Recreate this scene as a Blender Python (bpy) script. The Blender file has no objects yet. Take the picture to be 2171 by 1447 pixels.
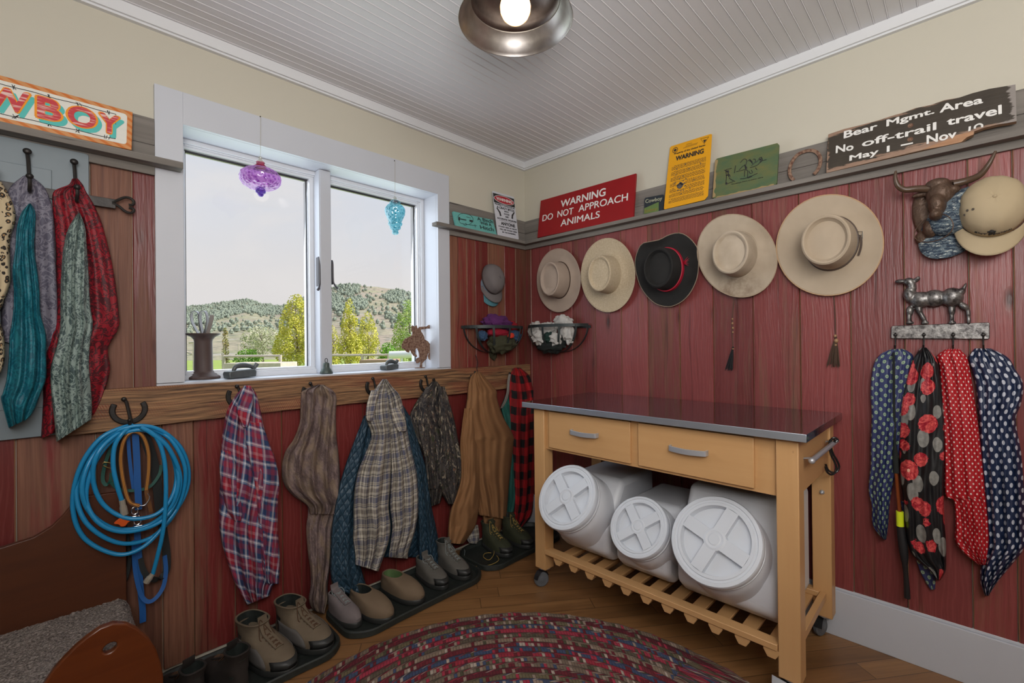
import bpy, bmesh, math, random
from mathutils import Vector, Matrix, noise as mnoise
sc = bpy.context.scene
COL = sc.collection
PI = math.pi
rnd = random.Random(7)

# ---------------------------------------------------------------- camera
FPX, YAW, PITCH, ROLL = 965.33, .7894, .0032, -.0102
CAM = Vector((-2.2744, -2.1211, 1.2105))
IW, IH = 2171, 1447
_f = Vector((math.sin(YAW)*math.cos(PITCH), math.cos(YAW)*math.cos(PITCH), math.sin(PITCH)))
_r = Vector((math.cos(YAW), -math.sin(YAW), 0)); _u = _r.cross(_f)
_r2 = _r*math.cos(ROLL)+_u*math.sin(ROLL); _u2 = _u*math.cos(ROLL)-_r*math.sin(ROLL)
cd = bpy.data.cameras.new('camera'); cam = bpy.data.objects.new('camera', cd); COL.objects.link(cam)
cd.sensor_width = 36; cd.lens = FPX/IW*36; cd.clip_start = .02; cd.clip_end = 4000
cam.matrix_world = Matrix(((_r2.x, _u2.x, -_f.x, CAM.x), (_r2.y, _u2.y, -_f.y, CAM.y), (_r2.z, _u2.z, -_f.z, CAM.z), (0, 0, 0, 1)))
sc.camera = cam
# ---------------------------------------------------------------- view, world, sun, lights
sc.view_settings.view_transform = 'Standard'; sc.view_settings.look = 'None'
sc.view_settings.gamma = 1; sc.view_settings.use_curve_mapping = False
sc.view_settings.exposure = 0.05
sc.cycles.max_bounces = 6; sc.cycles.diffuse_bounces = 3; sc.cycles.glossy_bounces = 3
sc.cycles.transmission_bounces = 6; sc.cycles.transparent_max_bounces = 12
sc.cycles.caustics_reflective = False; sc.cycles.caustics_refractive = False
sc.cycles.use_denoising = True
sc.cycles.sample_clamp_indirect = 6
SKY = 0.92
wd = bpy.data.worlds.new('world'); sc.world = wd; wd.use_nodes = True
wn = wd.node_tree; wn.nodes.clear()

def ray(px, py):
    return _f + _r2*((px-IW/2)/FPX) - _u2*((py-IH/2)/FPX)
def PA(px, py, off=0.):      # point on the plane parallel to the window wall, off metres in front of it
    d = ray(px, py); return CAM + d*((-off-CAM.y)/d.y)
def PB(px, py, off=0.):      # the same for the right wall
    d = ray(px, py); return CAM + d*((-off-CAM.x)/d.x)
def PZ(px, py, z=0.):
    d = ray(px, py); return CAM + d*((z-CAM.z)/d.z)
def PD(px, py, dist):        # a point at a forward distance
    return CAM + ray(px, py)*dist

def area(name, loc, target, sx, sy, power, col):
    l = bpy.data.lights.new(name, 'AREA'); l.shape = 'RECTANGLE'; l.size = sx; l.size_y = sy
    l.energy = power; l.color = col
    o = bpy.data.objects.new(name, l); COL.objects.link(o); o.location = loc
    o.rotation_euler = (Vector(target)-Vector(loc)).to_track_quat('-Z', 'Y').to_euler(); return o
area('flash_at_camera', (-2.75, -2.75, 2.0), (-.3, -.3, 1.5), .8, .6, 17, (1, .97, .94))
area('flash_bounced_off_ceiling', (-2.45, -2.45, 1.55), (-2.0, -2.0, 2.43), .7, .7, 25, (1, .97, .94))
area('added_room_fill', (-1.9, -3.25, 2.1), (-.0, -1.9, 2.1), 1.2, .4, 13, (1, .96, .90))  # added fill from behind the camera, not a lamp of the room
area('window_daylight', (-1.33, .22, 1.56), (-1.33, -2, 1.2), 1.15, .9, 8, (.78, .89, 1))
sl = bpy.data.lights.new('sun', 'SUN'); sl.energy = 6.2; sl.angle = .02; sl.color = (1, .95, .86)
so = bpy.data.objects.new('sun', sl); COL.objects.link(so)
so.rotation_euler = Vector((-.75, .45, -.72)).to_track_quat('-Z', 'Y').to_euler()

# ---------------------------------------------------------------- node helpers
class G:
    """tiny expression wrapper round one node tree"""
    def __init__(s, nt): s.nt = nt; s.n = nt.nodes; s.l = nt.links
    def node(s, t, **kw):
        n = s.n.new(t)
        for k, v in kw.items(): setattr(n, k, v)
        return n
    def put(s, sock, v):
        if isinstance(v, (int, float)):
            if hasattr(sock.default_value, '__len__'): sock.default_value = (v,)*len(sock.default_value)
            else: sock.default_value = v
        elif isinstance(v, tuple):
            if len(v) == 3 and len(sock.default_value) == 4: v = v+(1,)
            sock.default_value = v
        else: s.l.new(v, sock)
    def m(s, op, a, b=0., c=0., clamp=False):
        n = s.node('ShaderNodeMath', operation=op, use_clamp=clamp)
        for i, v in enumerate((a, b, c)): s.put(n.inputs[i], v)
        return n.outputs[0]
    def add(s, a, b): return s.m('ADD', a, b)
    def mul(s, a, b): return s.m('MULTIPLY', a, b)
    def fr(s, a): return s.m('FRACT', a)
    def lt(s, a, b): return s.m('LESS_THAN', a, b)
    def gt(s, a, b): return s.m('GREATER_THAN', a, b)
    def sep(s, v):
        n = s.node('ShaderNodeSeparateXYZ'); s.put(n.inputs[0], v); return n.outputs
    def comb(s, x, y, z=0.):
        n = s.node('ShaderNodeCombineXYZ')
        for i, v in enumerate((x, y, z)): s.put(n.inputs[i], v)
        return n.outputs[0]
    def coord(s, kind='Object'): return s.node('ShaderNodeTexCoord').outputs[kind]
    def uv(s): return s.coord('UV')
    def attr(s, name, out='Fac'):
        return s.node('ShaderNodeAttribute', attribute_name=name).outputs[out]
    def scale(s, v, sx, sy=None, sz=None):
        n = s.node('ShaderNodeVectorMath', operation='MULTIPLY'); s.put(n.inputs[0], v)
        n.inputs[1].default_value = (sx, sx if sy is None else sy, sx if sz is None else sz); return n.outputs[0]
    def vadd(s, a, b):
        n = s.node('ShaderNodeVectorMath', operation='ADD'); s.put(n.inputs[0], a); s.put(n.inputs[1], b); return n.outputs[0]
    def noise(s, v, sc=5., det=3., rough=.5, dist=0., col=False):
        n = s.node('ShaderNodeTexNoise'); s.put(n.inputs['Vector'], v); n.inputs['Scale'].default_value = sc
        n.inputs['Detail'].default_value = det; n.inputs['Roughness'].default_value = rough
        n.inputs['Distortion'].default_value = dist; return n.outputs[1 if col else 0]
    def vor(s, v, sc=5., feat='F1', out='Distance', rand=1.):
        n = s.node('ShaderNodeTexVoronoi', feature=feat); s.put(n.inputs['Vector'], v)
        n.inputs['Scale'].default_value = sc; n.inputs['Randomness'].default_value = rand; return n.outputs[out]
    def wave(s, v, sc=5., dist=2., det=2., dsc=1., typ='BANDS', dirn='X'):
        n = s.node('ShaderNodeTexWave', wave_type=typ)
        if typ == 'BANDS': n.bands_direction = dirn
        s.put(n.inputs['Vector'], v)
        for k, q in (('Scale', sc), ('Distortion', dist), ('Detail', det), ('Detail Scale', dsc)): n.inputs[k].default_value = q
        return n.outputs[1]
    def ramp(s, f, stops, interp='LINEAR'):
        n = s.node('ShaderNodeValToRGB'); s.put(n.inputs[0], f); r = n.color_ramp; r.interpolation = interp
        while len(r.elements) < len(stops): r.elements.new(.5)
        for e, (p, c) in zip(r.elements, stops):
            e.position = p; e.color = (c, c, c, 1) if isinstance(c, (int, float)) else tuple(c)+(1,)
        return n.outputs[0]
    def mix(s, f, a, b, mode='MIX'):
        n = s.node('ShaderNodeMix', data_type='RGBA', blend_type=mode); s.put(n.inputs[0], f)
        s.put(n.inputs[6], a); s.put(n.inputs[7], b); return n.outputs[2]
    def step(s, f, lo, hi):
        n = s.node('ShaderNodeMapRange'); s.put(n.inputs[0], f); n.inputs[1].default_value = lo; n.inputs[2].default_value = hi
        return n.outputs[0]
    def bump(s, h, strength=.3, dist=.01):
        n = s.node('ShaderNodeBump'); s.put(n.inputs['Height'], h); n.inputs['Strength'].default_value = strength
        n.inputs['Distance'].default_value = dist; return n.outputs[0]

MATS = {}
def mat(name, fn=None, col=(.5, .5, .5), rough=.6, metal=0., **kw):
    """material: fn(g) may return dict of principled inputs (Base Color, Roughness, Normal, ...)"""
    if name in MATS: return MATS[name]
    m = bpy.data.materials.new(name); m.use_nodes = True; nt = m.node_tree; g = G(nt)
    b = nt.nodes['Principled BSDF']
    d = {'Base Color': col, 'Roughness': rough, 'Metallic': metal}
    d.update(kw)
    if fn: d.update(fn(g))
    for k, v in d.items(): g.put(b.inputs[k], v)
    MATS[name] = m; return m

# sky: pale overcast with a little blue high up on the left, soft clouds
g = G(wn)
gen = g.coord('Generated'); X, Y, Z_ = g.sep(gen)
cl = g.noise(g.scale(gen, 1, 1, 2.6), 2.3, 5, .55, .4)
lowhigh = g.step(Z_, .12, .62)
blue = g.m('MULTIPLY', g.step(cl, .62, .36), lowhigh, clamp=True)
base = g.mix(lowhigh, (.80, .775, .77), (.70, .755, .86))
skyc = g.mix(g.mul(blue, .8), base, (.50, .68, .93))
skyc = g.mix(g.m('MULTIPLY', g.step(cl, .52, .7), .5, clamp=True), skyc, (.85, .83, .83))
bg = g.node('ShaderNodeBackground'); g.put(bg.inputs[0], skyc); bg.inputs[1].default_value = SKY
wo = g.node('ShaderNodeOutputWorld'); g.l.new(bg.outputs[0], wo.inputs[0])

# ---------------------------------------------------------------- object helpers
def smooth(me, ang=40):
    me.polygons.foreach_set('use_smooth', [True]*len(me.polygons))
    try: me.set_sharp_from_angle(angle=math.radians(ang))
    except Exception: pass
def tag(o, label=None, cat=None, group=None, kind=None):
    for k, v in (('label', label), ('category', cat), ('group', group), ('kind', kind)):
        if v: o[k] = v
    return o
def empty(name, loc=(0, 0, 0), label=None, cat=None, group=None, kind=None):
    o = bpy.data.objects.new(name, None); COL.objects.link(o); o.location = loc; o.empty_display_size = .05
    return tag(o, label, cat, group, kind)
def obj(name, me, m=None, parent=None, sm=40, bevel=0., sub=0, solid=0., **tg):
    """link a mesh (Mesh or bmesh) given in WORLD coordinates as one object"""
    if isinstance(me, bmesh.types.BMesh):
        bmesh.ops.recalc_face_normals(me, faces=me.faces) if tg.pop('recalc', True) else None
        d = bpy.data.meshes.new(name); me.to_mesh(d); me.free(); me = d
    tg.pop('recalc', None)
    for mm in (m if isinstance(m, (list, tuple)) else [m]):
        if mm: me.materials.append(mm)
    if sm: smooth(me, sm)
    o = bpy.data.objects.new(name, me); COL.objects.link(o)
    if parent:
        o.parent = parent
        w = Vector((0, 0, 0)); p = parent
        while p: w += p.location; p = p.parent
        me.transform(Matrix.Translation(-w))
    elif len(me.vertices):      # origin at the foot of a one-mesh thing
        xs = [v.co for v in me.vertices]
        c = Vector(((min(v.x for v in xs)+max(v.x for v in xs))/2, (min(v.y for v in xs)+max(v.y for v in xs))/2, min(v.z for v in xs)))
        me.transform(Matrix.Translation(-c)); o.location = c
    if bevel:
        md = o.modifiers.new('bevel', 'BEVEL'); md.width = bevel; md.segments = 2; md.limit_method = 'ANGLE'; md.angle_limit = .7
    if sub:
        md = o.modifiers.new('sub', 'SUBSURF'); md.levels = sub; md.render_levels = sub
    if solid:
        md = o.modifiers.new('solid', 'SOLIDIFY'); md.thickness = solid; md.offset = 0
    return tag(o, **tg)
def BM(): return bmesh.new()
def box(bm, lo, hi, mi=0):
    x0, y0, z0 = lo; x1, y1, z1 = hi
    v = [bm.verts.new(c) for c in ((x0, y0, z0), (x1, y0, z0), (x1, y1, z0), (x0, y1, z0), (x0, y0, z1), (x1, y0, z1), (x1, y1, z1), (x0, y1, z1))]
    fs = [bm.faces.new([v[i] for i in q]) for q in ((0, 3, 2, 1), (4, 5, 6, 7), (0, 1, 5, 4), (1, 2, 6, 5), (2, 3, 7, 6), (3, 0, 4, 7))]
    for f in fs: f.material_index = mi
    return v
def prism(bm, pts, vec, mi=0):
    """closed outline (list of Vector) extruded by vec"""
    a = [bm.verts.new(p) for p in pts]; b = [bm.verts.new(Vector(p)+Vector(vec)) for p in pts]
    n = len(pts); fs = [bm.faces.new(a), bm.faces.new(b[::-1])]
    for i in range(n): fs.append(bm.faces.new((a[i], b[i], b[(i+1) % n], a[(i+1) % n])))
    for f in fs: f.material_index = mi
    return fs
def frame_of(d):
    d = Vector(d).normalized(); a = Vector((0, 0, 1)) if abs(d.z) < .9 else Vector((1, 0, 0))
    x = d.cross(a).normalized(); return x, d.cross(x).normalized()
def tube(bm, pts, r, n=10, closed=False, flat=1., cap=True, mi=0):
    """swept tube through pts; r number or list; flat squashes one axis (ribbons)"""
    pts = [Vector(p) for p in pts]; m = len(pts)
    rs = r if isinstance(r, (list, tuple)) else [r]*m
    rings = []; prev = None
    for i, p in enumerate(pts):
        if closed: d = pts[(i+1) % m]-pts[i-1]
        else: d = pts[min(i+1, m-1)]-pts[max(i-1, 0)]
        if d.length < 1e-9: d = Vector((0, 0, 1))
        d.normalize()
        if prev is None: x, y = frame_of(d)
        else:
            x = prev-d*prev.dot(d)
            if x.length < 1e-6: x, y = frame_of(d)
            x.normalize(); y = d.cross(x)
        prev = x
        rings.append([bm.verts.new(p+(x*math.cos(2*PI*k/n)+y*math.sin(2*PI*k/n)*flat)*rs[i]) for k in range(n)])
    for i in range(m if closed else m-1):
        a, b = rings[i], rings[(i+1) % m]
        for k in range(n):
            f = bm.faces.new((a[k], a[(k+1) % n], b[(k+1) % n], b[k])); f.material_index = mi
    if cap and not closed:
        for rr in (rings[0], rings[-1]):
            f = bm.faces.new(rr); f.material_index = mi
def ribbon(bm, pts, w, t, side, mi=0):
    """flat strap: pts centre line, w width along 'side' direction, t thickness"""
    pts = [Vector(p) for p in pts]; m = len(pts); rings = []
    for i, p in enumerate(pts):
        d = (pts[min(i+1, m-1)]-pts[max(i-1, 0)]).normalized()
        s = Vector(side) if not callable(side) else Vector(side(i/(m-1)))
        s = (s-d*s.dot(d)).normalized(); n = d.cross(s)
        ww = w(i/(m-1)) if callable(w) else w
        rings.append([bm.verts.new(p+s*a*ww/2+n*b*t/2) for a, b in ((-1, -1), (1, -1), (1, 1), (-1, 1))])
    for a, b in zip(rings, rings[1:]):
        for k in range(4):
            f = bm.faces.new((a[k], a[(k+1) % 4], b[(k+1) % 4], b[k])); f.material_index = mi
    for rr in (rings[0], rings[-1]): bm.faces.new(rr).material_index = mi
def lathe(bm, prof, c, ax=(0, 0, 1), n=32, mi=0, fn=None):
    """revolve prof [(r,h)...] about axis ax at c; fn(angle, r, h)->(r,h)"""
    ax = Vector(ax).normalized(); x, y = frame_of(ax); c = Vector(c); rings = []
    for (r, h) in prof:
        ring = []
        if r < 1e-6: ring = [bm.verts.new(c+ax*h)]
        else:
            for k in range(n):
                a = 2*PI*k/n; rr, hh = (r, h) if not fn else fn(a, r, h)
                ring.append(bm.verts.new(c+ax*hh+(x*math.cos(a)+y*math.sin(a))*rr))
        rings.append(ring)
    for a, b in zip(rings, rings[1:]):
        for k in range(n):
            k2 = (k+1) % n
            if len(a) == 1 and len(b) == 1: continue
            if len(a) == 1: f = bm.faces.new((a[0], b[k2], b[k]))
            elif len(b) == 1: f = bm.faces.new((a[k], a[k2], b[0]))
            else: f = bm.faces.new((a[k], a[k2], b[k2], b[k]))
            f.material_index = mi
def cr(pts, n=8, closed=False):
    """Catmull-Rom through pts (Vectors or tuples of any length)"""
    P = [tuple(p) for p in pts]; m = len(P); out = []
    seg = m if closed else m-1
    for i in range(seg):
        if closed: q = [P[(i-1) % m], P[i], P[(i+1) % m], P[(i+2) % m]]
        else: q = [P[max(i-1, 0)], P[i], P[i+1], P[min(i+2, m-1)]]
        for k in range(n):
            t = k/n
            out.append(tuple(.5*((2*b)+(-a+c)*t+(2*a-5*b+4*c-d)*t*t+(-a+3*b-3*c+d)*t**3) for a, b, c, d in zip(*q)))
    if not closed: out.append(P[-1])
    return out
def ell(bm, c, r, ax=None, seg=20, rings=12, fn=None):
    """ellipsoid, r=(rx,ry,rz), optional displacement fn(unit)->factor; ax a 3x3/4x4 rotation"""
    res = bmesh.ops.create_uvsphere(bm, u_segments=seg, v_segments=rings, radius=1)
    R = ax if ax else Matrix.Identity(3)
    for v in res['verts']:
        k = fn(v.co) if fn else 1
        v.co = R @ Vector((v.co.x*r[0]*k, v.co.y*r[1]*k, v.co.z*r[2]*k)) + Vector(c)
    return res['verts']

# text --------------------------------------------------------------
_tc = {}
def text_mesh(body, bold=0., shear=0., space=1., ext=.02):
    """mesh of a line of lettering normalised to 0..1 by 0..1 (with its aspect)"""
    key = (body, bold, shear, space); 
    if key not in _tc:
        cu = bpy.data.curves.new('lettering', 'FONT'); cu.body = body; cu.size = 1; cu.shear = shear
        cu.space_character = space; cu.resolution_u = 5; cu.extrude = 0
        o = bpy.data.objects.new('lettering', cu); COL.objects.link(o)
        dg = bpy.context.evaluated_depsgraph_get(); dg.update()
        me = bpy.data.meshes.new_from_object(o.evaluated_get(dg))
        V = [v.co.copy() for v in me.vertices]; F = [tuple(p.vertices) for p in me.polygons]
        bpy.data.objects.remove(o); bpy.data.curves.remove(cu); bpy.data.meshes.remove(me)
        x0 = min(v.x for v in V); x1 = max(v.x for v in V); y0 = min(v.y for v in V); y1 = max(v.y for v in V)
        d = bold; P = [((v.x-x0+d)/(x1-x0+2*d), (v.y-y0+d)/(y1-y0+2*d)) for v in V]; st = [(0, 0)]
        if d: st += [(math.cos(k*PI/4)*d/(x1-x0+2*d), math.sin(k*PI/4)*d/(y1-y0+2*d)) for k in range(8)]     # bolder: the same letter struck round a small circle
        Q, F2 = [], []
        for i, (a, b) in enumerate(st):
            F2 += [tuple(j+len(Q) for j in f) for f in F]; Q += [(x+a, y+b, i) for x, y in P]
        _tc[key] = (Q, F2)
    return _tc[key]
def put_text(bm, quad, body, u0, u1, v0, v1, w=.0015, th=.0012, mi=0, warp=None, **kw):
    """letters in the unit square of a quad, u0..u1 across and v0..v1 upwards, rotated lines by giving v as tuple(left,right)"""
    V, F = text_mesh(body, **kw)
    def pos(p, ww):
        a, b, kk = p; u = u0+(u1-u0)*a; ww = ww+kk*.00002
        vb = v0[0]+(v0[1]-v0[0])*a if isinstance(v0, tuple) else v0
        vt = v1[0]+(v1[1]-v1[0])*a if isinstance(v1, tuple) else v1
        v = vb+(vt-vb)*b
        if warp: u, v = warp(u, v)
        return quad(u, v, ww)
    top = [bm.verts.new(pos(p, w+th)) for p in V]
    edges = {}
    for f in F:
        try: bm.faces.new([top[i] for i in f]).material_index = mi
        except ValueError: continue
        for i in range(len(f)):
            a, b = f[i], f[(i+1) % len(f)]; edges[(a, b)] = 1
    bot = {}
    for (a, b) in edges:
        if (b, a) in edges: continue
        for i in (a, b):
            if i not in bot: bot[i] = bm.verts.new(pos(V[i], w-.0005))
        try: bm.faces.new((top[b], top[a], bot[a], bot[b])).material_index = mi
        except ValueError: pass
class Quad:
    """planar-ish board through four corners: lower left, lower right, upper right, upper left"""
    def __init__(s, ll, lr, ur, ul, toward):
        s.c = [Vector(p) for p in (ll, lr, ur, ul)]
        n = (s.c[1]-s.c[0]).cross(s.c[3]-s.c[0]).normalized()
        s.n = n if n.dot(Vector(toward)) > 0 else -n
        v = s.c[2]-CAM; s.c[2] = CAM+v*((s.c[0]-CAM).dot(n)/v.dot(n))      # keep the board flat
        s.w = (s.c[1]-s.c[0]).length; s.h = (s.c[3]-s.c[0]).length
    def __call__(s, u, v, w=0.):
        a, b, c, d = s.c
        return a*(1-u)*(1-v)+b*u*(1-v)+c*u*v+d*(1-u)*v+s.n*w
    def poly(s, bm, uv, w0, w1, mi=0):
        return prism(bm, [s(u, v, w0) for u, v in uv], s.n*(w1-w0), mi)
RECT = ((0, 0), (1, 0), (1, 1), (0, 1))
def rr(u0, v0, u1, v1, ru, rv, n=4):
    out = []
    for cx, cy, a0 in ((u1-ru, v0+rv, -PI/2), (u1-ru, v1-rv, 0), (u0+ru, v1-rv, PI/2), (u0+ru, v0+rv, PI)):
        for k in range(n+1):
            a = a0+PI/2*k/n; out.append((cx+ru*math.cos(a), cy+rv*math.sin(a)))
    return out
# ================================================================ MATERIALS of the setting
def f_drywall(g):
    c = g.coord(); n = g.noise(c, 1.2, 2)
    return {'Base Color': g.mix(n, (.55, .52, .435), (.60, .565, .47)), 'Normal': g.bump(g.noise(c, 160, 2), .05, .002)}
M_DRY = mat('cream_wall_paint', f_drywall, rough=.75)
M_WHITE = mat('white_trim_paint', lambda g: {'Base Color': g.mix(g.noise(g.coord(), 3, 3), (.53, .555, .61), (.60, .62, .67)),
              'Normal': g.bump(g.noise(g.scale(g.coord(), 2, 2, 40), 6, 3), .06, .002)}, rough=.42)
M_CROWN = mat('bright_white_trim_paint', col=(.74, .75, .77), rough=.45)
M_VINYL = mat('white_vinyl', col=(.72, .74, .78), rough=.32)
M_CEIL = mat('ceiling_paint', lambda g: {'Base Color': g.mix(g.noise(g.coord(), 2, 2), (.70, .69, .71), (.76, .75, .77))}, rough=.5)
M_DARK = mat('window_gasket', col=(.03, .03, .035), rough=.5)
def f_glass(g):
    nt = g.nt; out = nt.nodes['Material Output']; t = g.node('ShaderNodeBsdfTransparent'); gl = g.node('ShaderNodeBsdfGlossy')
    gl.inputs['Roughness'].default_value = .02; mx = g.node('ShaderNodeMixShader'); mx.inputs[0].default_value = .018
    g.l.new(t.outputs[0], mx.inputs[1]); g.l.new(gl.outputs[0], mx.inputs[2]); g.l.new(mx.outputs[0], out.inputs[0]); return {}
M_GLASS = mat('window_glass', f_glass)

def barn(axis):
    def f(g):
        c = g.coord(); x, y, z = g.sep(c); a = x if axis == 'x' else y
        r = g.attr('rnd'); p = g.attr('paint')
        v = g.comb(a, g.mul(r, 37.), z)
        warp = g.noise(g.scale(v, 9, 1, 2.2), 1., 2, .5)
        a2 = g.add(a, g.mul(warp, .035)); v2 = g.comb(a2, g.mul(r, 37.), z)
        grain = g.noise(g.scale(v2, 120, 1, 3.2), 1., 4, .62)
        coarse = g.noise(g.scale(v2, 34, 1, 1.1), 1., 3, .55)
        rings = g.wave(g.vadd(g.scale(v2, 1, 1, .10), g.scale(g.noise(g.scale(v, 5, 1, 1.4), 1., 2, .5, 0, True), .10)), 21., 7., 3., 2.2)
        wear = g.noise(g.scale(v, 15, 1, 1.3), 1., 5, .65)
        knot = g.vor(g.scale(v, 5.2, 1, 1.9), 1., rand=1.)
        kn = g.step(knot, .085, .03)
        k2 = g.step(knot, .16, .07)
        wood = g.mix(coarse, (.080, .030, .019), (.24, .098, .055))
        wood = g.mix(g.m('MULTIPLY', g.step(grain, .42, .68), .38, clamp=True), wood, (.33, .16, .10))
        red = g.mix(g.noise(g.scale(v, 7, 1, .9), 1., 3), *(((.150, .026, .026), (.265, .064, .062)) if axis == 'y' else ((.130, .014, .012), (.225, .036, .033))))  # right wall's red mixed paler and pinker to carry its glare
        red = g.mix(g.m('MULTIPLY', g.step(grain, .56, .78), .20, clamp=True), red, (.38, .13, .12))
        red = g.mix(g.m('MULTIPLY', g.step(rings, .70, .96), .14, clamp=True), red, (.40, .12, .11))
        th = g.m('SUBTRACT', 1.08, g.mul(p, .95))
        bare = g.m('SMOOTH_MIN', g.step(g.add(g.mul(wear, .8), g.mul(coarse, .28)), 0., 1.), 1., .01)
        msk = g.node('ShaderNodeMapRange'); g.put(msk.inputs[0], bare)
        g.put(msk.inputs[1], g.m('SUBTRACT', p, .06)); g.put(msk.inputs[2], g.add(p, .08))
        colr = g.mix(msk.outputs[0], red, wood)
        colr = g.mix(g.m('MULTIPLY', k2, .5, clamp=True), colr, (.13, .03, .02))
        colr = g.mix(g.m('MULTIPLY', kn, .8, clamp=True), colr, (.03, .012, .01))
        dark = g.step(g.noise(g.scale(v2, 60, 1, 1.3), 1., 3, .6), .40, .30)
        colr = g.mix(g.m('MULTIPLY', dark, .55, clamp=True), colr, (.05, .012, .01))
        colr = g.mix(1., colr, g.mix(r, (.72, .70, .70), (1.22, 1.22, 1.22)), 'MULTIPLY')
        h = g.add(g.mul(grain, .55), g.add(g.mul(rings, .07), g.mul(kn, -.6)))
        return {'Base Color': colr, 'Roughness': g.mix(msk.outputs[0], (.36, .36, .36), (.62, .62, .62)), 'Normal': g.bump(h, .5, .006)}
    return f
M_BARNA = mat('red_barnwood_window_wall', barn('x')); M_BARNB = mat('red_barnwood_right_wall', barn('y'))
M_BARE = mat('bare_plank_edge', lambda g: {'Base Color': g.mix(g.noise(g.scale(g.coord(), 30, 30, 3), 1, 3), (.20, .085, .045), (.42, .23, .12))}, rough=.7)

def greywood(g, axis='x', c1=(.085, .075, .066), c2=(.25, .225, .20), s=1., c3=(.33, .31, .28)):
    x, y, z = g.sep(g.coord()); a = x if axis == 'x' else y; b = y if axis == 'x' else x
    v = g.comb(g.mul(a, 2.2*s), g.mul(g.add(b, .0), 55*s), g.mul(z, 75*s))
    n = g.noise(v, 1., 4, .6); w = g.noise(g.comb(g.mul(a, 1.1), g.mul(b, 12), g.mul(z, 14)), 1., 3)
    col = g.mix(n, c1, c2); col = g.mix(g.m('MULTIPLY', g.step(w, .45, .75), .5, clamp=True), col, c3)
    col = g.mix(g.step(n, .36, .30), col, (.035, .03, .026))
    return {'Base Color': col, 'Normal': g.bump(n, .35, .004)}
M_GREYX = mat('weathered_grey_wood_a', lambda g: greywood(g, 'x'), rough=.8)
M_GREYY = mat('weathered_grey_wood_b', lambda g: greywood(g, 'y'), rough=.8)
def f_rail(g):
    x, y, z = g.sep(g.coord())
    wp = g.noise(g.comb(g.mul(x, 3), 0., g.mul(z, 9)), 1., 2); z2 = g.add(z, g.mul(wp, .03))
    n = g.noise(g.comb(g.mul(x, 6), g.mul(y, 60), g.mul(z2, 150)), 1., 4, .6)
    w = g.noise(g.comb(g.mul(x, 2.4), 3., g.mul(z, 16)), 1., 3)
    saw = g.wave(g.comb(g.add(x, g.mul(z, .45)), 0., 0.), 42., 2.5, 2., 1.)
    col = g.mix(g.step(n, .3, .7), (.055, .026, .014), (.40, .215, .10))
    col = g.mix(g.m('MULTIPLY', g.mul(g.step(w, .5, .62), g.step(saw, .35, .7)), .75, clamp=True), col, (.20, .022, .014))
    kn = g.vor(g.comb(g.mul(x, 2.9), 0., g.mul(z, 7.)), 1.)
    col = g.mix(g.step(kn, .09, .05), col, (.04, .02, .012))
    return {'Base Color': col, 'Normal': g.bump(n, .5, .006)}
M_RAIL = mat('rough_sawn_rail', f_rail, rough=.7)
def f_floor(g):
    c = g.coord(); x, y, z = g.sep(c)
    # boards laid on the diagonal of the room
    a = g.add(g.mul(x, .80), g.mul(y, -.60)); b = g.add(g.mul(x, .60), g.mul(y, .80))
    row = g.m('FLOOR', g.mul(b, 1/.083)); rr_ = g.node('ShaderNodeTexWhiteNoise', noise_dimensions='1D'); g.put(rr_.inputs['W'], row)
    rv = rr_.outputs[0]
    aa = g.add(a, g.mul(rv, 1.3)); piece = g.m('FLOOR', g.mul(aa, 1/.95))
    w2 = g.node('ShaderNodeTexWhiteNoise', noise_dimensions='2D'); g.put(w2.inputs['Vector'], g.comb(row, piece)); r2 = w2.outputs[0]
    gr = g.noise(g.comb(g.mul(a, 3.), g.mul(b, 70.), g.mul(r2, 20)), 1., 4, .6)
    st = g.noise(g.comb(g.mul(a, 2.), g.mul(b, 9), g.mul(r2, 9)), 1., 3)
    col = g.mix(gr, (.15, .068, .024), (.40, .205, .08)); col = g.mix(g.mul(r2, .55), col, (.22, .10, .038))
    col = g.mix(g.m('MULTIPLY', g.step(st, .5, .3), .5, clamp=True), col, (.06, .028, .012))
    e = g.m('MINIMUM', g.fr(g.mul(b, 1/.083)), g.m('SUBTRACT', 1., g.fr(g.mul(b, 1/.083))))
    e2 = g.fr(g.mul(aa, 1/.95)); seam = g.m('MAXIMUM', g.lt(e, .014), g.lt(e2, .003))
    col = g.mix(g.mul(seam, .75), col, (.02, .01, .006))
    return {'Base Color': col, 'Roughness': g.mix(gr, (.26, .26, .26), (.42, .42, .42)), 'Normal': g.bump(g.add(g.mul(gr, .3), g.mul(seam, -1.)), .25, .003)}
M_FLOOR = mat('oiled_wood_floor', f_floor)

# ================================================================ SHELL
XL, YB, HC = -3.3, -3.5, 2.43
WX0, WX1, WZ0, WZ1 = -1.922, -.74, 1.068, 2.055     # window opening
bm = BM()
for lo, hi in (((XL, 0, 0), (WX0-.014, .16, HC)), ((WX1+.014, 0, 0), (0, .16, HC)), ((WX0-.014, 0, 0), (WX1+.014, .16, WZ0-.02)), ((WX0-.014, 0, WZ1+.014), (WX1+.014, .16, HC))): box(bm, lo, hi)
wall_left = obj('wall_left', bm, M_DRY, kind='structure')
bm = BM(); box(bm, (0, YB, 0), (.15, .16, HC)); wall_right = obj('wall_right', bm, M_DRY, kind='structure')
bm = BM(); box(bm, (XL-.15, YB, 0), (XL, .16, HC)); obj('wall_far_left', bm, M_DRY, kind='structure')
bm = BM(); box(bm, (XL-.15, YB-.15, 0), (.15, YB, HC)); obj('wall_back', bm, M_DRY, kind='structure')
bm = BM(); box(bm, (XL-.15, YB-.15, -.12), (.15, .16, 0)); obj('floor', bm, M_FLOOR, kind='structure')
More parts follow.
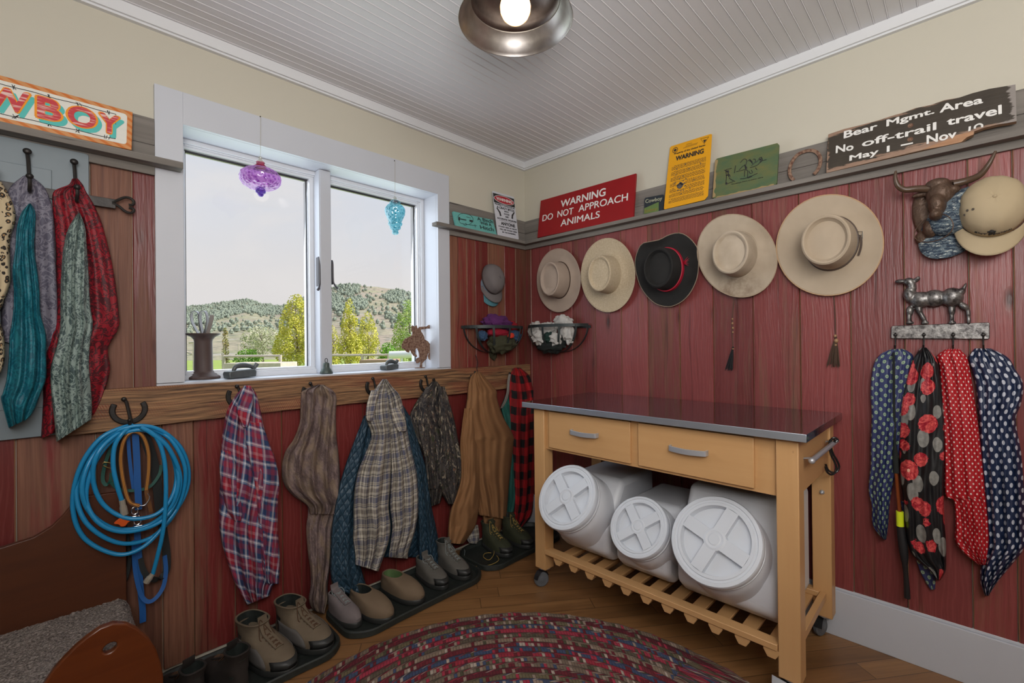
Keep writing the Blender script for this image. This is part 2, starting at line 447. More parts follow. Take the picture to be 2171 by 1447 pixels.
# beadboard ceiling: real grooves running parallel to the window wall
bm = BM(); prof = []; y = .0
while y > YB:
    prof += [(y, HC), (y-.0355, HC), (y-.0362, HC+.0012), (y-.037, HC), (y-.0385, HC-.0016), (y-.040, HC), (y-.0408, HC+.0012), (y-.0415, HC)]; y -= .042
prof += [(YB, HC), (YB, HC+.1), (0, HC+.1)]
a = [bm.verts.new((XL, p[0], p[1])) for p in prof]; b = [bm.verts.new((0, p[0], p[1])) for p in prof]
for i in range(len(prof)): bm.faces.new((a[i], a[(i+1) % len(prof)], b[(i+1) % len(prof)], b[i]))
obj('ceiling', bm, M_CEIL, kind='structure', sm=0)
# flat crown boards
bm = BM(); box(bm, (XL, -.028, 2.388), (0, -.0, HC)); box(bm, (XL, -.018, 2.380), (-.0, 0, 2.388)); obj('trim_1', bm, M_CROWN, kind='structure')
bm = BM(); box(bm, (-.028, YB, 2.388), (0, -.028, HC)); box(bm, (-.018, YB, 2.380), (0, -.018, 2.388)); obj('trim_2', bm, M_CROWN, kind='structure')

def planks(name, parent, axis, bounds, z0, z1, paints, m, t=.012):
    """vertical boards; bounds along the wall, each with a chamfered bare edge"""
    bm = BM(); lr = bm.faces.layers.float.new('rnd'); lp = bm.faces.layers.float.new('paint')
    for i, (p, q) in enumerate(zip(bounds, bounds[1:])):
        if abs(q-p) < .02: continue
        th = t+rnd.uniform(-.0025, .0035); s = 1 if q > p else -1; e = .0012*s; c = .0026*s
        j0, j1 = rnd.uniform(-.001, .001), rnd.uniform(-.001, .001)
        for (u0, d0, u1, d1, mi) in ((p+e, 0, p+e, th-.003, 1), (p+e, th-.003, p+e+c, th, 1), (p+e+c, th, q-e-c, th, 0), (q-e-c, th, q-e, th-.003, 0), (q-e, th-.003, q-e, 0, 1)):
            def P(u, d, z): return (u, -d, z) if axis == 'x' else (-d, u, z)
            f = bm.faces.new([bm.verts.new(P(*k)) for k in ((u0, d0, z0), (u1, d1, z0), (u1, d1, z1), (u0, d0, z1))])
            f[lr] = (i*.37+.11) % 1; f[lp] = paints[i % len(paints)]; f.material_index = mi
    return obj(name, bm, [m, M_BARE], parent, sm=0)
PWB = [-.012, -.063, -.231, -.402, -.572, -.747, -.912, -1.088, -1.256, -1.436, -1.622, -1.798, -1.963, -2.135, -2.241, -2.42, -2.6, -2.8, -3.0, -3.2, -3.48]
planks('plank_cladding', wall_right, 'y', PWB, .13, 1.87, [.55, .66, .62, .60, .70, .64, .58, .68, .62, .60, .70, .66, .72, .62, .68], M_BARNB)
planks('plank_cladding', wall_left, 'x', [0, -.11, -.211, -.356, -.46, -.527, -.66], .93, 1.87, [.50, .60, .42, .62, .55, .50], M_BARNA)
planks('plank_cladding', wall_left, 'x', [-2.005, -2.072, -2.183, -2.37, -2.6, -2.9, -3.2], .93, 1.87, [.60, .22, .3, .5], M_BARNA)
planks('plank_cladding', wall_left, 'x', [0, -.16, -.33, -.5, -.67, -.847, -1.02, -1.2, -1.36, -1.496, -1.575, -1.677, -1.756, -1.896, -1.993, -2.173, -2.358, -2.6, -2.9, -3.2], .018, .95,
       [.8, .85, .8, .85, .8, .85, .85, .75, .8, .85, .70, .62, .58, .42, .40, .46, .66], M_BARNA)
bm = BM(); box(bm, (-.026, YB, 0), (-.001, -.001, .186)); box(bm, (-.016, YB, .186), (-.001, -.001, .196)); obj('baseboard_right', bm, M_WHITE, kind='structure', bevel=.0015)

# ================================================================ WINDOW
window = empty('window_1', (-1.331, 0, 1.07), kind='structure')
bm = BM()
box(bm, (-2.008, -.02, 1.075), (WX0, -.001, 2.178)); box(bm, (WX1, -.02, 1.075), (-.659, -.001, 2.178)); box(bm, (WX0, -.02, WZ1), (WX1, -.001, 2.178))
obj('window_casing', bm, M_WHITE, window, bevel=.001)
bm = BM()   # deep reveal boards and sill board
box(bm, (WX0-.012, -.0005, WZ0), (WX0, .20, WZ1)); box(bm, (WX1, -.0005, WZ0), (WX1+.012, .20, WZ1)); box(bm, (WX0, -.0005, WZ1), (WX1, .20, WZ1+.012))
obj('window_reveal', bm, M_WHITE, window)
bm = BM(); box(bm, (-2.008, -.022, WZ0-.014), (-.659, -.001, 1.073)); box(bm, (WX0, -.001, WZ0-.014), (WX1, .20, 1.073)); obj('window_sill', bm, M_WHITE, window, bevel=.001)
GY = .17
def frame_ring(bm, x0, x1, z0, z1, wl, wr, wb, wt, y0, y1):
    box(bm, (x0, y0, z0), (x0+wl, y1, z1)); box(bm, (x1-wr, y0, z0), (x1, y1, z1)); box(bm, (x0+wl, y0, z0), (x1-wr, y1, z0+wb)); box(bm, (x0+wl, y0, z1-wt), (x1-wr, y1, z1))
MX0, MX1 = PA(678, 600, -.07).x, PA(703, 600, -.07).x
bm = BM(); frame_ring(bm, WX0, WX1, 1.073, WZ1, .02, .02, .02, .018, .118, .20); frame_ring(bm, WX0+.02, WX1-.02, 1.093, WZ1-.018, .008, .008, .006, .006, .128, .20)
obj('window_frame', bm, M_VINYL, window, bevel=.0015)
bm = BM(); box(bm, (MX0, .07, 1.074), (MX1, .20, WZ1-.001)); box(bm, (MX0+.004, .066, 1.074), (MX1-.004, .07, WZ1-.001)); obj('window_mullion', bm, M_WHITE, window, bevel=.0015)
LX0, LX1 = WX0+.028, MX0; RX0, RX1 = MX1, WX1-.028
for (x0, x1, ga, gb) in ((LX0, LX1, -1.885, PA(648, 600, -GY).x), (RX0, RX1, PA(690, 600, -GY).x, -.783)):
    s = BM(); zb, zt = 1.102, 2.03; gzb, gzt = 1.108, 2.013
    gxa, gxb = ga, gb
    box(s, (x0, .136, zb-.004), (x1, .20, gzb-.0)); box(s, (x0, .136, gzt+.008), (x1, .20, zt+.004)); box(s, (x0, .136, gzb), (gxa-.008, .20, gzt+.008)); box(s, (gxb+.008, .136, gzb), (x1, .20, gzt+.008))
    box(s, (x0, .146, gzb), (gxa-.004, .20, gzt)); box(s, (gxb+.004, .150, gzb), (x1, .20, gzt))
    sash = obj('window_sash', s, M_VINYL, window, bevel=.0012)
    k = BM(); frame_ring(k, gxa-.012, gxb+.012, gzb-.004, gzt+.012, .012, .012, .004, .012, GY-.012, GY-.004); obj('window_gasket', k, M_DARK, sash)
    k = BM(); box(k, (gxa-.01, GY, gzb-.004), (gxb+.01, GY+.005, gzt+.01)); obj('window_pane', k, M_GLASS, sash)
for px, sgn in ((676, -1), (702.5, 1)):     # lock levers either side of the mullion
    x = PA(px, 560, -.085).x; bm = BM()
    top = PA(px, 545 if sgn < 0 else 552, -.085); bot = PA(px, 606 if sgn < 0 else 603, -.085)
    x += .002*sgn
    tube(bm, cr([(x, .082, top.z), (x, .074, top.z-.02), (x, .07, bot.z+.02), (x+sgn*.004, .066, bot.z), (x+sgn*.010, .058, bot.z-.014), (x+sgn*.017, .052, bot.z-.023)], 5), [.004]*15+[.0045]*5+[.006]*6, 8)
    box(bm, (x-.003, .078, bot.z), (x+.003, .105, top.z))
    obj('window_latch', bm, mat('dark_latch', col=(.045, .04, .05), rough=.4), window)
# ================================================================ OUTDOORS
GZ = -.62
def hz(px): return Vector((ray(px, 726).x, ray(px, 726).y, 0))     # horizontal direction (per metre forward)
RIDGE = [(-400, 690), (100, 672), (300, 664), (380, 655), (430, 648), (480, 640), (520, 635), (560, 645), (595, 649), (630, 640), (665, 620), (700, 608), (740, 602), (790, 607), (840, 613), (880, 624), (940, 640), (1100, 655), (1500, 690)]
def ridge(px):
    for (a, b), (c, d) in zip(RIDGE, RIDGE[1:]):
        if px <= c: return b+(d-b)*(px-a)/(c-a)
    return RIDGE[-1][1]
def horizon(px):
    d = ray(px, 0); d2 = ray(px, 1400); t = d.z/(d.z-d2.z); return 1400*t
D0, D1 = 60, 330
def ground(px, dist):
    t = max(0, min(1, (dist-D0)/(D1-D0))); s = t**.85
    el = (horizon(px)-ridge(px))/FPX
    h = mnoise.noise(Vector((px*.02, dist*.02, 0)))*.0045*t*(1-t)*3+mnoise.noise(Vector((px*.06, dist*.05, 7)))*.0018*t
    z = GZ*(1-min(1, t*4))+CAM.z*min(1, t*4)+(el*s+h)*dist if dist > D0 else GZ
    p = CAM+hz(px)*dist; p.z = z; return p
bm = BM(); grid = []
pxs = [-400+20*i for i in range(95)]
ds = [D0*.98+(D1-D0*.98)*(k/40) for k in range(41)]+[D1+30, D1+120]
for px in pxs:
    row = []
    for d in ds:
        p = ground(px, min(d, D1))
        if d > D1: q = CAM+hz(px)*d; q.z = p.z-(d-D1)*.12; p = q
        row.append(bm.verts.new(p))
    grid.append(row)
for i in range(len(pxs)-1):
    for j in range(len(ds)-1): bm.faces.new((grid[i][j], grid[i+1][j], grid[i+1][j+1], grid[i][j+1]))
def f_hill(g):
    c = g.coord(); n = g.noise(c, .035, 4, .6); s = g.vor(c, .28); s2 = g.vor(c, .12)
    col = g.mix(g.step(n, .38, .62), (.30, .25, .20), (.27, .27, .17))
    col = g.mix(g.step(s, .38, .18), col, (.13, .14, .10)); col = g.mix(g.m('MULTIPLY', g.step(s2, .3, .12), .6, clamp=True), col, (.40, .38, .36))
    return {'Base Color': col, 'Normal': g.bump(g.noise(c, .2, 4), 1., 1.5)}
obj('hills', bm, mat('sage_hillside', f_hill, rough=.95), kind='structure')
bm = BM()
pts = [CAM+hz(px)*d for px, d in ((-400, 70), (-400, 3.2), (1500, 3.2), (1500, 70))]
vs = [bm.verts.new((p.x, max(p.y, .5), GZ)) for p in pts]; bm.faces.new(vs)
def f_lawn(g):
    c = g.coord(); n = g.noise(c, .35, 4, .6); n2 = g.noise(c, 30, 3)
    col = g.mix(n, (.16, .26, .035), (.36, .46, .10)); col = g.mix(g.mul(n2, .5), col, (.22, .30, .06))
    return {'Base Color': col}
obj('lawn', bm, mat('spring_lawn', f_lawn, rough=.95), kind='structure')

def leaves(bm, c, r, n, size, seed, shape=None, squash=1.):
    rn = random.Random(seed)
    for i in range(n):
        while True:
            p = Vector((rn.uniform(-1, 1), rn.uniform(-1, 1), rn.uniform(-1, 1)))
            if p.length > 1: continue
            if mnoise.noise(Vector((p.x*3.1+seed, p.y*3.1, p.z*3.1))) < -.08: continue
            if shape and not shape(p): continue
            break
        q = Vector(c)+Vector((p.x*r[0], p.y*r[1], p.z*r[2]))
        s = size*rn.uniform(.6, 1.4); a = Vector((rn.gauss(0, 1), rn.gauss(0, 1), rn.gauss(0, 1))).normalized(); x, y = frame_of(a)
        bm.faces.new([bm.verts.new(q+x*s*u+y*s*.7*v) for u, v in ((-1, 0), (0, -1), (1, 0), (0, 1))])
def leafmat(name, c1, c2):
    def f(g):
        n = g.noise(g.coord(), 2.2, 3)
        return {'Base Color': g.mix(g.step(n, .35, .65), c1, c2)}
    return mat(name, f, rough=.8)
M_BARK = mat('pale_bark', col=(.22, .18, .14), rough=.9)
def tree(name, label, px, dist, ytop, ybot, wpx, lm, n, size, seed, crown0=.2, cone=.6, group=None, cat='tree', branches=9):
    base = CAM+hz(px)*dist; base.z = GZ
    top = PD(px, ytop, dist).z; k = dist/FPX; w = wpx*k/2; H = top-GZ
    t = empty(name, base, label, cat, group)
    b = BM(); zc = GZ+H*(1+crown0)/2; rz = H*(1-crown0)/2
    def shp(p):
        h = (p.z+1)/2; lim = (1-h)**cone*.98+.06 if cone else 1
        return math.hypot(p.x, p.y) < min(lim, .35+h*2.2)
    leaves(b, (base.x, base.y, zc), (w, w, rz), int(n*2.1), size*.6, seed, shp)
    obj('foliage', b, lm, t, sm=0)
    b = BM(); rn = random.Random(seed+1)
    tube(b, [base+Vector((0, 0, -.05)), base+Vector((w*.05, 0, H*.35)), base+Vector((-w*.03, 0, H*.9))], [H*.018, H*.012, H*.003], 6)
    for i in range(branches):
        a = rn.uniform(0, 2*PI); h = H*rn.uniform(max(crown0*.8, .12), .75); s = base+Vector((0, 0, h)); L = w*rn.uniform(.5, .9)
        tube(b, [s, s+Vector((math.cos(a)*L*.5, math.sin(a)*L*.5, L*.55)), s+Vector((math.cos(a)*L*.9, math.sin(a)*L*.9, L*1.3))], [H*.007, H*.004, H*.0015], 5)
    obj('trunk', b, M_BARK, t)
    return t
LY = leafmat('yellow_green_leaves', (.50, .52, .07), (.68, .62, .12)); LG = leafmat('fresh_green_leaves', (.22, .38, .05), (.42, .55, .10))
LW = leafmat('blossom_leaves', (.30, .36, .14), (.72, .70, .60)); LB = leafmat('bright_bush_leaves', (.12, .34, .03), (.26, .48, .06)); LBR = leafmat('bronze_leaves', (.30, .17, .07), (.30, .34, .10))
tree('narrow_tree', 'narrow bronze young tree at the left end of the rail fence', 478, 21, 692, 760, 15, LBR, 500, .05, 3, .1, .25)
tree('blossom_tree', 'small round blossoming tree with white flowers behind the rail fence', 556, 24, 690, 765, 84, LW, 2100, .06, 4, .42, 0)
tree('leafy_tree', 'big yellow-green tree at the right side of the left window pane', 628, 22, 622, 770, 105, LY, 5200, .065, 5, .12, .55)
tree('leafy_tree', 'tallest yellow-green tree in the middle of the right window pane', 742, 22, 632, 768, 62, LY, 2700, .065, 6, .12, .6)
tree('leafy_tree', 'shorter yellow-green tree just right of the tallest one', 779, 27, 660, 766, 62, LY, 1900, .065, 7, .2, .5)
tree('leafy_tree', 'fresh green tree at the right edge of the right window pane', 868, 29, 634, 758, 92, LG, 3800, .07, 8, .1, .5)
tree('leafy_tree', 'low yellow-green tree just right of the window mullion', 706, 25, 690, 762, 36, LY, 900, .06, 19, .1, .4)
def bush(label, px, dist, y0, wpx, hm, lm, seed):
    b = BM(); base = CAM+hz(px)*dist; k = dist/FPX; w = wpx*k/2; h = PD(px, y0, dist).z-GZ
    leaves(b, (base.x, base.y, GZ+h*.5), (w, w*.8, h*.5), 2600, .042, seed)
    tag(obj('shrub', b, lm, sm=0), label, 'bush')
bush('bright green bush in front of the blossoming tree', 527, 22, 738, 62, 1., LB, 11)
bush('dark green bush beyond the fence in the right window pane', 822, 24, 725, 44, 1., LB, 12)
M_FENCE = mat('bleached_fence_wood', lambda g: {'Base Color': g.mix(g.noise(g.coord(), 9, 3), (.40, .35, .30), (.66, .60, .54))}, rough=.9)
def rail_fence(label, pxa, pxb, ytop, dist, posts):
    t = empty('rail_fence', CAM+hz((pxa+pxb)/2)*dist, label, 'fence'); t.location.z = GZ
    a, c = PD(pxa, ytop, dist), PD(pxb, ytop-1, dist)
    b = BM(); tube(b, [a, c], .05, 8); obj('rail', b, M_FENCE, t)
    for px in posts:
        p = PD(px, ytop, dist); b = BM(); tube(b, [(p.x, p.y, GZ-.05), (p.x, p.y, p.z+.06)], .06, 8); obj('fence_post', b, M_FENCE, t)
rail_fence('bleached single rail fence seen through the left window pane', 474, 594, 755, 17.5, (474, 594))
rail_fence('bleached single rail fence seen through the right window pane', 690, 824, 753, 18.5, (690, 768, 824))
def bed(label, pxa, pxb, yt, yb, dist, m):
    a, c = PD(pxa, yt, dist), PD(pxb, yt-1, dist); b = BM(); d = (c-a).normalized(); n = Vector((-d.y, d.x, 0))
    lo = PD(pxa, yb, dist).z
    prism(b, [a, c, Vector((c.x, c.y, lo)), Vector((a.x, a.y, lo))], n*1.2)
    tag(obj('planting_bed', b, m, bevel=.01), label, 'planter')
bed('long bleached timber planting bed below the rail fence', 474, 595, 770, 830, 15.5, M_FENCE)
bed('short brown timber bed beyond the fence in the right pane', 762, 830, 763, 820, 16, mat('brown_timber', col=(.36, .24, .18), rough=.9))
t = empty('white_gate', CAM+hz(852)*13, 'white painted pipe gate outside beside the horse silhouette', 'gate'); t.location.z = GZ
M_PIPE = mat('white_pipe', col=(.75, .78, .84), rough=.5)
for p, q, r in (((826, 752), (890, 750), .11), ((829, 752), (829, 856), .06), ((840, 800), (830, 760), .04), ((852, 752), (852, 856), .035), ((885, 752), (862, 785), .045)):
    b = BM(); tube(b, [PD(p[0], p[1], 13), PD(q[0], q[1], 13)], r, 10); obj('gate_bar', b, M_PIPE, t)
t = empty('post_frame', CAM+hz(408)*16, 'pale timber post with a short crossbar on the lawn at far left', 'post'); t.location.z = GZ
for p, q in (((411, 724), (411, 834)), ((401, 726), (412, 725)), ((395, 745), (406, 751))):
    b = BM(); tube(b, [PD(p[0], p[1], 16), PD(q[0], q[1], 16)], .035, 8); obj('timber', b, M_FENCE, t)
for px, d, y, lab in ((506, 30, 728, 'thin wire fence post behind the bright green bush'), (718, 30, 722, 'thin wire fence post between the two yellow-green trees')):
    b = BM(); p = PD(px, y, d); tube(b, [(p.x, p.y, GZ), p], .03, 6); tag(obj('wire_fence_post', b, M_FENCE), lab, 'post')
# far house with a red roof
p = PD(807, 697, 190); t = empty('farmhouse', p, 'tiny far house with a rust-red roof on the hillside', 'house')
d = (PD(822, 697, 190)-PD(792, 697, 190)).normalized(); n = Vector((-d.y, d.x, 0))
def hb(bm, s, e, z0, z1, dep):
    a = p+d*s; b_ = p+d*e; prism(bm, [Vector((a.x, a.y, p.z+z0)), Vector((b_.x, b_.y, p.z+z0)), Vector((b_.x, b_.y, p.z+z1)), Vector((a.x, a.y, p.z+z1))], n*dep)
b = BM(); hb(b, -2.6, 2.2, -2.5, .1, 4); obj('wall', b, mat('house_wall', col=(.35, .28, .24)), t)
b = BM(); a0 = p+d*-3.0-n*.5; a1 = p+d*2.6-n*.5
prism(b, [a0+Vector((0, 0, .1)), a0+n*2.5+Vector((0, 0, 1.6)), a0+n*5+Vector((0, 0, .1))], a1-a0); obj('roof', b, mat('rust_roof', col=(.34, .10, .07)), t)
# junipers and pines scattered over the slopes: beyond counting
bm = BM(); rn = random.Random(21); k = 0
def dens(px, py, t):
    if px < 610: return .9 if t > .47+.0012*(px-380)+.1*mnoise.noise(Vector((px*.02, 3, t*6))) else .06
    c = 0
    for cx, cy, r in ((740, 612, 26), (700, 640, 30), (760, 645, 22), (860, 628, 28), (880, 645, 30), (835, 630, 20), (725, 655, 16), (655, 632, 25)):
        if math.hypot(px-cx, (py-cy)*1.6) < r: c = .8
    return c or .05
for i in range(12000):
    px = rn.uniform(370, 940); d = rn.uniform(120, D1); p = ground(px, d)
    v = p-CAM; py = IH/2-FPX*(v.dot(_u2))/(v.dot(_f)); t = (d-D0)/(D1-D0)
    if rn.random() > dens(px, py, t): continue
    h = rn.uniform(1.0, 2.4)*(.8 if px < 610 else 1); w = h*rn.uniform(.4, .65)
    n_ = 5; base = [bm.verts.new(p+Vector((math.cos(2*PI*j/n_)*w*.8, math.sin(2*PI*j/n_)*w*.8, .15*h))) for j in range(n_)]
    mid = [bm.verts.new(p+Vector((math.cos(2*PI*j/n_+.4)*w*.85, math.sin(2*PI*j/n_+.4)*w*.85, .55*h))) for j in range(n_)]; tp = bm.verts.new(p+Vector((0, 0, h))); bt = bm.verts.new(p)
    for j in range(n_):
        q = (j+1) % n_; bm.faces.new((base[j], base[q], mid[q], mid[j])); bm.faces.new((mid[j], mid[q], tp)); bm.faces.new((base[q], base[j], bt))
    k += 1
obj('hillside_conifers', bm, mat('hazed_conifer_green', lambda g: {'Base Color': g.mix(g.noise(g.coord(), .12, 3), (.14, .18, .14), (.30, .34, .27))}, rough=.9), sm=0, label='dark green conifers scattered over the far hills', cat='trees', kind='stuff')  # greens lightened to paint in the distance haze
# ================================================================ LEDGES, RAIL AND HOOKS
def ledge(label, axis, s0, s1, back0, back1, m, zs=(1.863, 1.883), D=.072, top=2.028, group='weathered picture ledges'):
    mid = (s0+s1)/2; t = empty('picture_ledge', (mid, 0, zs[0]) if axis == 'x' else (0, mid, zs[0]), label, 'ledge', group)
    def bx(u0, u1, d0, d1, z0, z1):
        b = BM(); u0, u1 = min(u0, u1), max(u0, u1)
        box(b, (u0, -d1, z0) if axis == 'x' else (-d1, u0, z0), (u1, -d0, z1) if axis == 'x' else (-d0, u1, z1)); return b
    obj('backboard', bx(back0, back1, .016, .027, 1.837, 1.945), m, t, bevel=.001); obj('backboard', bx(back0, back1, .016, .026, 1.9465, top), m, t, bevel=.001)
    obj('shelf', bx(s0, s1, .0275 if back0 == s0 else .0275, D, zs[0], zs[1]), m, t, bevel=.0015); return t
ledge('grey weathered ledge left of the window holding the cowboy sign', 'x', -1.932, -3.28, -2.009, -3.28, M_GREYX, (1.866, 1.890), .08, 2.043)
ledge('short grey weathered ledge between the window and the corner', 'x', -.0745, -.787, -.028, -.658, M_GREYX)
ledge('long grey weathered ledge along the right wall above the hats', 'y', -.0275, -3.4, -.0165, -3.4, M_GREYY)

rail = empty('coat_rail', (-1.1, 0, .93), 'long rough-sawn board with a row of horseshoe hooks under the window', 'coat rail')
bm = BM(); n = 60; ob = []
for i in range(n+1):
    x = -2.245+(2.24)*i/n; ob.append((x, .925+.006*math.sin(x*3)+.003*mnoise.noise(Vector((x*9, 0, 0)))))
pts = [Vector((x, -.016, z)) for x, z in ob]+[Vector((-.005, -.016, 1.066)), Vector((-2.235, -.016, 1.066))]
prism(bm, pts, (0, -.03, 0)); obj('board', bm, M_RAIL, rail, bevel=.0012, sm=0)
def f_iron(g):
    n = g.noise(g.coord(), 60, 3); return {'Base Color': g.mix(n, (.015, .014, .014), (.05, .045, .042)), 'Normal': g.bump(n, .4, .002)}
M_IRON = mat('black_forged_iron', f_iron, rough=.42, metal=.6)
def horseshoe(cx, cz, off, h, w, tilt=0, tipl=1., tipr=1., r=.009):
    """U opening upwards, in a plane parallel to the window wall"""
    P = []
    for k in range(23):
        a = math.radians(-212+244*k/22); rx = w/2*(1 if True else 1); P.append((cx+rx*math.cos(a), -off-.004, cz+h/2*math.sin(a)*1.15))
    b = BM(); ribbon(b, P, .017, .009, lambda t: (P[min(22, int(t*22))][0]-cx, 0, P[min(22, int(t*22))][2]-cz+1e-4)); return b
def hook(px, py, full=False, w=.088):
    kd = 1 if px < 300 else .12
    c = PA(px, py, .05); h = .075
    o = obj('horseshoe_hook', horseshoe(c.x, c.z, .048, h, w), M_IRON, rail, bevel=.003)
    b = BM(); x, z = c.x, c.z
    tube(b, cr([(x-.012, -.052, z+.036), (x-.006, -.052, z+.025), (x+.002, -.056, z-.02), (x+.006, -.060, z-.052), (x+.004, -.060-.018*kd, z-.066), (x, -.060-.036*kd, z-.055), (x-.003, -.060-.044*kd, z-.034)], 5), .0052, 8)
    ell(b, (x-.013, -.053, z+.038), (.008, .006, .008), seg=10, rings=8); ell(b, (x-.003, -.060-.045*kd, z-.03), (.006, .006, .007), seg=10, rings=8)
    obj('prong', b, M_IRON, o); return c
HK = [hook(273, 868), hook(510, 838), hook(664, 830), hook(795, 818), hook(906, 812), hook(1010, 802), hook(1090, 796)]

# ================================================================ SIGNS on the ledges
def q_sign(wall, ul, ur, lr, ll, o0, o1, th=.012):
    P = PA if wall == 'A' else PB
    zb, zt = P(*ll, o0).z, P(*ul, .03).z        # lean back on the top edge of the backboard
    o1 = (.030+th) if zt < 2.03 else o0+(.030+th-o0)*(zt-zb)/(2.030-zb)
    q = Quad(P(*ll, o0), P(*lr, o0), P(*ur, o1), P(*ul, o1), (0, -1, 0) if wall == 'A' else (-1, 0, 0))
    return q
def quv(q, px, py):
    """where the line of sight through a pixel meets the sign plane, in sign units"""
    d = ray(px, py); a = q.c[0]; t = (a-CAM).dot(q.n)/d.dot(q.n); p = CAM+d*t
    u, v = .5, .5
    for _ in range(12):
        r = p-q(u, v); e1 = (q(u+.01, v)-q(u, v))/.01; e2 = (q(u, v+.01)-q(u, v))/.01
        a11, a12, a22 = e1.dot(e1), e1.dot(e2), e2.dot(e2); b1, b2 = r.dot(e1), r.dot(e2); D = a11*a22-a12*a12
        u += (b1*a22-b2*a12)/D; v += (a11*b2-a12*b1)/D
    return u, v
def absorb(o, bm, m):
    """painted lettering and the like go into the mesh of the board that carries them"""
    me = o.data; me.materials.append(m); i = len(me.materials)-1; w = o.location+(o.parent.location if o.parent else Vector((0, 0, 0)))
    bm.transform(Matrix.Translation(-w))
    for f in bm.faces: f.material_index = i
    b2 = bmesh.new(); b2.from_mesh(me)
    tmp = bpy.data.meshes.new('tmp'); bm.to_mesh(tmp); bm.free(); b2.from_mesh(tmp); b2.to_mesh(me); b2.free(); bpy.data.meshes.remove(tmp)
def pline(bm, q, body, p0, p1, h0, h1, w=.0015, mi=0, **kw):
    """a line of lettering whose baseline runs from pixel p0 to p1, letter heights h0,h1 in pixels"""
    a = quv(q, *p0); b = quv(q, *p1); c = quv(q, p0[0]+h0*.02, p0[1]-h0); d = quv(q, p1[0]+h1*.02, p1[1]-h1)
    put_text(bm, q, body, a[0], b[0], (a[1], b[1]), (c[1], d[1]), w=w, mi=mi, **kw)
def cz(px, py, ox, oy, s): return (ox+px/s, oy+py/s)
WHITEP = mat('white_paint', col=(.80, .79, .76), rough=.5); BLACKP = mat('black_print', col=(.02, .02, .022), rough=.6)

# red warning sign
c3 = lambda x, y: cz(x, y, 1130, 380, 4.824)
q = q_sign('B', c3(80, 218), (1348.3, 367.5), c3(1025, 386), c3(45, 597), .060, .014)
t = empty('red_warning_sign', q(.5, 0), 'red painted wooden sign with white letters warning about animals', 'sign')
bm = BM(); q.poly(bm, RECT, -.012, 0); BD = obj('board', bm, mat('red_sign_paint', lambda g: {'Base Color': g.mix(g.noise(g.coord(), 14, 4), (.33, .004, .008), (.27, .004, .006))}, rough=.38), t, bevel=.001)
bm = BM()
pline(bm, q, 'WARNING', c3(283, 290), c3(742, 168), 14.5, 17, bold=.018, shear=-.0)
for w_, a, b, h0, h1 in (('DO', (97, 432), (203, 407), 13.2, 13.4), ('NOT', (250, 392), (412, 356), 13.6, 14.2), ('APPROACH', (466, 337), (970, 216), 14.5, 15.6), ('ANIMALS', (283, 484), (682, 392), 13.8, 14.5)):
    pline(bm, q, w_, c3(*a), c3(*b), h0, h1, bold=.008)
BD.modifiers.clear(); absorb(BD, bm, WHITEP)

# teal sign and white warning sign between window and corner
c6 = lambda x, y: cz(x, y, 940, 390, 10.337)
q = q_sign('A', c6(215, 595), c6(1085, 785), c6(1175, 1112), c6(285, 925), .060, .034)
t = empty('teal_sign', q(.5, 0), 'small teal wooden sign with a camper trailer drawing', 'sign')
bm = BM(); q.poly(bm, RECT, -.014, 0); obj('board', bm, mat('teal_sign_paint', lambda g: {'Base Color': g.mix(g.noise(g.coord(), 60, 3), (.10, .38, .36), (.17, .47, .43))}, rough=.6), t, bevel=.001)
bm = BM()
pline(bm, q, 'A Bitch', c6(745, 790), c6(1085, 862), 6.2, 6.6); pline(bm, q, 'With A', c6(812, 878), c6(1055, 930), 5.8, 6.0); pline(bm, q, 'Hitch', c6(815, 982), c6(1108, 1040), 7.2, 7.6)
obj('lettering', bm, BLACKP, t, sm=0)
bm = BM()
def stroke(bm, q, px, r=.0012, w=.001, n=5, fc=c6):
    P = [q(*quv(q, *fc(*p)), w) for p in px]; tube(bm, cr(P, 4) if len(P) > 2 else P, r, n)
for s_ in ([(330, 780), (325, 700), (400, 645), (560, 670), (640, 740), (650, 830)], [(330, 780), (370, 850), (430, 870), (560, 890), (730, 915)], [(690, 885), (700, 950)], [(440, 880), (470, 905), (510, 890), (480, 855)], [(500, 720), (600, 745)], [(640, 830), (560, 890)]): stroke(bm, q, s_)
for a in (((370, 755), (500, 780), (500, 800), (372, 775)), ((570, 780), (640, 795), (640, 835), (572, 820)), ((335, 720), (365, 727), (362, 800), (335, 793))):
    prism(bm, [q(*quv(q, *c6(*p)), -.0005) for p in a], q.n*.002)
obj('trailer_drawing', bm, BLACKP, t, sm=0)

q = q_sign('A', c6(1070, 143), c6(1547, 285), c6(1655, 1217), c6(1190, 1127), .066, .030)
t = empty('metal_warning_sign', q(.5, 0), 'tall white metal warning sign with a red oval standing in the corner', 'sign')
bm = BM(); q.poly(bm, rr(0, 0, 1, 1, .05, .03), -.002, 0); obj('plate', bm, mat('white_enamel', col=(.62, .64, .70), rough=.35), t, sm=0)
bm = BM(); q.poly(bm, ((.02, .745), (.985, .745), (.985, .955), (.02, .955)), -.0003, .0006); obj('header_panel', bm, BLACKP, t, sm=0)
bm = BM(); E_ = [(.5+.455*math.cos(a), .85+.088*math.sin(a)) for a in [2*PI*k/36 for k in range(36)]]; q.poly(bm, E_, 0, .0012)
ov = obj('oval', bm, mat('red_print', col=(.42, .01, .03), rough=.4), t, sm=0)
bm = BM(); tube(bm, [q(u, v, .001) for u, v in E_], .0016, 6, closed=True); put_text(bm, q, 'WARNING', .14, .87, .815, .885, w=.001, bold=.02); obj('lettering', bm, WHITEP, ov, sm=0)
bm = BM()
